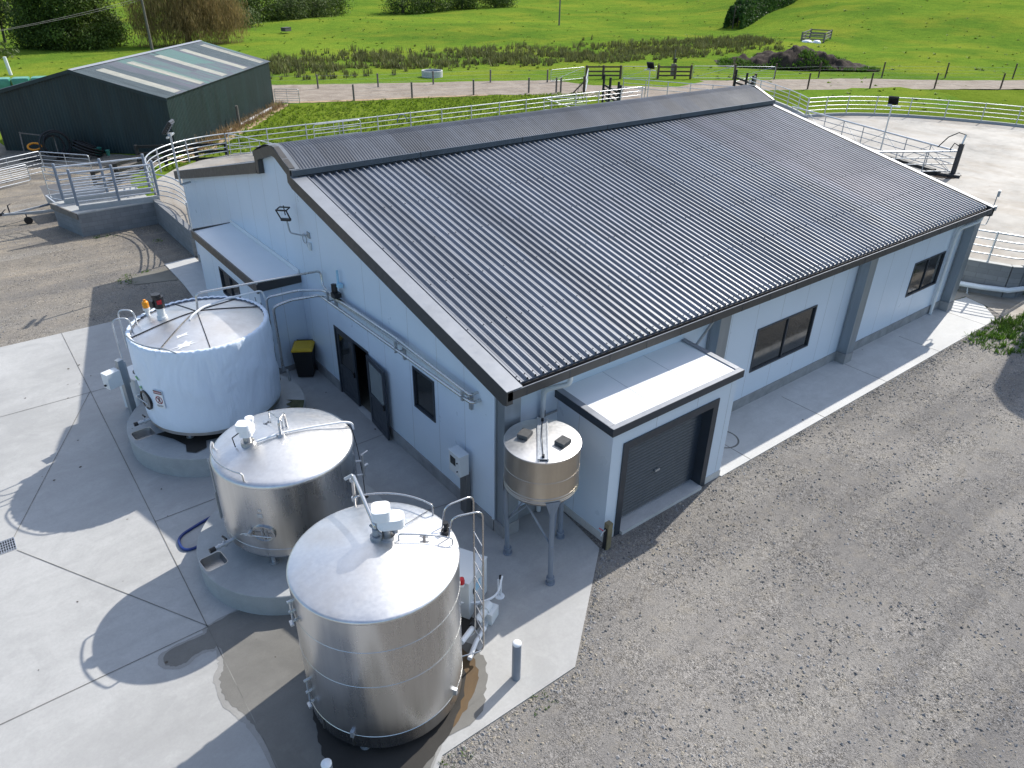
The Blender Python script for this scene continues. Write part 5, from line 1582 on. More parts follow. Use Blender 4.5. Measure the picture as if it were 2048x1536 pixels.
def floodlight(base, top, lab, az, foot):
    c = thing('floodlight_mast', lab, 'floodlight', foot, 'floodlights on tall masts')
    m = MB(); m.tube(fillet([foot, (base[0], base[1], foot[2]), base, top] if abs(foot[0] - base[0]) > .1 else [foot, top], .15), .038, 12)
    m.build('mast', M['galv'], c, smooth=60)
    t = Vector((math.cos(R(az)), math.sin(R(az)), 0)); n = Vector((-t.y, t.x, 0))
    m = MB(); m.bar(Vector(top) - n * .42, Vector(top) + n * .42, .07, .05)
    m.build('crossbar', M['galv'], c, smooth=None)
    m = MB()
    Mx = Matrix.Rotation(R(az), 3, 'Z') @ Matrix.Rotation(R(-38), 3, 'Y')
    p = Vector(top) + Vector((0, 0, .30)) + t * .02
    m.obox(p, (.08, .50, .52), M=Mx); 
    for k in range(6): m.obox(p + Mx @ Vector((-.06, 0, -.22 + k * .088)), (.05, .46, .012), M=Mx)
    h = m.build('lamp_head', M['black'], c, smooth=None)
    m = MB(); m.obox(p + Mx @ Vector((.045, 0, 0)), (.008, .44, .46), M=Mx)
    m.build('lamp_glass', M['glassl'], h, smooth=None)
    m = MB(); m.obox(Vector(top) + Vector((0, 0, .06)) + n * .12 - t * .03, (.10, .22, .10), R(az))
    m.build('driver_box', M['galvdull'], h, smooth=None)
floodlight((-.42, 18.93, 3.6), (-.42, 18.93, 5.25), 'floodlight on a bent galvanised mast fixed to the left end of the gable', 150, (-.03, 19.1, 3.5))
floodlight((34.0, 10.3, 1.05), (34.0, 10.3, 4.42), 'floodlight on a tall mast in the yard, in front of the curved yard fence', 20, (34.0, 10.3, 1.04))
floodlight((33.8, 27.6, 1.05), (33.8, 27.6, 4.42), 'floodlight on a tall mast behind the ridge of the shed roof', 20, (33.8, 27.6, 1.04))
c = thing('aerial', 'thin aerial with a small box on the far eave corner', 'aerial', (20.75, -.45, 3.7))
m = MB(); m.tube(fillet([(20.6, -.3, 3.2), (20.95, -.4, 3.15), (21.05, -.4, 3.5), (21.05, -.4, 4.15)], .1), .016, 8); m.obox((21.0, -.42, 3.72), (.34, .12, .16))
m.build('mast', M['galvdull'], c, smooth=50)
m = MB(); m.obox((21.13, -.4, 4.22), (.16, .08, .2), R(20))
m.build('receiver', M['galvdull'], c, smooth=None)

# ================================================================== GREEN SHED AND ITS CLUTTER
GS = (4.74, 39.8, 0); GR = math.atan2(.761, .648)
gs = thing('farm_shed', 'old dark green steel shed with a patchy faded roof and five pale skylight strips', 'shed', GS, rz=GR)
LU, LW, ZE, ZR = 18.4, 11.0, 3.36, 4.78
def wallrib(m, a, b, z0f, z1f, n):
    # corrugated wall between a and b in plan, top given by z1f(u)
    A = Vector((*a, 0)); B = Vector((*b, 0)); t = (B - A).normalized(); nr = Vector((t.y, -t.x, 0))
    base = len(m.v)
    for i in range(n + 1):
        u = i / n; p = A.lerp(B, u) + nr * (.02 if i % 4 in (1, 2) else 0)
        m.v += [(p.x, p.y, z0f(u)), (p.x, p.y, z1f(u))]
    for i in range(n): m.f.append([base + 2 * i, base + 2 * i + 2, base + 2 * i + 3, base + 2 * i + 1]); m.m.append(0)
m = MB(); wallrib(m, (0, 0), (LU, 0), lambda u: 0, lambda u: ZE, 380)
m.build('side_wall', M['greenwall'], gs, smooth=None, local=True)
m = MB(); wallrib(m, (0, LW), (0, 0), lambda u: 0, lambda u: ZE + (ZR - ZE) * (1 - abs(2 * u - 1)), 220)
m.build('front_wall', M['greenwall'], gs, smooth=None, local=True)
m = MB(); m.box(0, LU, LW - .04, LW, 0, ZE); m.prismx([(0, 0), (LW, 0), (LW, ZE), (LW / 2, ZR), (0, ZE)], LU - .05, LU)
m.build('rear_walls', M['greenwall'], gs, smooth=None, local=True)
def gslope(y0, z0, y1, z1, u0, u1, up_):
    m = MB(); n = int((u1 - u0) / .0475); b = len(m.v)
    for i in range(n + 1):
        u = u0 + (u1 - u0) * i / n; dz = (.022 if i % 4 in (1, 2) else 0) + up_
        m.v += [(u, y0, z0 + dz), (u, y1, z1 + dz)]
    for i in range(n): m.f.append([2 * i, 2 * i + 2, 2 * i + 3, 2 * i + 1]); m.m.append(0)
    return m
s_ = (ZR - ZE) / (LW / 2)
rf = gslope(-.12, ZE - .12 * s_ + .03, LW / 2, ZR + .03, -.15, LU + .12, 0).build('roof', M['greenroof'], gs, smooth=None, recalc=False, local=True)
gslope(LW + .12, ZE - .12 * s_ + .03, LW / 2, ZR + .03, -.15, LU + .12, 0).build('roof', M['greenroof'], gs, smooth=None, recalc=False, local=True)
for u in (1.9, 5.6, 9.5, 13.5, 17.2):
    gslope(.1, ZE + .1 * s_ + .03, 4.75, ZE + 4.75 * s_ + .03, u - .42, u + .42, .012).build('skylight', M['fibre'], rf, smooth=None, recalc=False, local=True)
m = MB(); m.add([(-.16, LW / 2 - .24, ZR + .02), (LU + .13, LW / 2 - .24, ZR + .02), (LU + .13, LW / 2, ZR + .085), (-.16, LW / 2, ZR + .085), (-.16, LW / 2 + .24, ZR + .02), (LU + .13, LW / 2 + .24, ZR + .02)], [(0, 1, 2, 3), (3, 2, 5, 4)])
m.build('ridge_cap', M['flash'], gs, smooth=None, local=True)
m = MB()
for (y0, z0, y1, z1) in ((-.14, ZE - .03, LW / 2, ZR + .06), (LW + .14, ZE - .03, LW / 2, ZR + .06)):
    m.add([(-.17, y0, z0 - .2), (-.17, y1, z1 - .2), (-.17, y1, z1), (-.17, y0, z0), (-.13, y0, z0 - .2), (-.13, y1, z1 - .2), (-.13, y1, z1), (-.13, y0, z0)], [(0, 1, 2, 3), (4, 7, 6, 5), (0, 4, 5, 1), (1, 5, 6, 2), (2, 6, 7, 3), (3, 7, 4, 0)])
m.build('barge_board', M['greenwall'], gs, smooth=None, local=True)
def gl(u, v, z=0):  # shed frame to world
    return (GS[0] + u * .648 - v * .761, GS[1] + u * .761 + v * .648, z)
# pvc pipe lying along the wall, post and little gate at the far corner
m = MB(); m.cyl(gl(9.2, -.55, .12), gl(16.8, -.5, .12), .11, 14); m.cyl(gl(4.5, -.4, .08), gl(8.0, -.45, .08), .07, 10)
tag(m.build('pipe', M['white'], loc=gl(13, -.5), smooth=50), 'long white pipe lying in dry grass along the green shed', 'pipe')
m = MB(); p = gl(8.8, -.65); m.cyl(p, (p[0], p[1], 1.5), .10, 10)
tag(m.build('wooden_post', M['greytimber'], loc=p, smooth=50), 'lone dark post standing close to the green shed side wall', 'post')

def coil(lab, c, r0, r1, n, tilt, axis_, turns=9, grp='coils of black pipe'):
    m = MB(); P = []
    Mx = Matrix.Rotation(tilt, 3, axis_)
    for i in range(turns * 22 + 1):
        a_ = i / 22 * 6.283; u = i / (turns * 22)
        rr = r0 + (r1 - r0) * abs(math.sin(u * 9.4)); q = Mx @ Vector((rr * math.cos(a_), rr * math.sin(a_), (u - .5) * n))
        P.append((c[0] + q.x, c[1] + q.y, c[2] + q.z))
    m.tube(P, .045, 6)
    tag(m.build('pipe_coil', M['rubber'], loc=(c[0], c[1], 0), smooth=60), lab, 'coil', grp)
coil('coil of black pipe standing on edge against the green shed', (-1.35, 42.6, .86), .42, .82, .5, R(82), 'X')
coil('coil of black pipe lying tilted beside the standing coil', (.25, 42.2, .50), .35, .85, .5, R(28), 'Y')
def bucket(x, y, s, mat, lab):
    m = MB(); m.lathe([(.12 * s, .0), (.16 * s, .36 * s), (.17 * s, .37 * s), (.165 * s, .38 * s), (.15 * s, .36 * s), (.11 * s, .03)], (x, y), 20)
    tag(m.build('bucket', M[mat], loc=(x, y, 0), smooth=50), lab, 'bucket', 'buckets by the green shed')
bucket(.75, 42.1, 1.35, 'tealbucket', 'large dark teal bucket in the shade of the green shed')
bucket(1.25, 42.0, .85, 'bluegreen', 'small pale teal bucket right of the large bucket')
bucket(.42, 42.9, .7, 'white', 'small white bucket left of the large teal bucket')
c = thing('scrap_timber', 'pile of dark timber and pipe in the shade before the green shed', 'timber pile', (-2.5, 42.2, 0))
rnd = random.Random(3)
for k in range(7):
    m = MB(); x = -3.4 + k * .32; m.bar((x, 43.2 + rnd.uniform(-.4, .4), .12 + .07 * k % .3), (x + 1.4 + rnd.random(), 42.3 + rnd.uniform(-.5, .3), .15 + .1 * rnd.random()), .14, .08)
    m.build('plank', M['greytimber' if k % 2 else 'blacktimber'], c, smooth=None)
c = thing('sawhorse', 'bare timber frame leaning at the green shed front wall', 'frame', (-2.7, 43.8, 0))
m = MB(); m.bar((-3.0, 43.6, 0), (-2.85, 44.1, 1.5), .07, .05); m.bar((-2.9, 44.1, 1.45), (-1.3, 42.9, 1.25), .07, .05); m.bar((-1.3, 42.9, 1.25), (-1.35, 42.5, 0), .07, .05)
m.build('frame_rails', M['greytimber'], c, smooth=None)
m = MB(); m.tube([(-2.4 + .35 * math.cos(a_ * .42), 43.2 + .1 * math.sin(a_ * .42), .75 + .18 * math.sin(a_ * .42)) for a_ in range(15)], .06, 8, closed=True)
tag(m.build('hose_ring', M['amber'], loc=(-2.4, 43.2, .6), smooth=60), 'orange ring of hose hanging at the green shed front', 'hose')
for i in range(4):
    m = MB(); a_ = gl(.5 * i - .2, 10.6 - .25 * i); 
    m.bar((-4.2 - .16 * i, 45.2, 0), (-4.0 - .12 * i, 46.6, 1.6 - .1 * i), .12, .04)
    tag(m.build('plank', M['greytimber'], loc=(-4.2 - .16 * i, 45.2, 0), smooth=None), 'grey plank leaning at the left corner of the green shed', 'plank', 'planks leaning on the green shed')

# ================================================================== RAILS, RACE AND HOLDING YARD
def rail_fence(name, lab, top, heights, posts, z0, rp=.038, rr=.024, group=None, ztop=None, cat='fence', post_mat='galv', rail_mat='galv'):
    # top: plan polyline; heights: rail heights over z0; posts: plan points
    c = thing(name, lab, cat, (posts[0][0], posts[0][1], z0), group)
    for h in heights:
        m = MB(); m.tube([(p[0], p[1], z0 + h) for p in top], rr * (1.35 if h == max(heights) else 1), 8)
        m.build('rail', M[rail_mat], c, smooth=60)
    for p in posts:
        m = MB(); m.cyl((p[0], p[1], z0 - .02), (p[0], p[1], z0 + max(heights) + .05), rp, 10)
        m.build('post', M[post_mat], c, smooth=50)
    return c
P5 = [1.15, .89, .65, .42, .20]
P4 = [1.15, .85, .55, .26]
# long straight rail behind the shed
xs_ = [5.9 + 2.4 * i for i in range(15)]
rail_fence('rail_fence', 'long straight galvanised rail fence running behind the ridge of the shed', [(5.9, 33.4), (39.4, 33.4)], P4, [(x, 33.4) for x in xs_], 1.07, group='galvanised rail fences')
# swinging gate set into the long rail
c = thing('rail_gate', 'rounded galvanised tube gate standing in front of the long rail fence', 'gate', (11.1, 33.25, 1.07))
m = MB(); m.tube(fillet([(11.1, 33.22, 1.12), (11.1, 33.22, 2.2), (14.2, 33.22, 2.2), (14.2, 33.22, 1.12), (11.2, 33.22, 1.12)], .18), .028, 8)
m.build('gate_frame', M['galv'], c, smooth=60)
for z in (1.45, 1.85):
    m = MB(); m.cyl((11.1, 33.22, z), (14.2, 33.22, z), .022, 8); m.build('gate_bar', M['galv'], c, smooth=50)
for x in (12.4, 12.75):
    m = MB(); m.cyl((x, 33.22, 1.12), (x, 33.22, 2.2), .022, 8); m.build('gate_upright', M['galv'], c, smooth=50)
c = thing('rail_gate', 'galvanised gate with diagonal bars opened out from the long rail fence', 'gate', (29.0, 33.2, 1.07))
m = MB(); m.tube(fillet([(29.0, 33.2, 1.15), (29.0, 33.2, 2.25), (32.0, 31.9, 2.25), (32.0, 31.9, 1.15), (29.1, 33.2, 1.15)], .1), .026, 8)
m.build('gate_frame', M['galv'], c, smooth=60)
for z in (1.45, 1.75, 2.0):
    m = MB(); m.cyl((29.0, 33.2, z), (32.0, 31.9, z), .02, 8); m.build('gate_bar', M['galv'], c, smooth=50)
m = MB(); m.cyl((29.0, 33.2, 2.25), (32.0, 31.9, 1.15), .02, 8); m.build('gate_brace', M['galv'], c, smooth=50)
c = thing('rail_gate', 'small galvanised gate with a slanting brace at the start of the long rail', 'gate', (6.0, 33.2, 1.07))
m = MB(); m.tube(fillet([(6.0, 33.2, 1.15), (6.0, 33.2, 2.2), (6.2, 33.2, 2.2), (8.5, 32.2, 1.5), (8.5, 32.2, 1.15), (6.1, 33.2, 1.15)], .1), .026, 8)
m.build('gate_frame', M['galv'], c, smooth=60)
for k in range(4):
    m = MB(); u = .2 + k * .2; m.cyl((6.0 + 2.5 * u, 33.2 - u, 1.15), (6.0 + 2.5 * u, 33.2 - u, 2.2 - .7 * u), .02, 8); m.build('gate_upright', M['galv'], c, smooth=50)
m = MB(); m.cyl((6.0, 33.2, 1.6), (8.5, 32.2, 1.4), .02, 8); m.build('gate_bar', M['galv'], c, smooth=50)
m = MB(); m.tube(arc((.0, .0), .25, 0, 1, 1, 0), .001, 3) if False else m.tube([(17.2 + .35 * math.cos(a_ * .35), 33.3, 1.75 + .45 * math.sin(a_ * .35)) for a_ in range(10)], .025, 8)
tag(m.build('hose', M['blue'], loc=(17.2, 33.3, 1.07), smooth=60), 'blue hose hooped over the long rail fence', 'hose')
m = MB(); m.tube([(32.6 + .35 * math.cos(a_ * .35), 33.25, 1.6 + .45 * math.sin(a_ * .35)) for a_ in range(10)], .025, 8)
tag(m.build('hose', M['rubber'], loc=(32.6, 33.25, 1.07), smooth=60), 'dark hose hooped over the far part of the long rail', 'hose')
# curved rails at the race corner
bk = arc((5.9, 28.0), 5.4, 182, 90, 22, 0)
rail_fence('curved_rail_fence', 'curved galvanised rail fence sweeping round the corner of the exit race', bk, P5, [bk[i] for i in (0, 5, 10, 16, 22)], 1.07, group='galvanised rail fences')
nb = [(.32, 26.42), (.62, 25.9), (.80, 25.2), (.86, 24.4), (.80, 23.5), (.60, 22.5), (.30, 21.4), (.12, 20.95)]
rail_fence('curved_rail_fence', 'curved galvanised rail fence bowing from the ramp gate to the shed wall', nb, P5, [nb[0], nb[4], nb[7]], 1.07, group='galvanised rail fences')
m = MB(); m.tube([(2.6 + .5 * math.cos(a_ * .4), 28.6 + .55 * math.sin(a_ * .4), 1.12) for a_ in range(13)], .03, 8)
tag(m.build('hose', M['blue'], loc=(2.6, 28.6, 1.06), smooth=60), 'blue hose lying curled on the exit race floor', 'hose')
# loading ramp
c = thing('loading_ramp', 'grey block loading ramp with timber edge and kerbs', 'ramp', (-1.6, 27.2, 0))
m = MB(); m.prism([(-3.14, 26.23), (.0, 26.31), (.0, 29.4), (-3.75, 28.55)], 0, 1.0)
m.build('ramp_walls', M['block'], c, smooth=None)
m = MB(); m.prism([(-3.16, 26.21), (.0, 26.29), (.0, 29.4), (-3.77, 28.56)], 1.002, 1.06)
m.build('ramp_deck', M['rampc'], c, smooth=None)
m = MB(); m.bar((-3.19, 26.2, .93), (-3.82, 28.58, .93), .05, .26)
m.build('timber_edge', M['greytimber'], c, smooth=None)
KF = [(-2.97, 26.72), (.32, 26.40)]; KB = [(-3.3, 28.15), (.33, 27.95)]
for k in (KF, KB):
    m = MB(); m.bar((k[0][0], k[0][1], 1.16), (k[1][0], k[1][1], 1.16), .2, .2); m.build('kerb', M['pad'], c, smooth=None)
def ramp_rails(k, lab, n, ph):
    c = thing('ramp_rail', lab, 'fence', (k[0][0], k[0][1], 1.26), 'loading ramp rails')
    A = Vector((*k[0], 0)); B = Vector((*k[1], 0))
    for i in range(n):
        p = A.lerp(B, i / (n - 1)); m = MB(); m.cyl((p.x, p.y, 1.25), (p.x, p.y, 2.80), .062, 12)
        m.lathe([(.062, 2.80), (.05, 2.83), (.002, 2.845)], (p.x, p.y), 12, cap=False)
        m.build('post', M['legpaint'], c, smooth=50)
    for z in (1.42, 1.64, 1.87, 2.10, 2.34, 2.66):
        m = MB(); m.cyl((A.x, A.y, z), (B.x, B.y, z), .032 if z < 2.5 else .042, 8); m.build('rail', M['galv'], c, smooth=50)
ramp_rails(KF, 'rail on the near kerb of the loading ramp', 3, 0)
ramp_rails(KB, 'rail on the far kerb of the loading ramp', 3, 0)
c = thing('rail_gate', 'narrow rounded tube gate hinged on the left end of the loading ramp', 'gate', (-3.3, 28.2, 1.06))
m = MB(); m.tube(fillet([(-3.32, 28.2, 2.62), (-3.7, 28.9, 2.62), (-3.7, 28.9, 1.2), (-3.32, 28.2, 1.2), (-3.32, 28.2, 2.62)], .15), .024, 8); 
m.build('gate_frame', M['galv'], c, smooth=60)
for z in (1.6, 2.0, 2.3):
    m = MB(); m.cyl((-3.32, 28.2, z), (-3.7, 28.9, z), .018, 8); m.build('gate_bar', M['galv'], c, smooth=50)
# trailer behind the ramp
c = thing('farm_trailer', 'grey galvanised farm trailer parked behind the loading ramp', 'trailer', (-3.0, 31.0, 0))
a_ = Vector((-3.68, 31.0, 0)); b_ = Vector((-3.55, 29.5, 0)); fwd = (b_ - a_).normalized(); lon = Vector((-fwd.y, fwd.x, 0)) 
def tp(u, v, z): q = a_ + fwd * v + lon * u; return (q.x, q.y, z)
TM = Matrix((lon, fwd, (0, 0, 1))).transposed()
m = MB()
def tbx(u0, u1, v0, v1, z0, z1): m.obox(tp((u0 + u1) / 2, (v0 + v1) / 2, (z0 + z1) / 2), (u1 - u0, v1 - v0, z1 - z0), M=TM)
tbx(0, 2.6, 0, 1.55, .42, .46); tbx(0, .04, 0, 1.55, .46, .80); tbx(.04, 2.6, 0, .04, .46, .80); tbx(.04, 2.6, 1.51, 1.55, .46, .80)
m.build('tray', M['galvdull'], c, smooth=None)
m = MB(); tbx(-.02, .05, -.02, 1.57, .80, .84); tbx(.05, 2.6, -.02, .05, .80, .84); tbx(.05, 2.6, 1.5, 1.57, .80, .84)
m.build('top_rim', M['galv'], c, smooth=None)
m = MB(); m.bar(tp(.2, .1, .44), tp(-1.75, .85, .46), .07, .09); m.bar(tp(.2, 1.45, .44), tp(-1.75, .9, .46), .07, .09); m.bar(tp(-1.6, .87, .47), tp(-2.1, .92, .5), .12, .09)
m.build('drawbar', M['galvdull'], c, smooth=None)
m = MB(); m.bar(tp(-2.0, .92, .53), tp(-2.3, .95, .53), .1, .12); m.cyl(tp(-1.75, .8, .4), tp(-1.75, .8, .85), .03, 8); m.bar(tp(-1.75, .8, .85), tp(-1.6, .7, .88), .03, .03); m.bar(tp(-2.1, 1.0, .6), tp(-1.9, 1.0, .75), .03, .03); m.cyl(tp(-2.35, .95, .4), tp(-2.35, .95, .68), .02, 6)
m.build('coupling', M['seamdark'], c, smooth=None)
m = MB(); q0 = tp(-1.2, 1.22, .16); q1 = tp(-1.2, 1.33, .16); m.cyl(q0, q1, .17, 20); m.cyl(tp(-1.2, 1.25, .16), tp(-1.2, 1.0, .5), .025, 8)
m.build('jockey_wheel', M['rubber'], c, smooth=50)
for v in (-.16, 1.6):
    m = MB(); m.cyl(tp(1.35, v, .31), tp(1.35, v + .16, .31), .31, 28); wl = m.build('wheel', M['rubber'], c, smooth=50)
    m = MB(); m.cyl(tp(1.35, v - .01, .31), tp(1.35, v + .17, .31), .17, 20); m.build('rim', M['galv'], wl, smooth=50)
    m = MB()
    for k in range(9):
        t = R(20 * k + 10); t2 = R(20 * k + 30)
        if k < 8: m.add([tp(1.35 + .42 * math.cos(t), v - .02, .33 + .42 * math.sin(t)), tp(1.35 + .42 * math.cos(t2), v - .02, .33 + .42 * math.sin(t2)), tp(1.35 + .42 * math.cos(t2), v + .2, .33 + .42 * math.sin(t2)), tp(1.35 + .42 * math.cos(t), v + .2, .33 + .42 * math.sin(t))], [(0, 1, 2, 3)])
    m.build('mudguard', M['galvdull'], c, smooth=60)
m = MB(); m.add([tp(.0, -.06, .5), tp(2.2, -.06, .5), tp(2.2, -.75, 1.1), tp(.0, -.75, 1.1), tp(.0, -.09, .52), tp(2.2, -.09, .52), tp(2.2, -.78, 1.12), tp(.0, -.78, 1.12)], [(0, 1, 2, 3), (7, 6, 5, 4), (0, 4, 5, 1), (1, 5, 6, 2), (2, 6, 7, 3), (3, 7, 4, 0)])
m.build('loading_board', M['cond'], c, smooth=None)
# wire-bar yard gates at the far left
def bar_gate(lab, A, B, z0, z1, nb_, ups, name='rail_gate'):
    c = thing(name, lab, 'gate', (A[0], A[1], z0))
    m = MB(); m.tube(fillet([(A[0], A[1], z0), (A[0], A[1], z1), (B[0], B[1], z1), (B[0], B[1], z0), (A[0] + .05 * (B[0] - A[0]), A[1] + .05 * (B[1] - A[1]), z0)], .12), .026, 8)
    m.build('gate_frame', M['galv'], c, smooth=60)
    for k in range(nb_):
        z = z0 + (z1 - z0) * (k + 1) / (nb_ + 1); m = MB(); m.cyl((A[0], A[1], z), (B[0], B[1], z), .017, 8); m.build('gate_bar', M['galv'], c, smooth=50)
    for u in ups:
        m = MB(); x, y = A[0] + (B[0] - A[0]) * u, A[1] + (B[1] - A[1]) * u; m.cyl((x, y, z0), (x, y, z1), .017, 8); m.build('gate_upright', M['galv'], c, smooth=50)
bar_gate('long galvanised bar gate at the left edge below the green shed', (-6.4, 37.3), (-2.62, 39.3), .14, 1.22, 4, (.3, .55))
bar_gate('galvanised bar gate swung open behind the loading ramp', (-2.6, 39.3), (-.6, 36.9), .12, 1.2, 4, (.5,))
bar_gate('lower galvanised bar gate in front of the long gate at the left edge', (-6.6, 36.0), (-3.55, 37.6), .12, .95, 3, (.5,))
bar_gate('small galvanised gate at the far corner of the green shed', gl(18.5, -.1)[:2], gl(18.7, -2.1)[:2], .15, 1.25, 5, (.5,))
# black board fences
def board_fence(lab, pts, zs, mat, pw_=.16, h=1.25, grp=None, z0=0):
    c = thing('board_fence', lab, 'fence', (pts[0][0], pts[0][1], z0), grp)
    for i, p in enumerate(pts):
        m = MB(); m.obox((p[0], p[1], z0 + h / 2), (pw_, pw_, h), R(20)); m.build('post', M[mat], c, smooth=None)
    for z in zs:
        m = MB()
        for i in range(len(pts) - 1): m.bar((pts[i][0], pts[i][1], z0 + z), (pts[i + 1][0], pts[i + 1][1], z0 + z), .05, .16)
        m.build('board', M[mat], c, smooth=None)
board_fence('black board fence between the race corner and the green shed', [(6.6, 35.9), (5.0, 36.5), (3.4, 37.2), (2.1, 37.9)], (.35, .75, 1.15), 'blacktimber', grp='black board fences')
board_fence('black board fence low behind the loading ramp', [(2.0, 36.2), (.2, 34.6), (-1.1, 33.5)], (.3, .65, 1.0), 'blacktimber', grp='black board fences', h=1.1)
board_fence('black board fence at the end of the race beyond the ridge', [(40.8, 39.2), (39.8, 37.4), (38.6, 35.2), (37.4, 33.8)], (.35, .72, 1.08, 1.45), 'blacktimber', grp='black board fences', h=2.3, z0=.15)
board_fence('short black board fence at the yard entrance past the ridge end', [(53.5, 34.9), (52.4, 32.9), (51.2, 31.4)], (.4, .8, 1.2), 'blacktimber', grp='black board fences', h=1.9, z0=.6)
board_fence('brown timber rail fence left of the middle floodlight', [(50.4, 51.7), (52.0, 50.8), (53.6, 49.8)], (.35, .75, 1.2), 'timber', .2, 1.35, 'brown timber fences beyond the track')
board_fence('brown timber rail fence right of the middle floodlight', [(57.2, 47.7), (58.8, 46.7), (60.3, 45.8)], (.35, .75, 1.2), 'timber', .2, 1.4, 'brown timber fences beyond the track')
# wire gates between them
def wire_gate(lab, A, B, h=1.2):
    c = thing('wire_gate', lab, 'gate', (A[0], A[1], 0), 'light wire gates by the track')
    m = MB(); m.tube(fillet([(A[0], A[1], .1), (A[0], A[1], h), (B[0], B[1], h), (B[0], B[1], .1), (A[0] + .02, A[1], .1)], .15), .028, 8)
    m.build('gate_frame', M['galv'], c, smooth=60)
    for k in range(4):
        m = MB(); z = .1 + (h - .1) * (k + 1) / 5; m.cyl((A[0], A[1], z), (B[0], B[1], z), .008, 6); m.build('wire', M['galv'], c, smooth=None)
    m = MB(); m.cyl((A[0], A[1], .1), (B[0], B[1], h), .018, 6); m.build('gate_brace', M['galv'], c, smooth=50)
wire_gate('wire gate left of the first brown timber fence', (45.4, 51.7), (50.2, 51.8)); wire_gate('wire gate between the two brown timber fences', (53.8, 49.7), (57.0, 47.8), 1.25)
wire_gate('wire gate right of the second brown timber fence', (60.5, 45.7), (64.4, 43.3), 1.3); wire_gate('wire gate crossing the track before the brown fences', (43.5, 44.4), (49.6, 50.6), 1.2)
wire_gate('wire gate from the black board fence towards the yard', (41.0, 39.0), (44.4, 37.6), 1.3); wire_gate('wire gate near the right end of the ridge, beside the mound', (64.6, 43.2), (68.5, 40.9), 1.25); wire_gate('wire gate beside the short black fence at the yard entrance', (54.0, 35.2), (59.0, 36.6), 1.4)
for x, y, h, lab in ((43.4, 44.45, 1.55, 'thick brown strainer post at the near end of the track gate'), (64.5, 43.25, 1.5, 'thick brown strainer post beside the mound'), (53.7, 35.1, 2.0, 'thick dark strainer post by the short black fence'), (59.1, 36.7, 1.6, 'brown strainer post on the near track edge right of the ridge')):
    m = MB(); m.cyl((x, y, -.1), (x, y, h), .13, 12); m.mi = 0
    tag(m.build('strainer_post', M['timber'], loc=(x, y, 0), smooth=50), lab, 'post', 'strainer posts')
m = MB(); m.cyl((42.0, 44.5, .1), (43.3, 44.5, 1.0), .07, 8)
tag(m.build('stay', M['timber'], loc=(42.6, 44.5, 0), smooth=50), 'slanting timber stay propping the track gate post', 'post')
c = thing('meter_post', 'dark post carrying a round meter behind the second brown timber fence', 'post', (61.1, 49.0, 0))
m = MB(); m.cyl((61.1, 49.0, 0), (61.1, 49.0, 2.6), .06, 8); m.obox((61.1, 49.0, .55), (.5, .3, 1.2), R(-30)); m.build('post', M['greytimber'], c, smooth=50)
m = MB(); m.obox((61.1, 48.9, 1.5), (.35, .2, .45), R(-30)); m.build('meter_box', M['black'], c, smooth=None)
# post and wire fences along the track
def wire_fence(lab, pts, h):
    c = thing('post_and_wire_fence', lab, 'fence', (pts[0][0], pts[0][1], 0), 'post and wire fences along the track')
    for p in pts:
        m = MB(); m.cyl((p[0], p[1], -.1), (p[0], p[1], h), .085, 8); m.build('post', M['greytimber' if h < 1.4 else 'timber'], c, smooth=50)
    for z in (.4, .75, 1.1):
        m = MB(); m.tube([(p[0], p[1], z) for p in pts], .006, 4); m.build('wire', M['galvdull'], c, smooth=None)
wire_fence('post and wire fence on the near side of the track, left half', [(23.3, 52.3), (28.3, 50.8), (34.0, 49.3), (39.2, 47.6), (41.6, 46.4), (42.0, 46.2)], 1.33)
wire_fence('post and wire fence on the far side of the track, left half', [(19.2, 62.6), (23.6, 60.3), (28.9, 58.2), (34.4, 56.9), (40.1, 55.0), (45.2, 52.0)], 1.22)
wire_fence('post and wire fence on the near side of the track, right half', [(59.2, 36.8), (65.1, 34.5), (71.2, 31.2), (77.3, 27.5), (83.6, 23.6), (90, 19.2)], 1.5)
wire_fence('post and wire fence on the far side of the track, right half', [(68.7, 41.0), (74.5, 39.2), (81.3, 35.4), (87.6, 31.2), (94.0, 26.5), (101, 21.5)], 1.55)
# curved yard fences on their kerb
def kerb_fence(lab, pts, posts, zk0, zk1):
    c = rail_fence('curved_rail_fence', lab, pts, [1.15, .86, .57, .28], posts, zk1, group='galvanised rail fences')
    m = MB(); n = len(pts)
    for i in range(n - 1): m.bar((pts[i][0], pts[i][1], (zk0 + zk1) / 2), (pts[i + 1][0], pts[i + 1][1], (zk0 + zk1) / 2), .16, zk1 - zk0)
    m.build('kerb', M['pad'], c, smooth=None)
    return c
def spl(pts, n=6):
    out = []
    P = [Vector((*p, 0)) for p in pts]
    for i in range(len(P) - 1):
        p0 = P[max(i - 1, 0)]; p1 = P[i]; p2 = P[i + 1]; p3 = P[min(i + 2, len(P) - 1)]
        for k in range(n):
            u = k / n
            q = .5 * (2 * p1 + (p2 - p0) * u + (2 * p0 - 5 * p1 + 4 * p2 - p3) * u * u + (3 * p1 - p0 - 3 * p2 + p3) * u ** 3)
            out.append((q.x, q.y))
    out.append((P[-1].x, P[-1].y)); return out
k1 = spl([(50.9, 31.5), (49.9, 29.6), (48.8, 27.4), (47.5, 25.2), (46.2, 23.4), (45.0, 21.9)])
k2 = spl([(45.15, 21.95), (47.2, 21.35), (49.2, 20.3), (51.3, 18.4), (53.0, 16.0), (54.3, 13.4), (55.2, 10.8), (55.6, 6.5), (53.5, 1.5)])
kerb_fence('curved galvanised rail fence on a dark kerb just past the ridge end', k1, [k1[i] for i in (0, 6, 12, 18, 24, 30)], .75, 1.24)
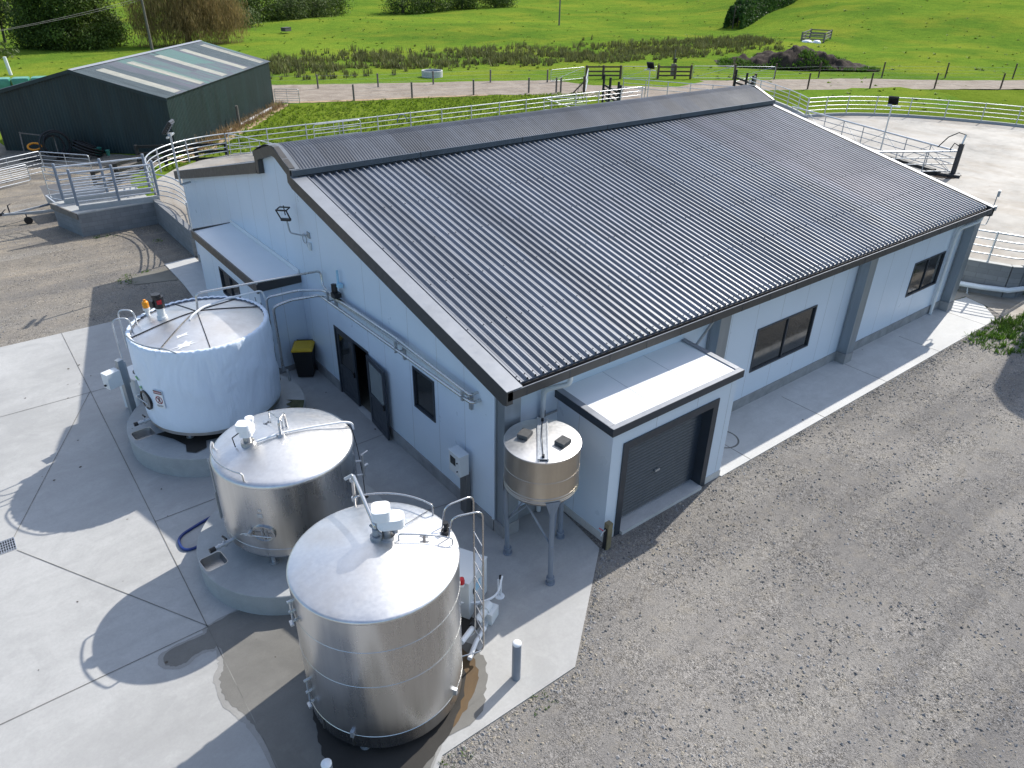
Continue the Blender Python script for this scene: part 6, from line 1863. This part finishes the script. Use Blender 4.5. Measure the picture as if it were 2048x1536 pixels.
kerb_fence('wide curved galvanised rail fence round the outer edge of the holding yard', k2, [k2[i] for i in (0, 5, 10, 15, 20, 25, 30, 35, 40, 45)], .75, 1.24)
# yard wall near the shed corner with rail on top
c = thing('yard_wall', 'stained grey block wall holding up the near side of the yard', 'wall', (23.3, -.3, 0))
yw = [(22.85, .62), (23.05, .1), (23.45, -.9), (23.75, -1.2), (26.5, -1.15), (32, -2.05), (40, -3.25), (48, -2.65), (53.5, 1.45)]
m = MB()
for i in range(len(yw) - 1): m.bar((yw[i][0], yw[i][1], .6), (yw[i + 1][0], yw[i + 1][1], .6), .2, 1.24)
m.build('wall_blocks', M['block'], c, smooth=None)
m = MB()
for i in range(len(yw) - 1): m.bar((yw[i][0], yw[i][1], 1.235), (yw[i + 1][0], yw[i + 1][1], 1.235), .24, .028)
m.build('wall_capping', M['rampc'], c, smooth=None)
rail_fence('rail_fence', 'galvanised rail fence standing on the stained yard wall by the shed corner', yw, [1.12, .84, .56, .28], [yw[0], (23.15, -.15), yw[3], yw[4], (29, -1.56), yw[5], (36, -2.65), yw[6]], 1.25, group='galvanised rail fences')
m = MB(); m.tube([(22.35, .5, .32), (22.6, .32, .33), (22.85, -.3, .34), (23.3, -1.1, .36), (24.0, -1.42, .38), (27, -1.4, .4)], .10, 14)
c = thing('drain_pipe', 'fat white drain pipe along the foot of the yard wall', 'pipe', (22.8, .1, 0))
m.build('pipe', M['white'], c, smooth=60)
m = MB(); m.cyl((22.62, -.02, .0), (22.72, .1, .34), .018, 8); m.cyl((22.55, -.1, .01), (22.7, .05, .02), .03, 8)
m.build('pipe_prop', M['galv'], c, smooth=None)
# backing gate: two braced arms meeting at a dark post
c = thing('backing_gate', 'V-shaped galvanised backing gate with a dark hydraulic post in the yard', 'gate', (36.4, 7.2, 1.05))
ap_ = (36.3, 7.3)
for (B, nu) in (((41.0, 20.6), 8), ((27.5, 12.6), 6)):
    A = Vector((*ap_, 0)); Bv = Vector((*B, 0))
    m = MB(); m.cyl((A.x, A.y, 2.35), (Bv.x, Bv.y, 2.35), .05, 8); m.build('top_rail', M['galv'], c, smooth=50)
    for z in (1.3, 1.68, 2.0):
        m = MB(); m.cyl((A.x, A.y, z), (Bv.x, Bv.y, z), .026, 8); m.build('rail', M['galvdull'], c, smooth=50)
    for k in range(1, nu + 1):
        p = A.lerp(Bv, k / nu); m = MB(); m.cyl((p.x, p.y, 1.15), (p.x, p.y, 2.35), .028, 8); m.build('upright', M['galvdull'], c, smooth=50)
    m = MB()
    for k in range(0, nu, 2):
        p = A.lerp(Bv, k / nu); q = A.lerp(Bv, min(1, (k + 1) / nu)); m.cyl((p.x, p.y, 1.2), (q.x, q.y, 2.3), .014, 6)
        p2 = A.lerp(Bv, min(1, (k + 2) / nu)); m.cyl((q.x, q.y, 2.3), (p2.x, p2.y, 1.2), .014, 6)
    m.build('cross_brace', M['galvdull'], c, smooth=None)
m = MB(); m.cyl((36.4, 7.2, 1.06), (36.4, 7.2, 2.75), .13, 12); m.obox((36.2, 7.3, 1.13), (1.1, .5, .12), R(110))
m.build('hydraulic_post', M['seamdark'], c, smooth=50)
m = MB(); m.tube([(36.4, 7.2, 2.7), (36.5, 7.2, 3.2), (36.35, 7.5, 3.28), (36.2, 7.9, 3.0), (36.2, 8.3, 2.4)], .03, 8); m.tube([(36.35, 7.25, 2.6), (36.2, 7.5, 2.75), (36.1, 7.6, 2.4)], .03, 8)
m.build('hydraulic_hose', M['rubber'], c, smooth=60)
m = MB(); m.cyl((36.4, 7.2, 2.75), (36.5, 7.18, 3.2), .05, 8); m.build('gate_ram', M['galv'], c, smooth=50)
m = MB(); m.obox((34.2, 9.3, 1.15), (4.8, .35, .18), R(140)); m.obox((37.2, 10.6, 1.13), (5.0, .3, .14), R(72))
m.build('rubber_scraper', M['rubber'], c, smooth=None)
m = MB(); P = []
rnd = random.Random(8)
for k in range(22): a_ = k / 22 * 6.283; P.append((36.2 + (1.0 + rnd.uniform(-.3, .3)) * math.cos(a_), 7.4 + (.55 + rnd.uniform(-.15, .2)) * math.sin(a_), 1.058))
m.add(P, [list(range(22))])
tag(m.build('muck_patch', M['mound'], loc=(36.2, 7.4, 1.05), smooth=None), kind='structure')
m = MB(); m.tube([(34.2, 30.6, 1.1), (36.0, 30.4, 1.35), (39.5, 30.0, 1.4), (40.6, 29.8, 1.1)], .45, 14)
tag(m.build('covered_pipe', M['galv'], loc=(37, 30, 1.05), smooth=60), 'pale rounded cover showing over the ridge below the middle floodlight', 'cover') if False else None
rail_fence('rail_fence', 'galvanised rail fence slanting beyond the ridge right of the middle floodlight', [(42.0, 38.0), (44.6, 33.0), (46.6, 29.6)], [1.15, .8, .45], [(42.0, 38.0), (42.9, 36.2), (43.8, 34.5), (44.7, 32.8), (45.6, 31.2), (46.6, 29.6)], 1.0, group='galvanised rail fences')

# out-of-frame silo whose shadow falls across the gravel on the right
c = thing('feed_silo', 'tall steel feed silo standing just outside the right edge', 'silo', (26.2, -3.25, 0))
m = MB(); m.lathe([(1.7, 0), (1.7, 9.0), (1.5, 9.4), (.9, 9.75), (.002, 9.8)], (26.2, -3.25), 40)
m.build('silo_body', M['galvdull'], c, smooth=40)

# ================================================================== PADDOCKS BEYOND
def at_ground(x, y): return (x, y, ground_z(x, y))
c = thing('water_trough', 'round pale concrete water trough in the paddock beyond the track', 'trough', (37.3, 61.7, 0))
m = MB(); m.lathe([(1.12, -.05), (1.12, .60), (1.10, .62), (1.02, .62), (1.0, .60), (1.0, .3)], (37.3, 61.7), 40, cap=False)
m.build('trough_wall', M['path'], c, smooth=40)
m = MB(); m.lathe([(1.0, .44), (.002, .44)], (37.3, 61.7), 40, cap=False)
m.build('trough_water', M['glassd'], c, smooth=None)
m = MB(); m.obox((45.8, 121.1, .25), (1.6, .9, .55), R(30)); m.obox((45.8, 121.1, .54), (1.7, 1.0, .05), R(30))
tag(m.build('water_trough', M['paver'], loc=(45.8, 121.1, 0), smooth=None, bevel=.03), 'small dark box trough far out on the green paddock', 'trough')
# soil mound
m = MB(); rnd = random.Random(12); nu, nv = 60, 26
cx, cy = 82.3, 47.6; ax_ = Vector((.71, -.70, 0)); ay_ = Vector((.70, .71, 0))
from mathutils import noise as mn
for j in range(nv + 1):
    for i in range(nu + 1):
        u = i / nu * 2 - 1; v = j / nv * 2 - 1
        h = max(0, 1 - (abs(u) ** 2.2 + v * v)) ** .7
        h *= 1.75 * (.75 + .35 * math.sin(u * 4 + 1.2)) * (1 - .25 * u)
        p = Vector((cx, cy, 0)) + ax_ * u * 9.6 + ay_ * v * 3.4
        h += (.85 * mn.noise(Vector((p.x * .6, p.y * .6, 1))) + .4 * mn.noise(Vector((p.x * 1.7, p.y * 1.7, 4)))) * min(1, h * 2)
        m.v.append((p.x, p.y, max(-.15, h) - .08))
for j in range(nv):
    for i in range(nu): a0 = j * (nu + 1) + i; m.f.append([a0, a0 + 1, a0 + nu + 2, a0 + nu + 1]); m.m.append(0)
tag(m.build('soil_mound', M['mound'], loc=(cx, cy, 0), smooth=180, recalc=False), 'long heap of dark soil partly grown over with grass beyond the track', 'mound')
def fm(rnd):
    u = rnd.uniform(-1, 1); v = rnd.uniform(-1.05, .2)
    p = Vector((cx, cy, 0)) + ax_ * u * 9.6 + ay_ * v * 3.4
    return p.x, p.y, rnd.uniform(.6, 1.3)
def mound_z(x, y):
    p = Vector((x - cx, y - cy, 0)); u = p.dot(ax_) / 9.6; v = p.dot(ay_) / 3.4
    h = max(0, 1 - (abs(u) ** 2.2 + v * v)) ** .7
    return h * 1.75 * (.75 + .35 * math.sin(u * 4 + 1.2)) * (1 - .25 * u) - .1
_gz = ground_z
ground_z = lambda x, y: max(_gz(x, y), mound_z(x, y)) if (abs(x - cx) < 14 and abs(y - cy) < 14) else _gz(x, y)
def fm2(rnd):
    x, y, s = fm(rnd)
    if mn.noise(Vector((x * .35, y * .35, 7))) < -.02: return None, None, 1
    return x, y, s
blades(900, fm2, 'mound_grass', M['weed'], .15, .4, .05, 7, .9, 21)
ground_z = _gz
# stock pen on the hill foot
c = thing('stock_pen', 'small square timber-railed pen holding white sacks at the foot of the hill', 'pen', at_ground(114, 65))
pc_ = [(109.6, 64.6), (111.2, 61.6), (119.0, 65.2), (117.6, 68.2)]
z0 = ground_z(114, 65)
for i in range(4):
    A, B = pc_[i], pc_[(i + 1) % 4]
    m = MB(); m.obox((A[0], A[1], z0 + .7), (.2, .2, 1.5)); m.build('post', M['greytimber'], c, smooth=None)
    for z in (.45, .85, 1.3):
        m = MB(); m.bar((A[0], A[1], z0 + z), (B[0], B[1], z0 + z), .08, .16); m.build('rail', M['greytimber'], c, smooth=None)
for (x, y, s) in ((108.6, 62.9, .9), (109.6, 61.8, .7)):
    m = MB(); m.lathe([(s * .9, 0), (s, .2), (s * .8, .5), (s * .3, .62), (.002, .64)], (x, y), 14)
    tag(m.build('sack', M['white'], loc=(x, y, 0), smooth=60), 'bulky white sack lying in front of the small pen', 'sack', 'white sacks by the pen')
# wrapped bales in a row
def bale(x, y, i):
    m = MB(); Mx = Matrix.Rotation(R(-14), 3, 'Z')
    m.obox((x, y, .68), (1.35, 1.25, 1.36), R(-14))
    tag(m.build('wrapped_bale', M['bluegreen'], loc=(x, y, 0), smooth=40, bevel=.18), 'pale green wrapped hay bale ' + ('at the left edge of the row behind the shed', 'second in the row behind the green shed', 'third in the row behind the green shed', 'at the right end, half behind the roof')[i], 'hay bale', 'wrapped hay bales behind the green shed')
for i in range(4): bale(-2.2 + i * 1.42, 71.4 - i * .36, i)
m = MB(); m.cyl((1.25, 84.4, 0), (1.15, 84.4, 1.7), .16, 12)
tag(m.build('marker_post', M['white'], loc=(1.25, 84.4, 0), smooth=50), 'white marker post in the grass behind the wrapped bales', 'post')

# power poles and line
def pole(x, y, h, lab, lean=0):
    z = ground_z(x, y)
    c = thing('power_pole', lab, 'power pole', (x, y, z), 'power poles')
    m = MB(); m.tube([(x, y, z - .2), (x + lean, y, z + h)], [.17, .11], 10); m.build('pole', M['greytimber'], c, smooth=50)
    m = MB(); m.bar((x + lean - .9, y + .3, z + h - .5), (x + lean + .9, y - .3, z + h - .5), .1, .12); m.build('crossarm', M['greytimber'], c, smooth=None)
pole(19.2, 101.0, 9.6, 'power pole standing in front of the brown willow'); pole(99.7, 113.2, 9.0, 'power pole alone on the far green paddock')
c = thing('power_line', 'pair of thin power cables crossing the dark trees at the upper left', 'cable', (0, 90, 8))
for dx in (0, .8):
    m = MB(); P = []
    for i in range(21):
        u = i / 20; A = Vector((19.2, 101, 6.0 - dx * .35)); B = Vector((-3.2, 92 + dx, 3.05 - dx * .12)) ; B = A + (B - A) * 1.25; q = A.lerp(B, u); q.z -= .5 * 4 * u * (1 - u) - .1; P.append(q)
    m.tube(P, .016, 4); m.build('cable', M['cond'], c, smooth=None)

# ------------------------------------------------------------------ trees
def tree(name, lab, x, y, blobs, leafmat, n, ls, trunk, cat='tree', group=None, droop=0, seed=1, per=1):
    # blobs: (dx, dy, z, rx, ry, rz); leaves sit in small sprays through each blob's outer volume
    rnd = random.Random(seed); z0 = ground_z(x, y)
    c = thing(name, lab, cat, (x, y, z0), group)
    tr, th = trunk
    m = MB(); m.tube([(x, y, z0 - .2), (x + .15, y, z0 + th * .5), (x + .1, y + .2, z0 + th)], [tr, tr * .75, tr * .4], 9)
    for b in blobs[:7]:
        m.tube([(x + .1, y, z0 + min(th * .6, b[2] * .7)), (x + b[0] * .5, y + b[1] * .5, z0 + (b[2] + th * .5) * .5), (x + b[0] * .9, y + b[1] * .9, z0 + b[2])], [tr * .4, tr * .25, tr * .08], 6)
    m.build('trunk', M['bark'], c, smooth=60)
    m = MB(); tot = sum(b[3] * b[4] + b[4] * b[5] for b in blobs)
    for b in blobs:
        k = int(n * (b[3] * b[4] + b[4] * b[5]) / tot)
        sub = max(4, k // 26)
        for _ in range(sub):
            while True:
                d = Vector((rnd.gauss(0, 1), rnd.gauss(0, 1), rnd.gauss(0, 1)))
                if d.length > .01: break
            d.normalize(); rad = rnd.uniform(.62, 1.06)
            cx_, cy_, cz_ = x + b[0] + d.x * b[3] * rad, y + b[1] + d.y * b[4] * rad, z0 + b[2] + d.z * b[5] * rad
            if cz_ < z0 + .15: cz_ = z0 + rnd.uniform(.15, .8)
            spr = ls * rnd.uniform(1.2, 2.6)
            for _q in range(26):
                px_, py_, pz_ = cx_ + rnd.gauss(0, spr), cy_ + rnd.gauss(0, spr), cz_ + rnd.gauss(0, spr * (.6 if not droop else 1.6))
                if pz_ < z0 + .05: pz_ = z0 + .1
                nrm = (d + Vector((rnd.gauss(0, .7), rnd.gauss(0, .7), rnd.gauss(0, .7) + .35))).normalized()
                t = nrm.cross(Vector((rnd.gauss(0, 1), rnd.gauss(0, 1), rnd.gauss(0, 1)))).normalized(); w_ = nrm.cross(t)
                if droop: t = (Vector((rnd.gauss(0, .25), rnd.gauss(0, .25), -1))).normalized(); w_ = t.cross(Vector((rnd.gauss(0, 1), rnd.gauss(0, 1), 0))).normalized()
                L = ls * rnd.uniform(.6, 1.3) * (1 + droop); W = ls * rnd.uniform(.3, .55) * (1 if not droop else .42)
                p = Vector((px_, py_, pz_))
                m.add([tuple(p - t * L * .5), tuple(p + w_ * W * .5), tuple(p + t * L * .5), tuple(p - w_ * W * .5)], [(0, 1, 2, 3)])
    m.build('crown', leafmat, c, smooth=None, recalc=False)
    return c
def rb(seed, n, R_, H, z0=1.0, r=2.0):
    rnd = random.Random(seed); out = []
    for i in range(9):
        a_ = i / 9 * 6.283 + rnd.uniform(-.3, .3); s = r * rnd.uniform(.55, .85); q = R_ * rnd.uniform(.75, 1.05)
        out.append((q * math.cos(a_), q * math.sin(a_), z0 + rnd.uniform(-.2, 1.6), s, s, s * 1.1))
    for i in range(n):
        a_ = rnd.uniform(0, 6.283); q = R_ * math.sqrt(rnd.random()); z = z0 + (H - z0) * rnd.random()
        s = r * rnd.uniform(.7, 1.25) * (1 - .35 * (z / H))
        out.append((q * math.cos(a_) * (1 - .4 * z / H), q * math.sin(a_) * (1 - .4 * z / H), z, s, s, s * rnd.uniform(.7, 1.1)))
    return out
G1 = 'dark evergreen trees at the upper left'
tree('evergreen_tree', 'dark evergreen at the left of the dense clump behind the green shed', 8.6, 110.5, rb(1, 17, 2.2, 10, 1.2, 1.9), M['leafdark'], 24000, .34, (.3, 9), group=G1, seed=41)
tree('evergreen_tree', 'dark evergreen in the middle of the clump, bushy to the ground', 11.6, 108.0, rb(2, 18, 2.7, 10, 1.0, 2.1), M['leafdark'], 26000, .34, (.4, 9), group=G1, seed=42)
tree('evergreen_tree', 'dark evergreen at the right of the clump, beside the brown willow', 15.2, 110.5, rb(3, 15, 2.2, 9.5, 1.0, 1.9), M['leafdark'], 21000, .34, (.4, 8), group=G1, seed=43)
tree('willow_tree', 'broad brown weeping willow behind the power pole', 25.5, 106.5, [(-5.6, -.5, 2.2, 1.5, 1.5, 1.8), (-2.6, -1.8, 1.9, 1.7, 1.4, 1.6), (.6, -2.2, 1.8, 1.9, 1.4, 1.5), (4.2, -1.6, 1.9, 1.8, 1.4, 1.6), (-5.2, -.5, 4.8, 2.0, 1.8, 2.6), (-3.4, -1.2, 3.4, 1.8, 1.7, 2.6), (-2.2, .5, 6.4, 2.4, 2.2, 2.6), (-.2, -1, 5.4, 2.5, 2.2, 3.2), (0, -1.6, 3.2, 2.0, 1.6, 2.4), (2.2, 0, 6.2, 2.5, 2.2, 2.8), (3.3, -1.1, 3.4, 2.0, 1.8, 2.5), (5.2, -.4, 4.3, 1.9, 1.8, 2.5), (6.8, -.3, 2.9, 1.5, 1.4, 1.9), (1, 0, 8.4, 2.8, 2.5, 2.0), (-2.6, 0, 8.6, 2.2, 2.0, 1.8)], M['willow'], 36000, .30, (.5, 7), droop=1.3, seed=44)
c = tree('cabbage_tree', 'small strap-leaved cabbage tree at the far left edge', 5.0, 120.5, [(0, 0, 4.6, 1.5, 1.5, 1.3), (.9, -.4, 3.4, 1.2, 1.2, 1.0), (-1.2, 0, 3.6, 1.2, 1.2, 1.1)], M['flax'], 1500, .62, (.2, 4.2), seed=45)
tree('bush', 'pale spiky bush at the left edge above the wrapped bales', 1.3, 101.5, [(0, 0, .8, 1.6, 1.2, .9), (-1.5, .3, .7, 1.2, 1.2, .8)], M['flax'], 700, .5, (.06, .8), cat='bush', seed=46)
G2 = 'mixed trees along the far side of the paddock'
far = [(36, 140, 6.5, 'round mid-green tree just right of the willow', 'leafmid'), (43, 146, 7, 'tall dark tree behind the small round tree', 'leafdark'), (41.5, 133.8, 4.6, 'small olive tree standing forward of the dark trees', 'leafmid'), (50.5, 146, 6.5, 'dark bushy tree left of the middle of the far tree line', 'leafdark'), (57, 147, 5.5, 'bright leafy tree in the far tree line', 'leafmid'), (63.5, 150, 6, 'greyish loose tree in the far tree line', 'leafmid'),
       (71, 158, 5, 'low dark tree beside the gap in the far tree line', 'leafdark'), (91, 160, 5.5, 'dark tree right of the gap in the far tree line', 'leafdark'), (99, 160, 5, 'low dark hedge tree near the far power pole', 'leafdark'), (108, 160, 5, 'dark rounded tree near the right end of the far tree line', 'leafdark'), (117, 158, 5, 'last dark tree at the right end of the far tree line', 'leafdark')]
for i, (x, y, h, lab, mt) in enumerate(far):
    tree('broadleaf_tree', lab, x, y, rb(60 + i, 11, 3.4, h + 2, .9, 2.2), M[mt], 6500, .42, (.35, h), group=G2, seed=80 + i)
# tall clipped hedge on the slope at the right
def hedge(name, lab, pts, w, h, n, seed):
    rnd = random.Random(seed); c = thing(name, lab, 'hedge', at_ground(*pts[0]))
    m = MB()
    for k in range(n):
        u = rnd.random(); i = min(int(u * (len(pts) - 1)), len(pts) - 2); f = u * (len(pts) - 1) - i
        A = Vector((*pts[i], 0)).lerp(Vector((*pts[i + 1], 0)), f); d = (Vector((*pts[i + 1], 0)) - Vector((*pts[i], 0))).normalized(); nr = Vector((-d.y, d.x, 0))
        z = ground_z(A.x, A.y); hh = h * (.75 + .25 * mn.noise(Vector((A.x * .25, A.y * .25, 2))) + .12 * math.sin(u * 60)) * min(1, .55 + u * 9)
        zz = hh * rnd.random() ** .7; ww = w * (1 - .35 * zz / h)
        s_ = rnd.choice((-1, 1)) * rnd.uniform(.75, 1.05) if rnd.random() < .75 else rnd.uniform(-1, 1)
        p = A + nr * ww * s_; p.z = z + zz + (.2 if abs(s_) < .7 else 0)
        if abs(s_) < .7: p.z = z + hh * rnd.uniform(.9, 1.05)
        t = Vector((rnd.gauss(0, 1), rnd.gauss(0, 1), rnd.gauss(0, 1) + .8)).normalized(); w_ = t.cross(Vector((rnd.gauss(0, 1), rnd.gauss(0, 1), rnd.gauss(0, 1)))).normalized()
        L = rnd.uniform(.35, .8); W = L * .45
        m.add([tuple(p - t * L * .5), tuple(p + w_ * W * .5), tuple(p + t * L * .5), tuple(p - w_ * W * .5)], [(0, 1, 2, 3)])
    m.build('foliage', M['hedge'], c, smooth=None, recalc=False)
    m = MB()
    for k in range(14):
        u = k / 13; i = min(int(u * (len(pts) - 1)), len(pts) - 2); f = u * (len(pts) - 1) - i
        A = Vector((*pts[i], 0)).lerp(Vector((*pts[i + 1], 0)), f); z = ground_z(A.x, A.y); m.cyl((A.x, A.y, z - .1), (A.x, A.y, z + h * .8), .12, 6)
    m.build('stems', M['bark'], c, smooth=None)
hedge('hedge', 'tall dark green hedge climbing the slope at the upper right', [(123.5, 89), (131, 92), (140, 96.2), (150, 100.2), (160, 103.3), (178, 110)], 1.9, 5.0, 24000, 5)
# far barn, only its foot in the frame
c = thing('barn', 'long blue-grey barn at the very top edge beyond the paddock', 'barn', at_ground(200, 172))
zb_ = ground_z(200, 172)
d_ = math.atan2(168 - 163, 227 - 183)
m = MB(); m.obox((206, 168, zb_ + 2), (44, 8, 4.4), d_)
m.build('barn_wall', paint('blue_grey_steel', (.10, .13, .16), .5, var=.1), c, smooth=None)
m = MB(); m.obox((206, 168, zb_ + 4.5), (45, 9, .5), d_)
m.build('barn_roof', M['flash'], c, smooth=None)
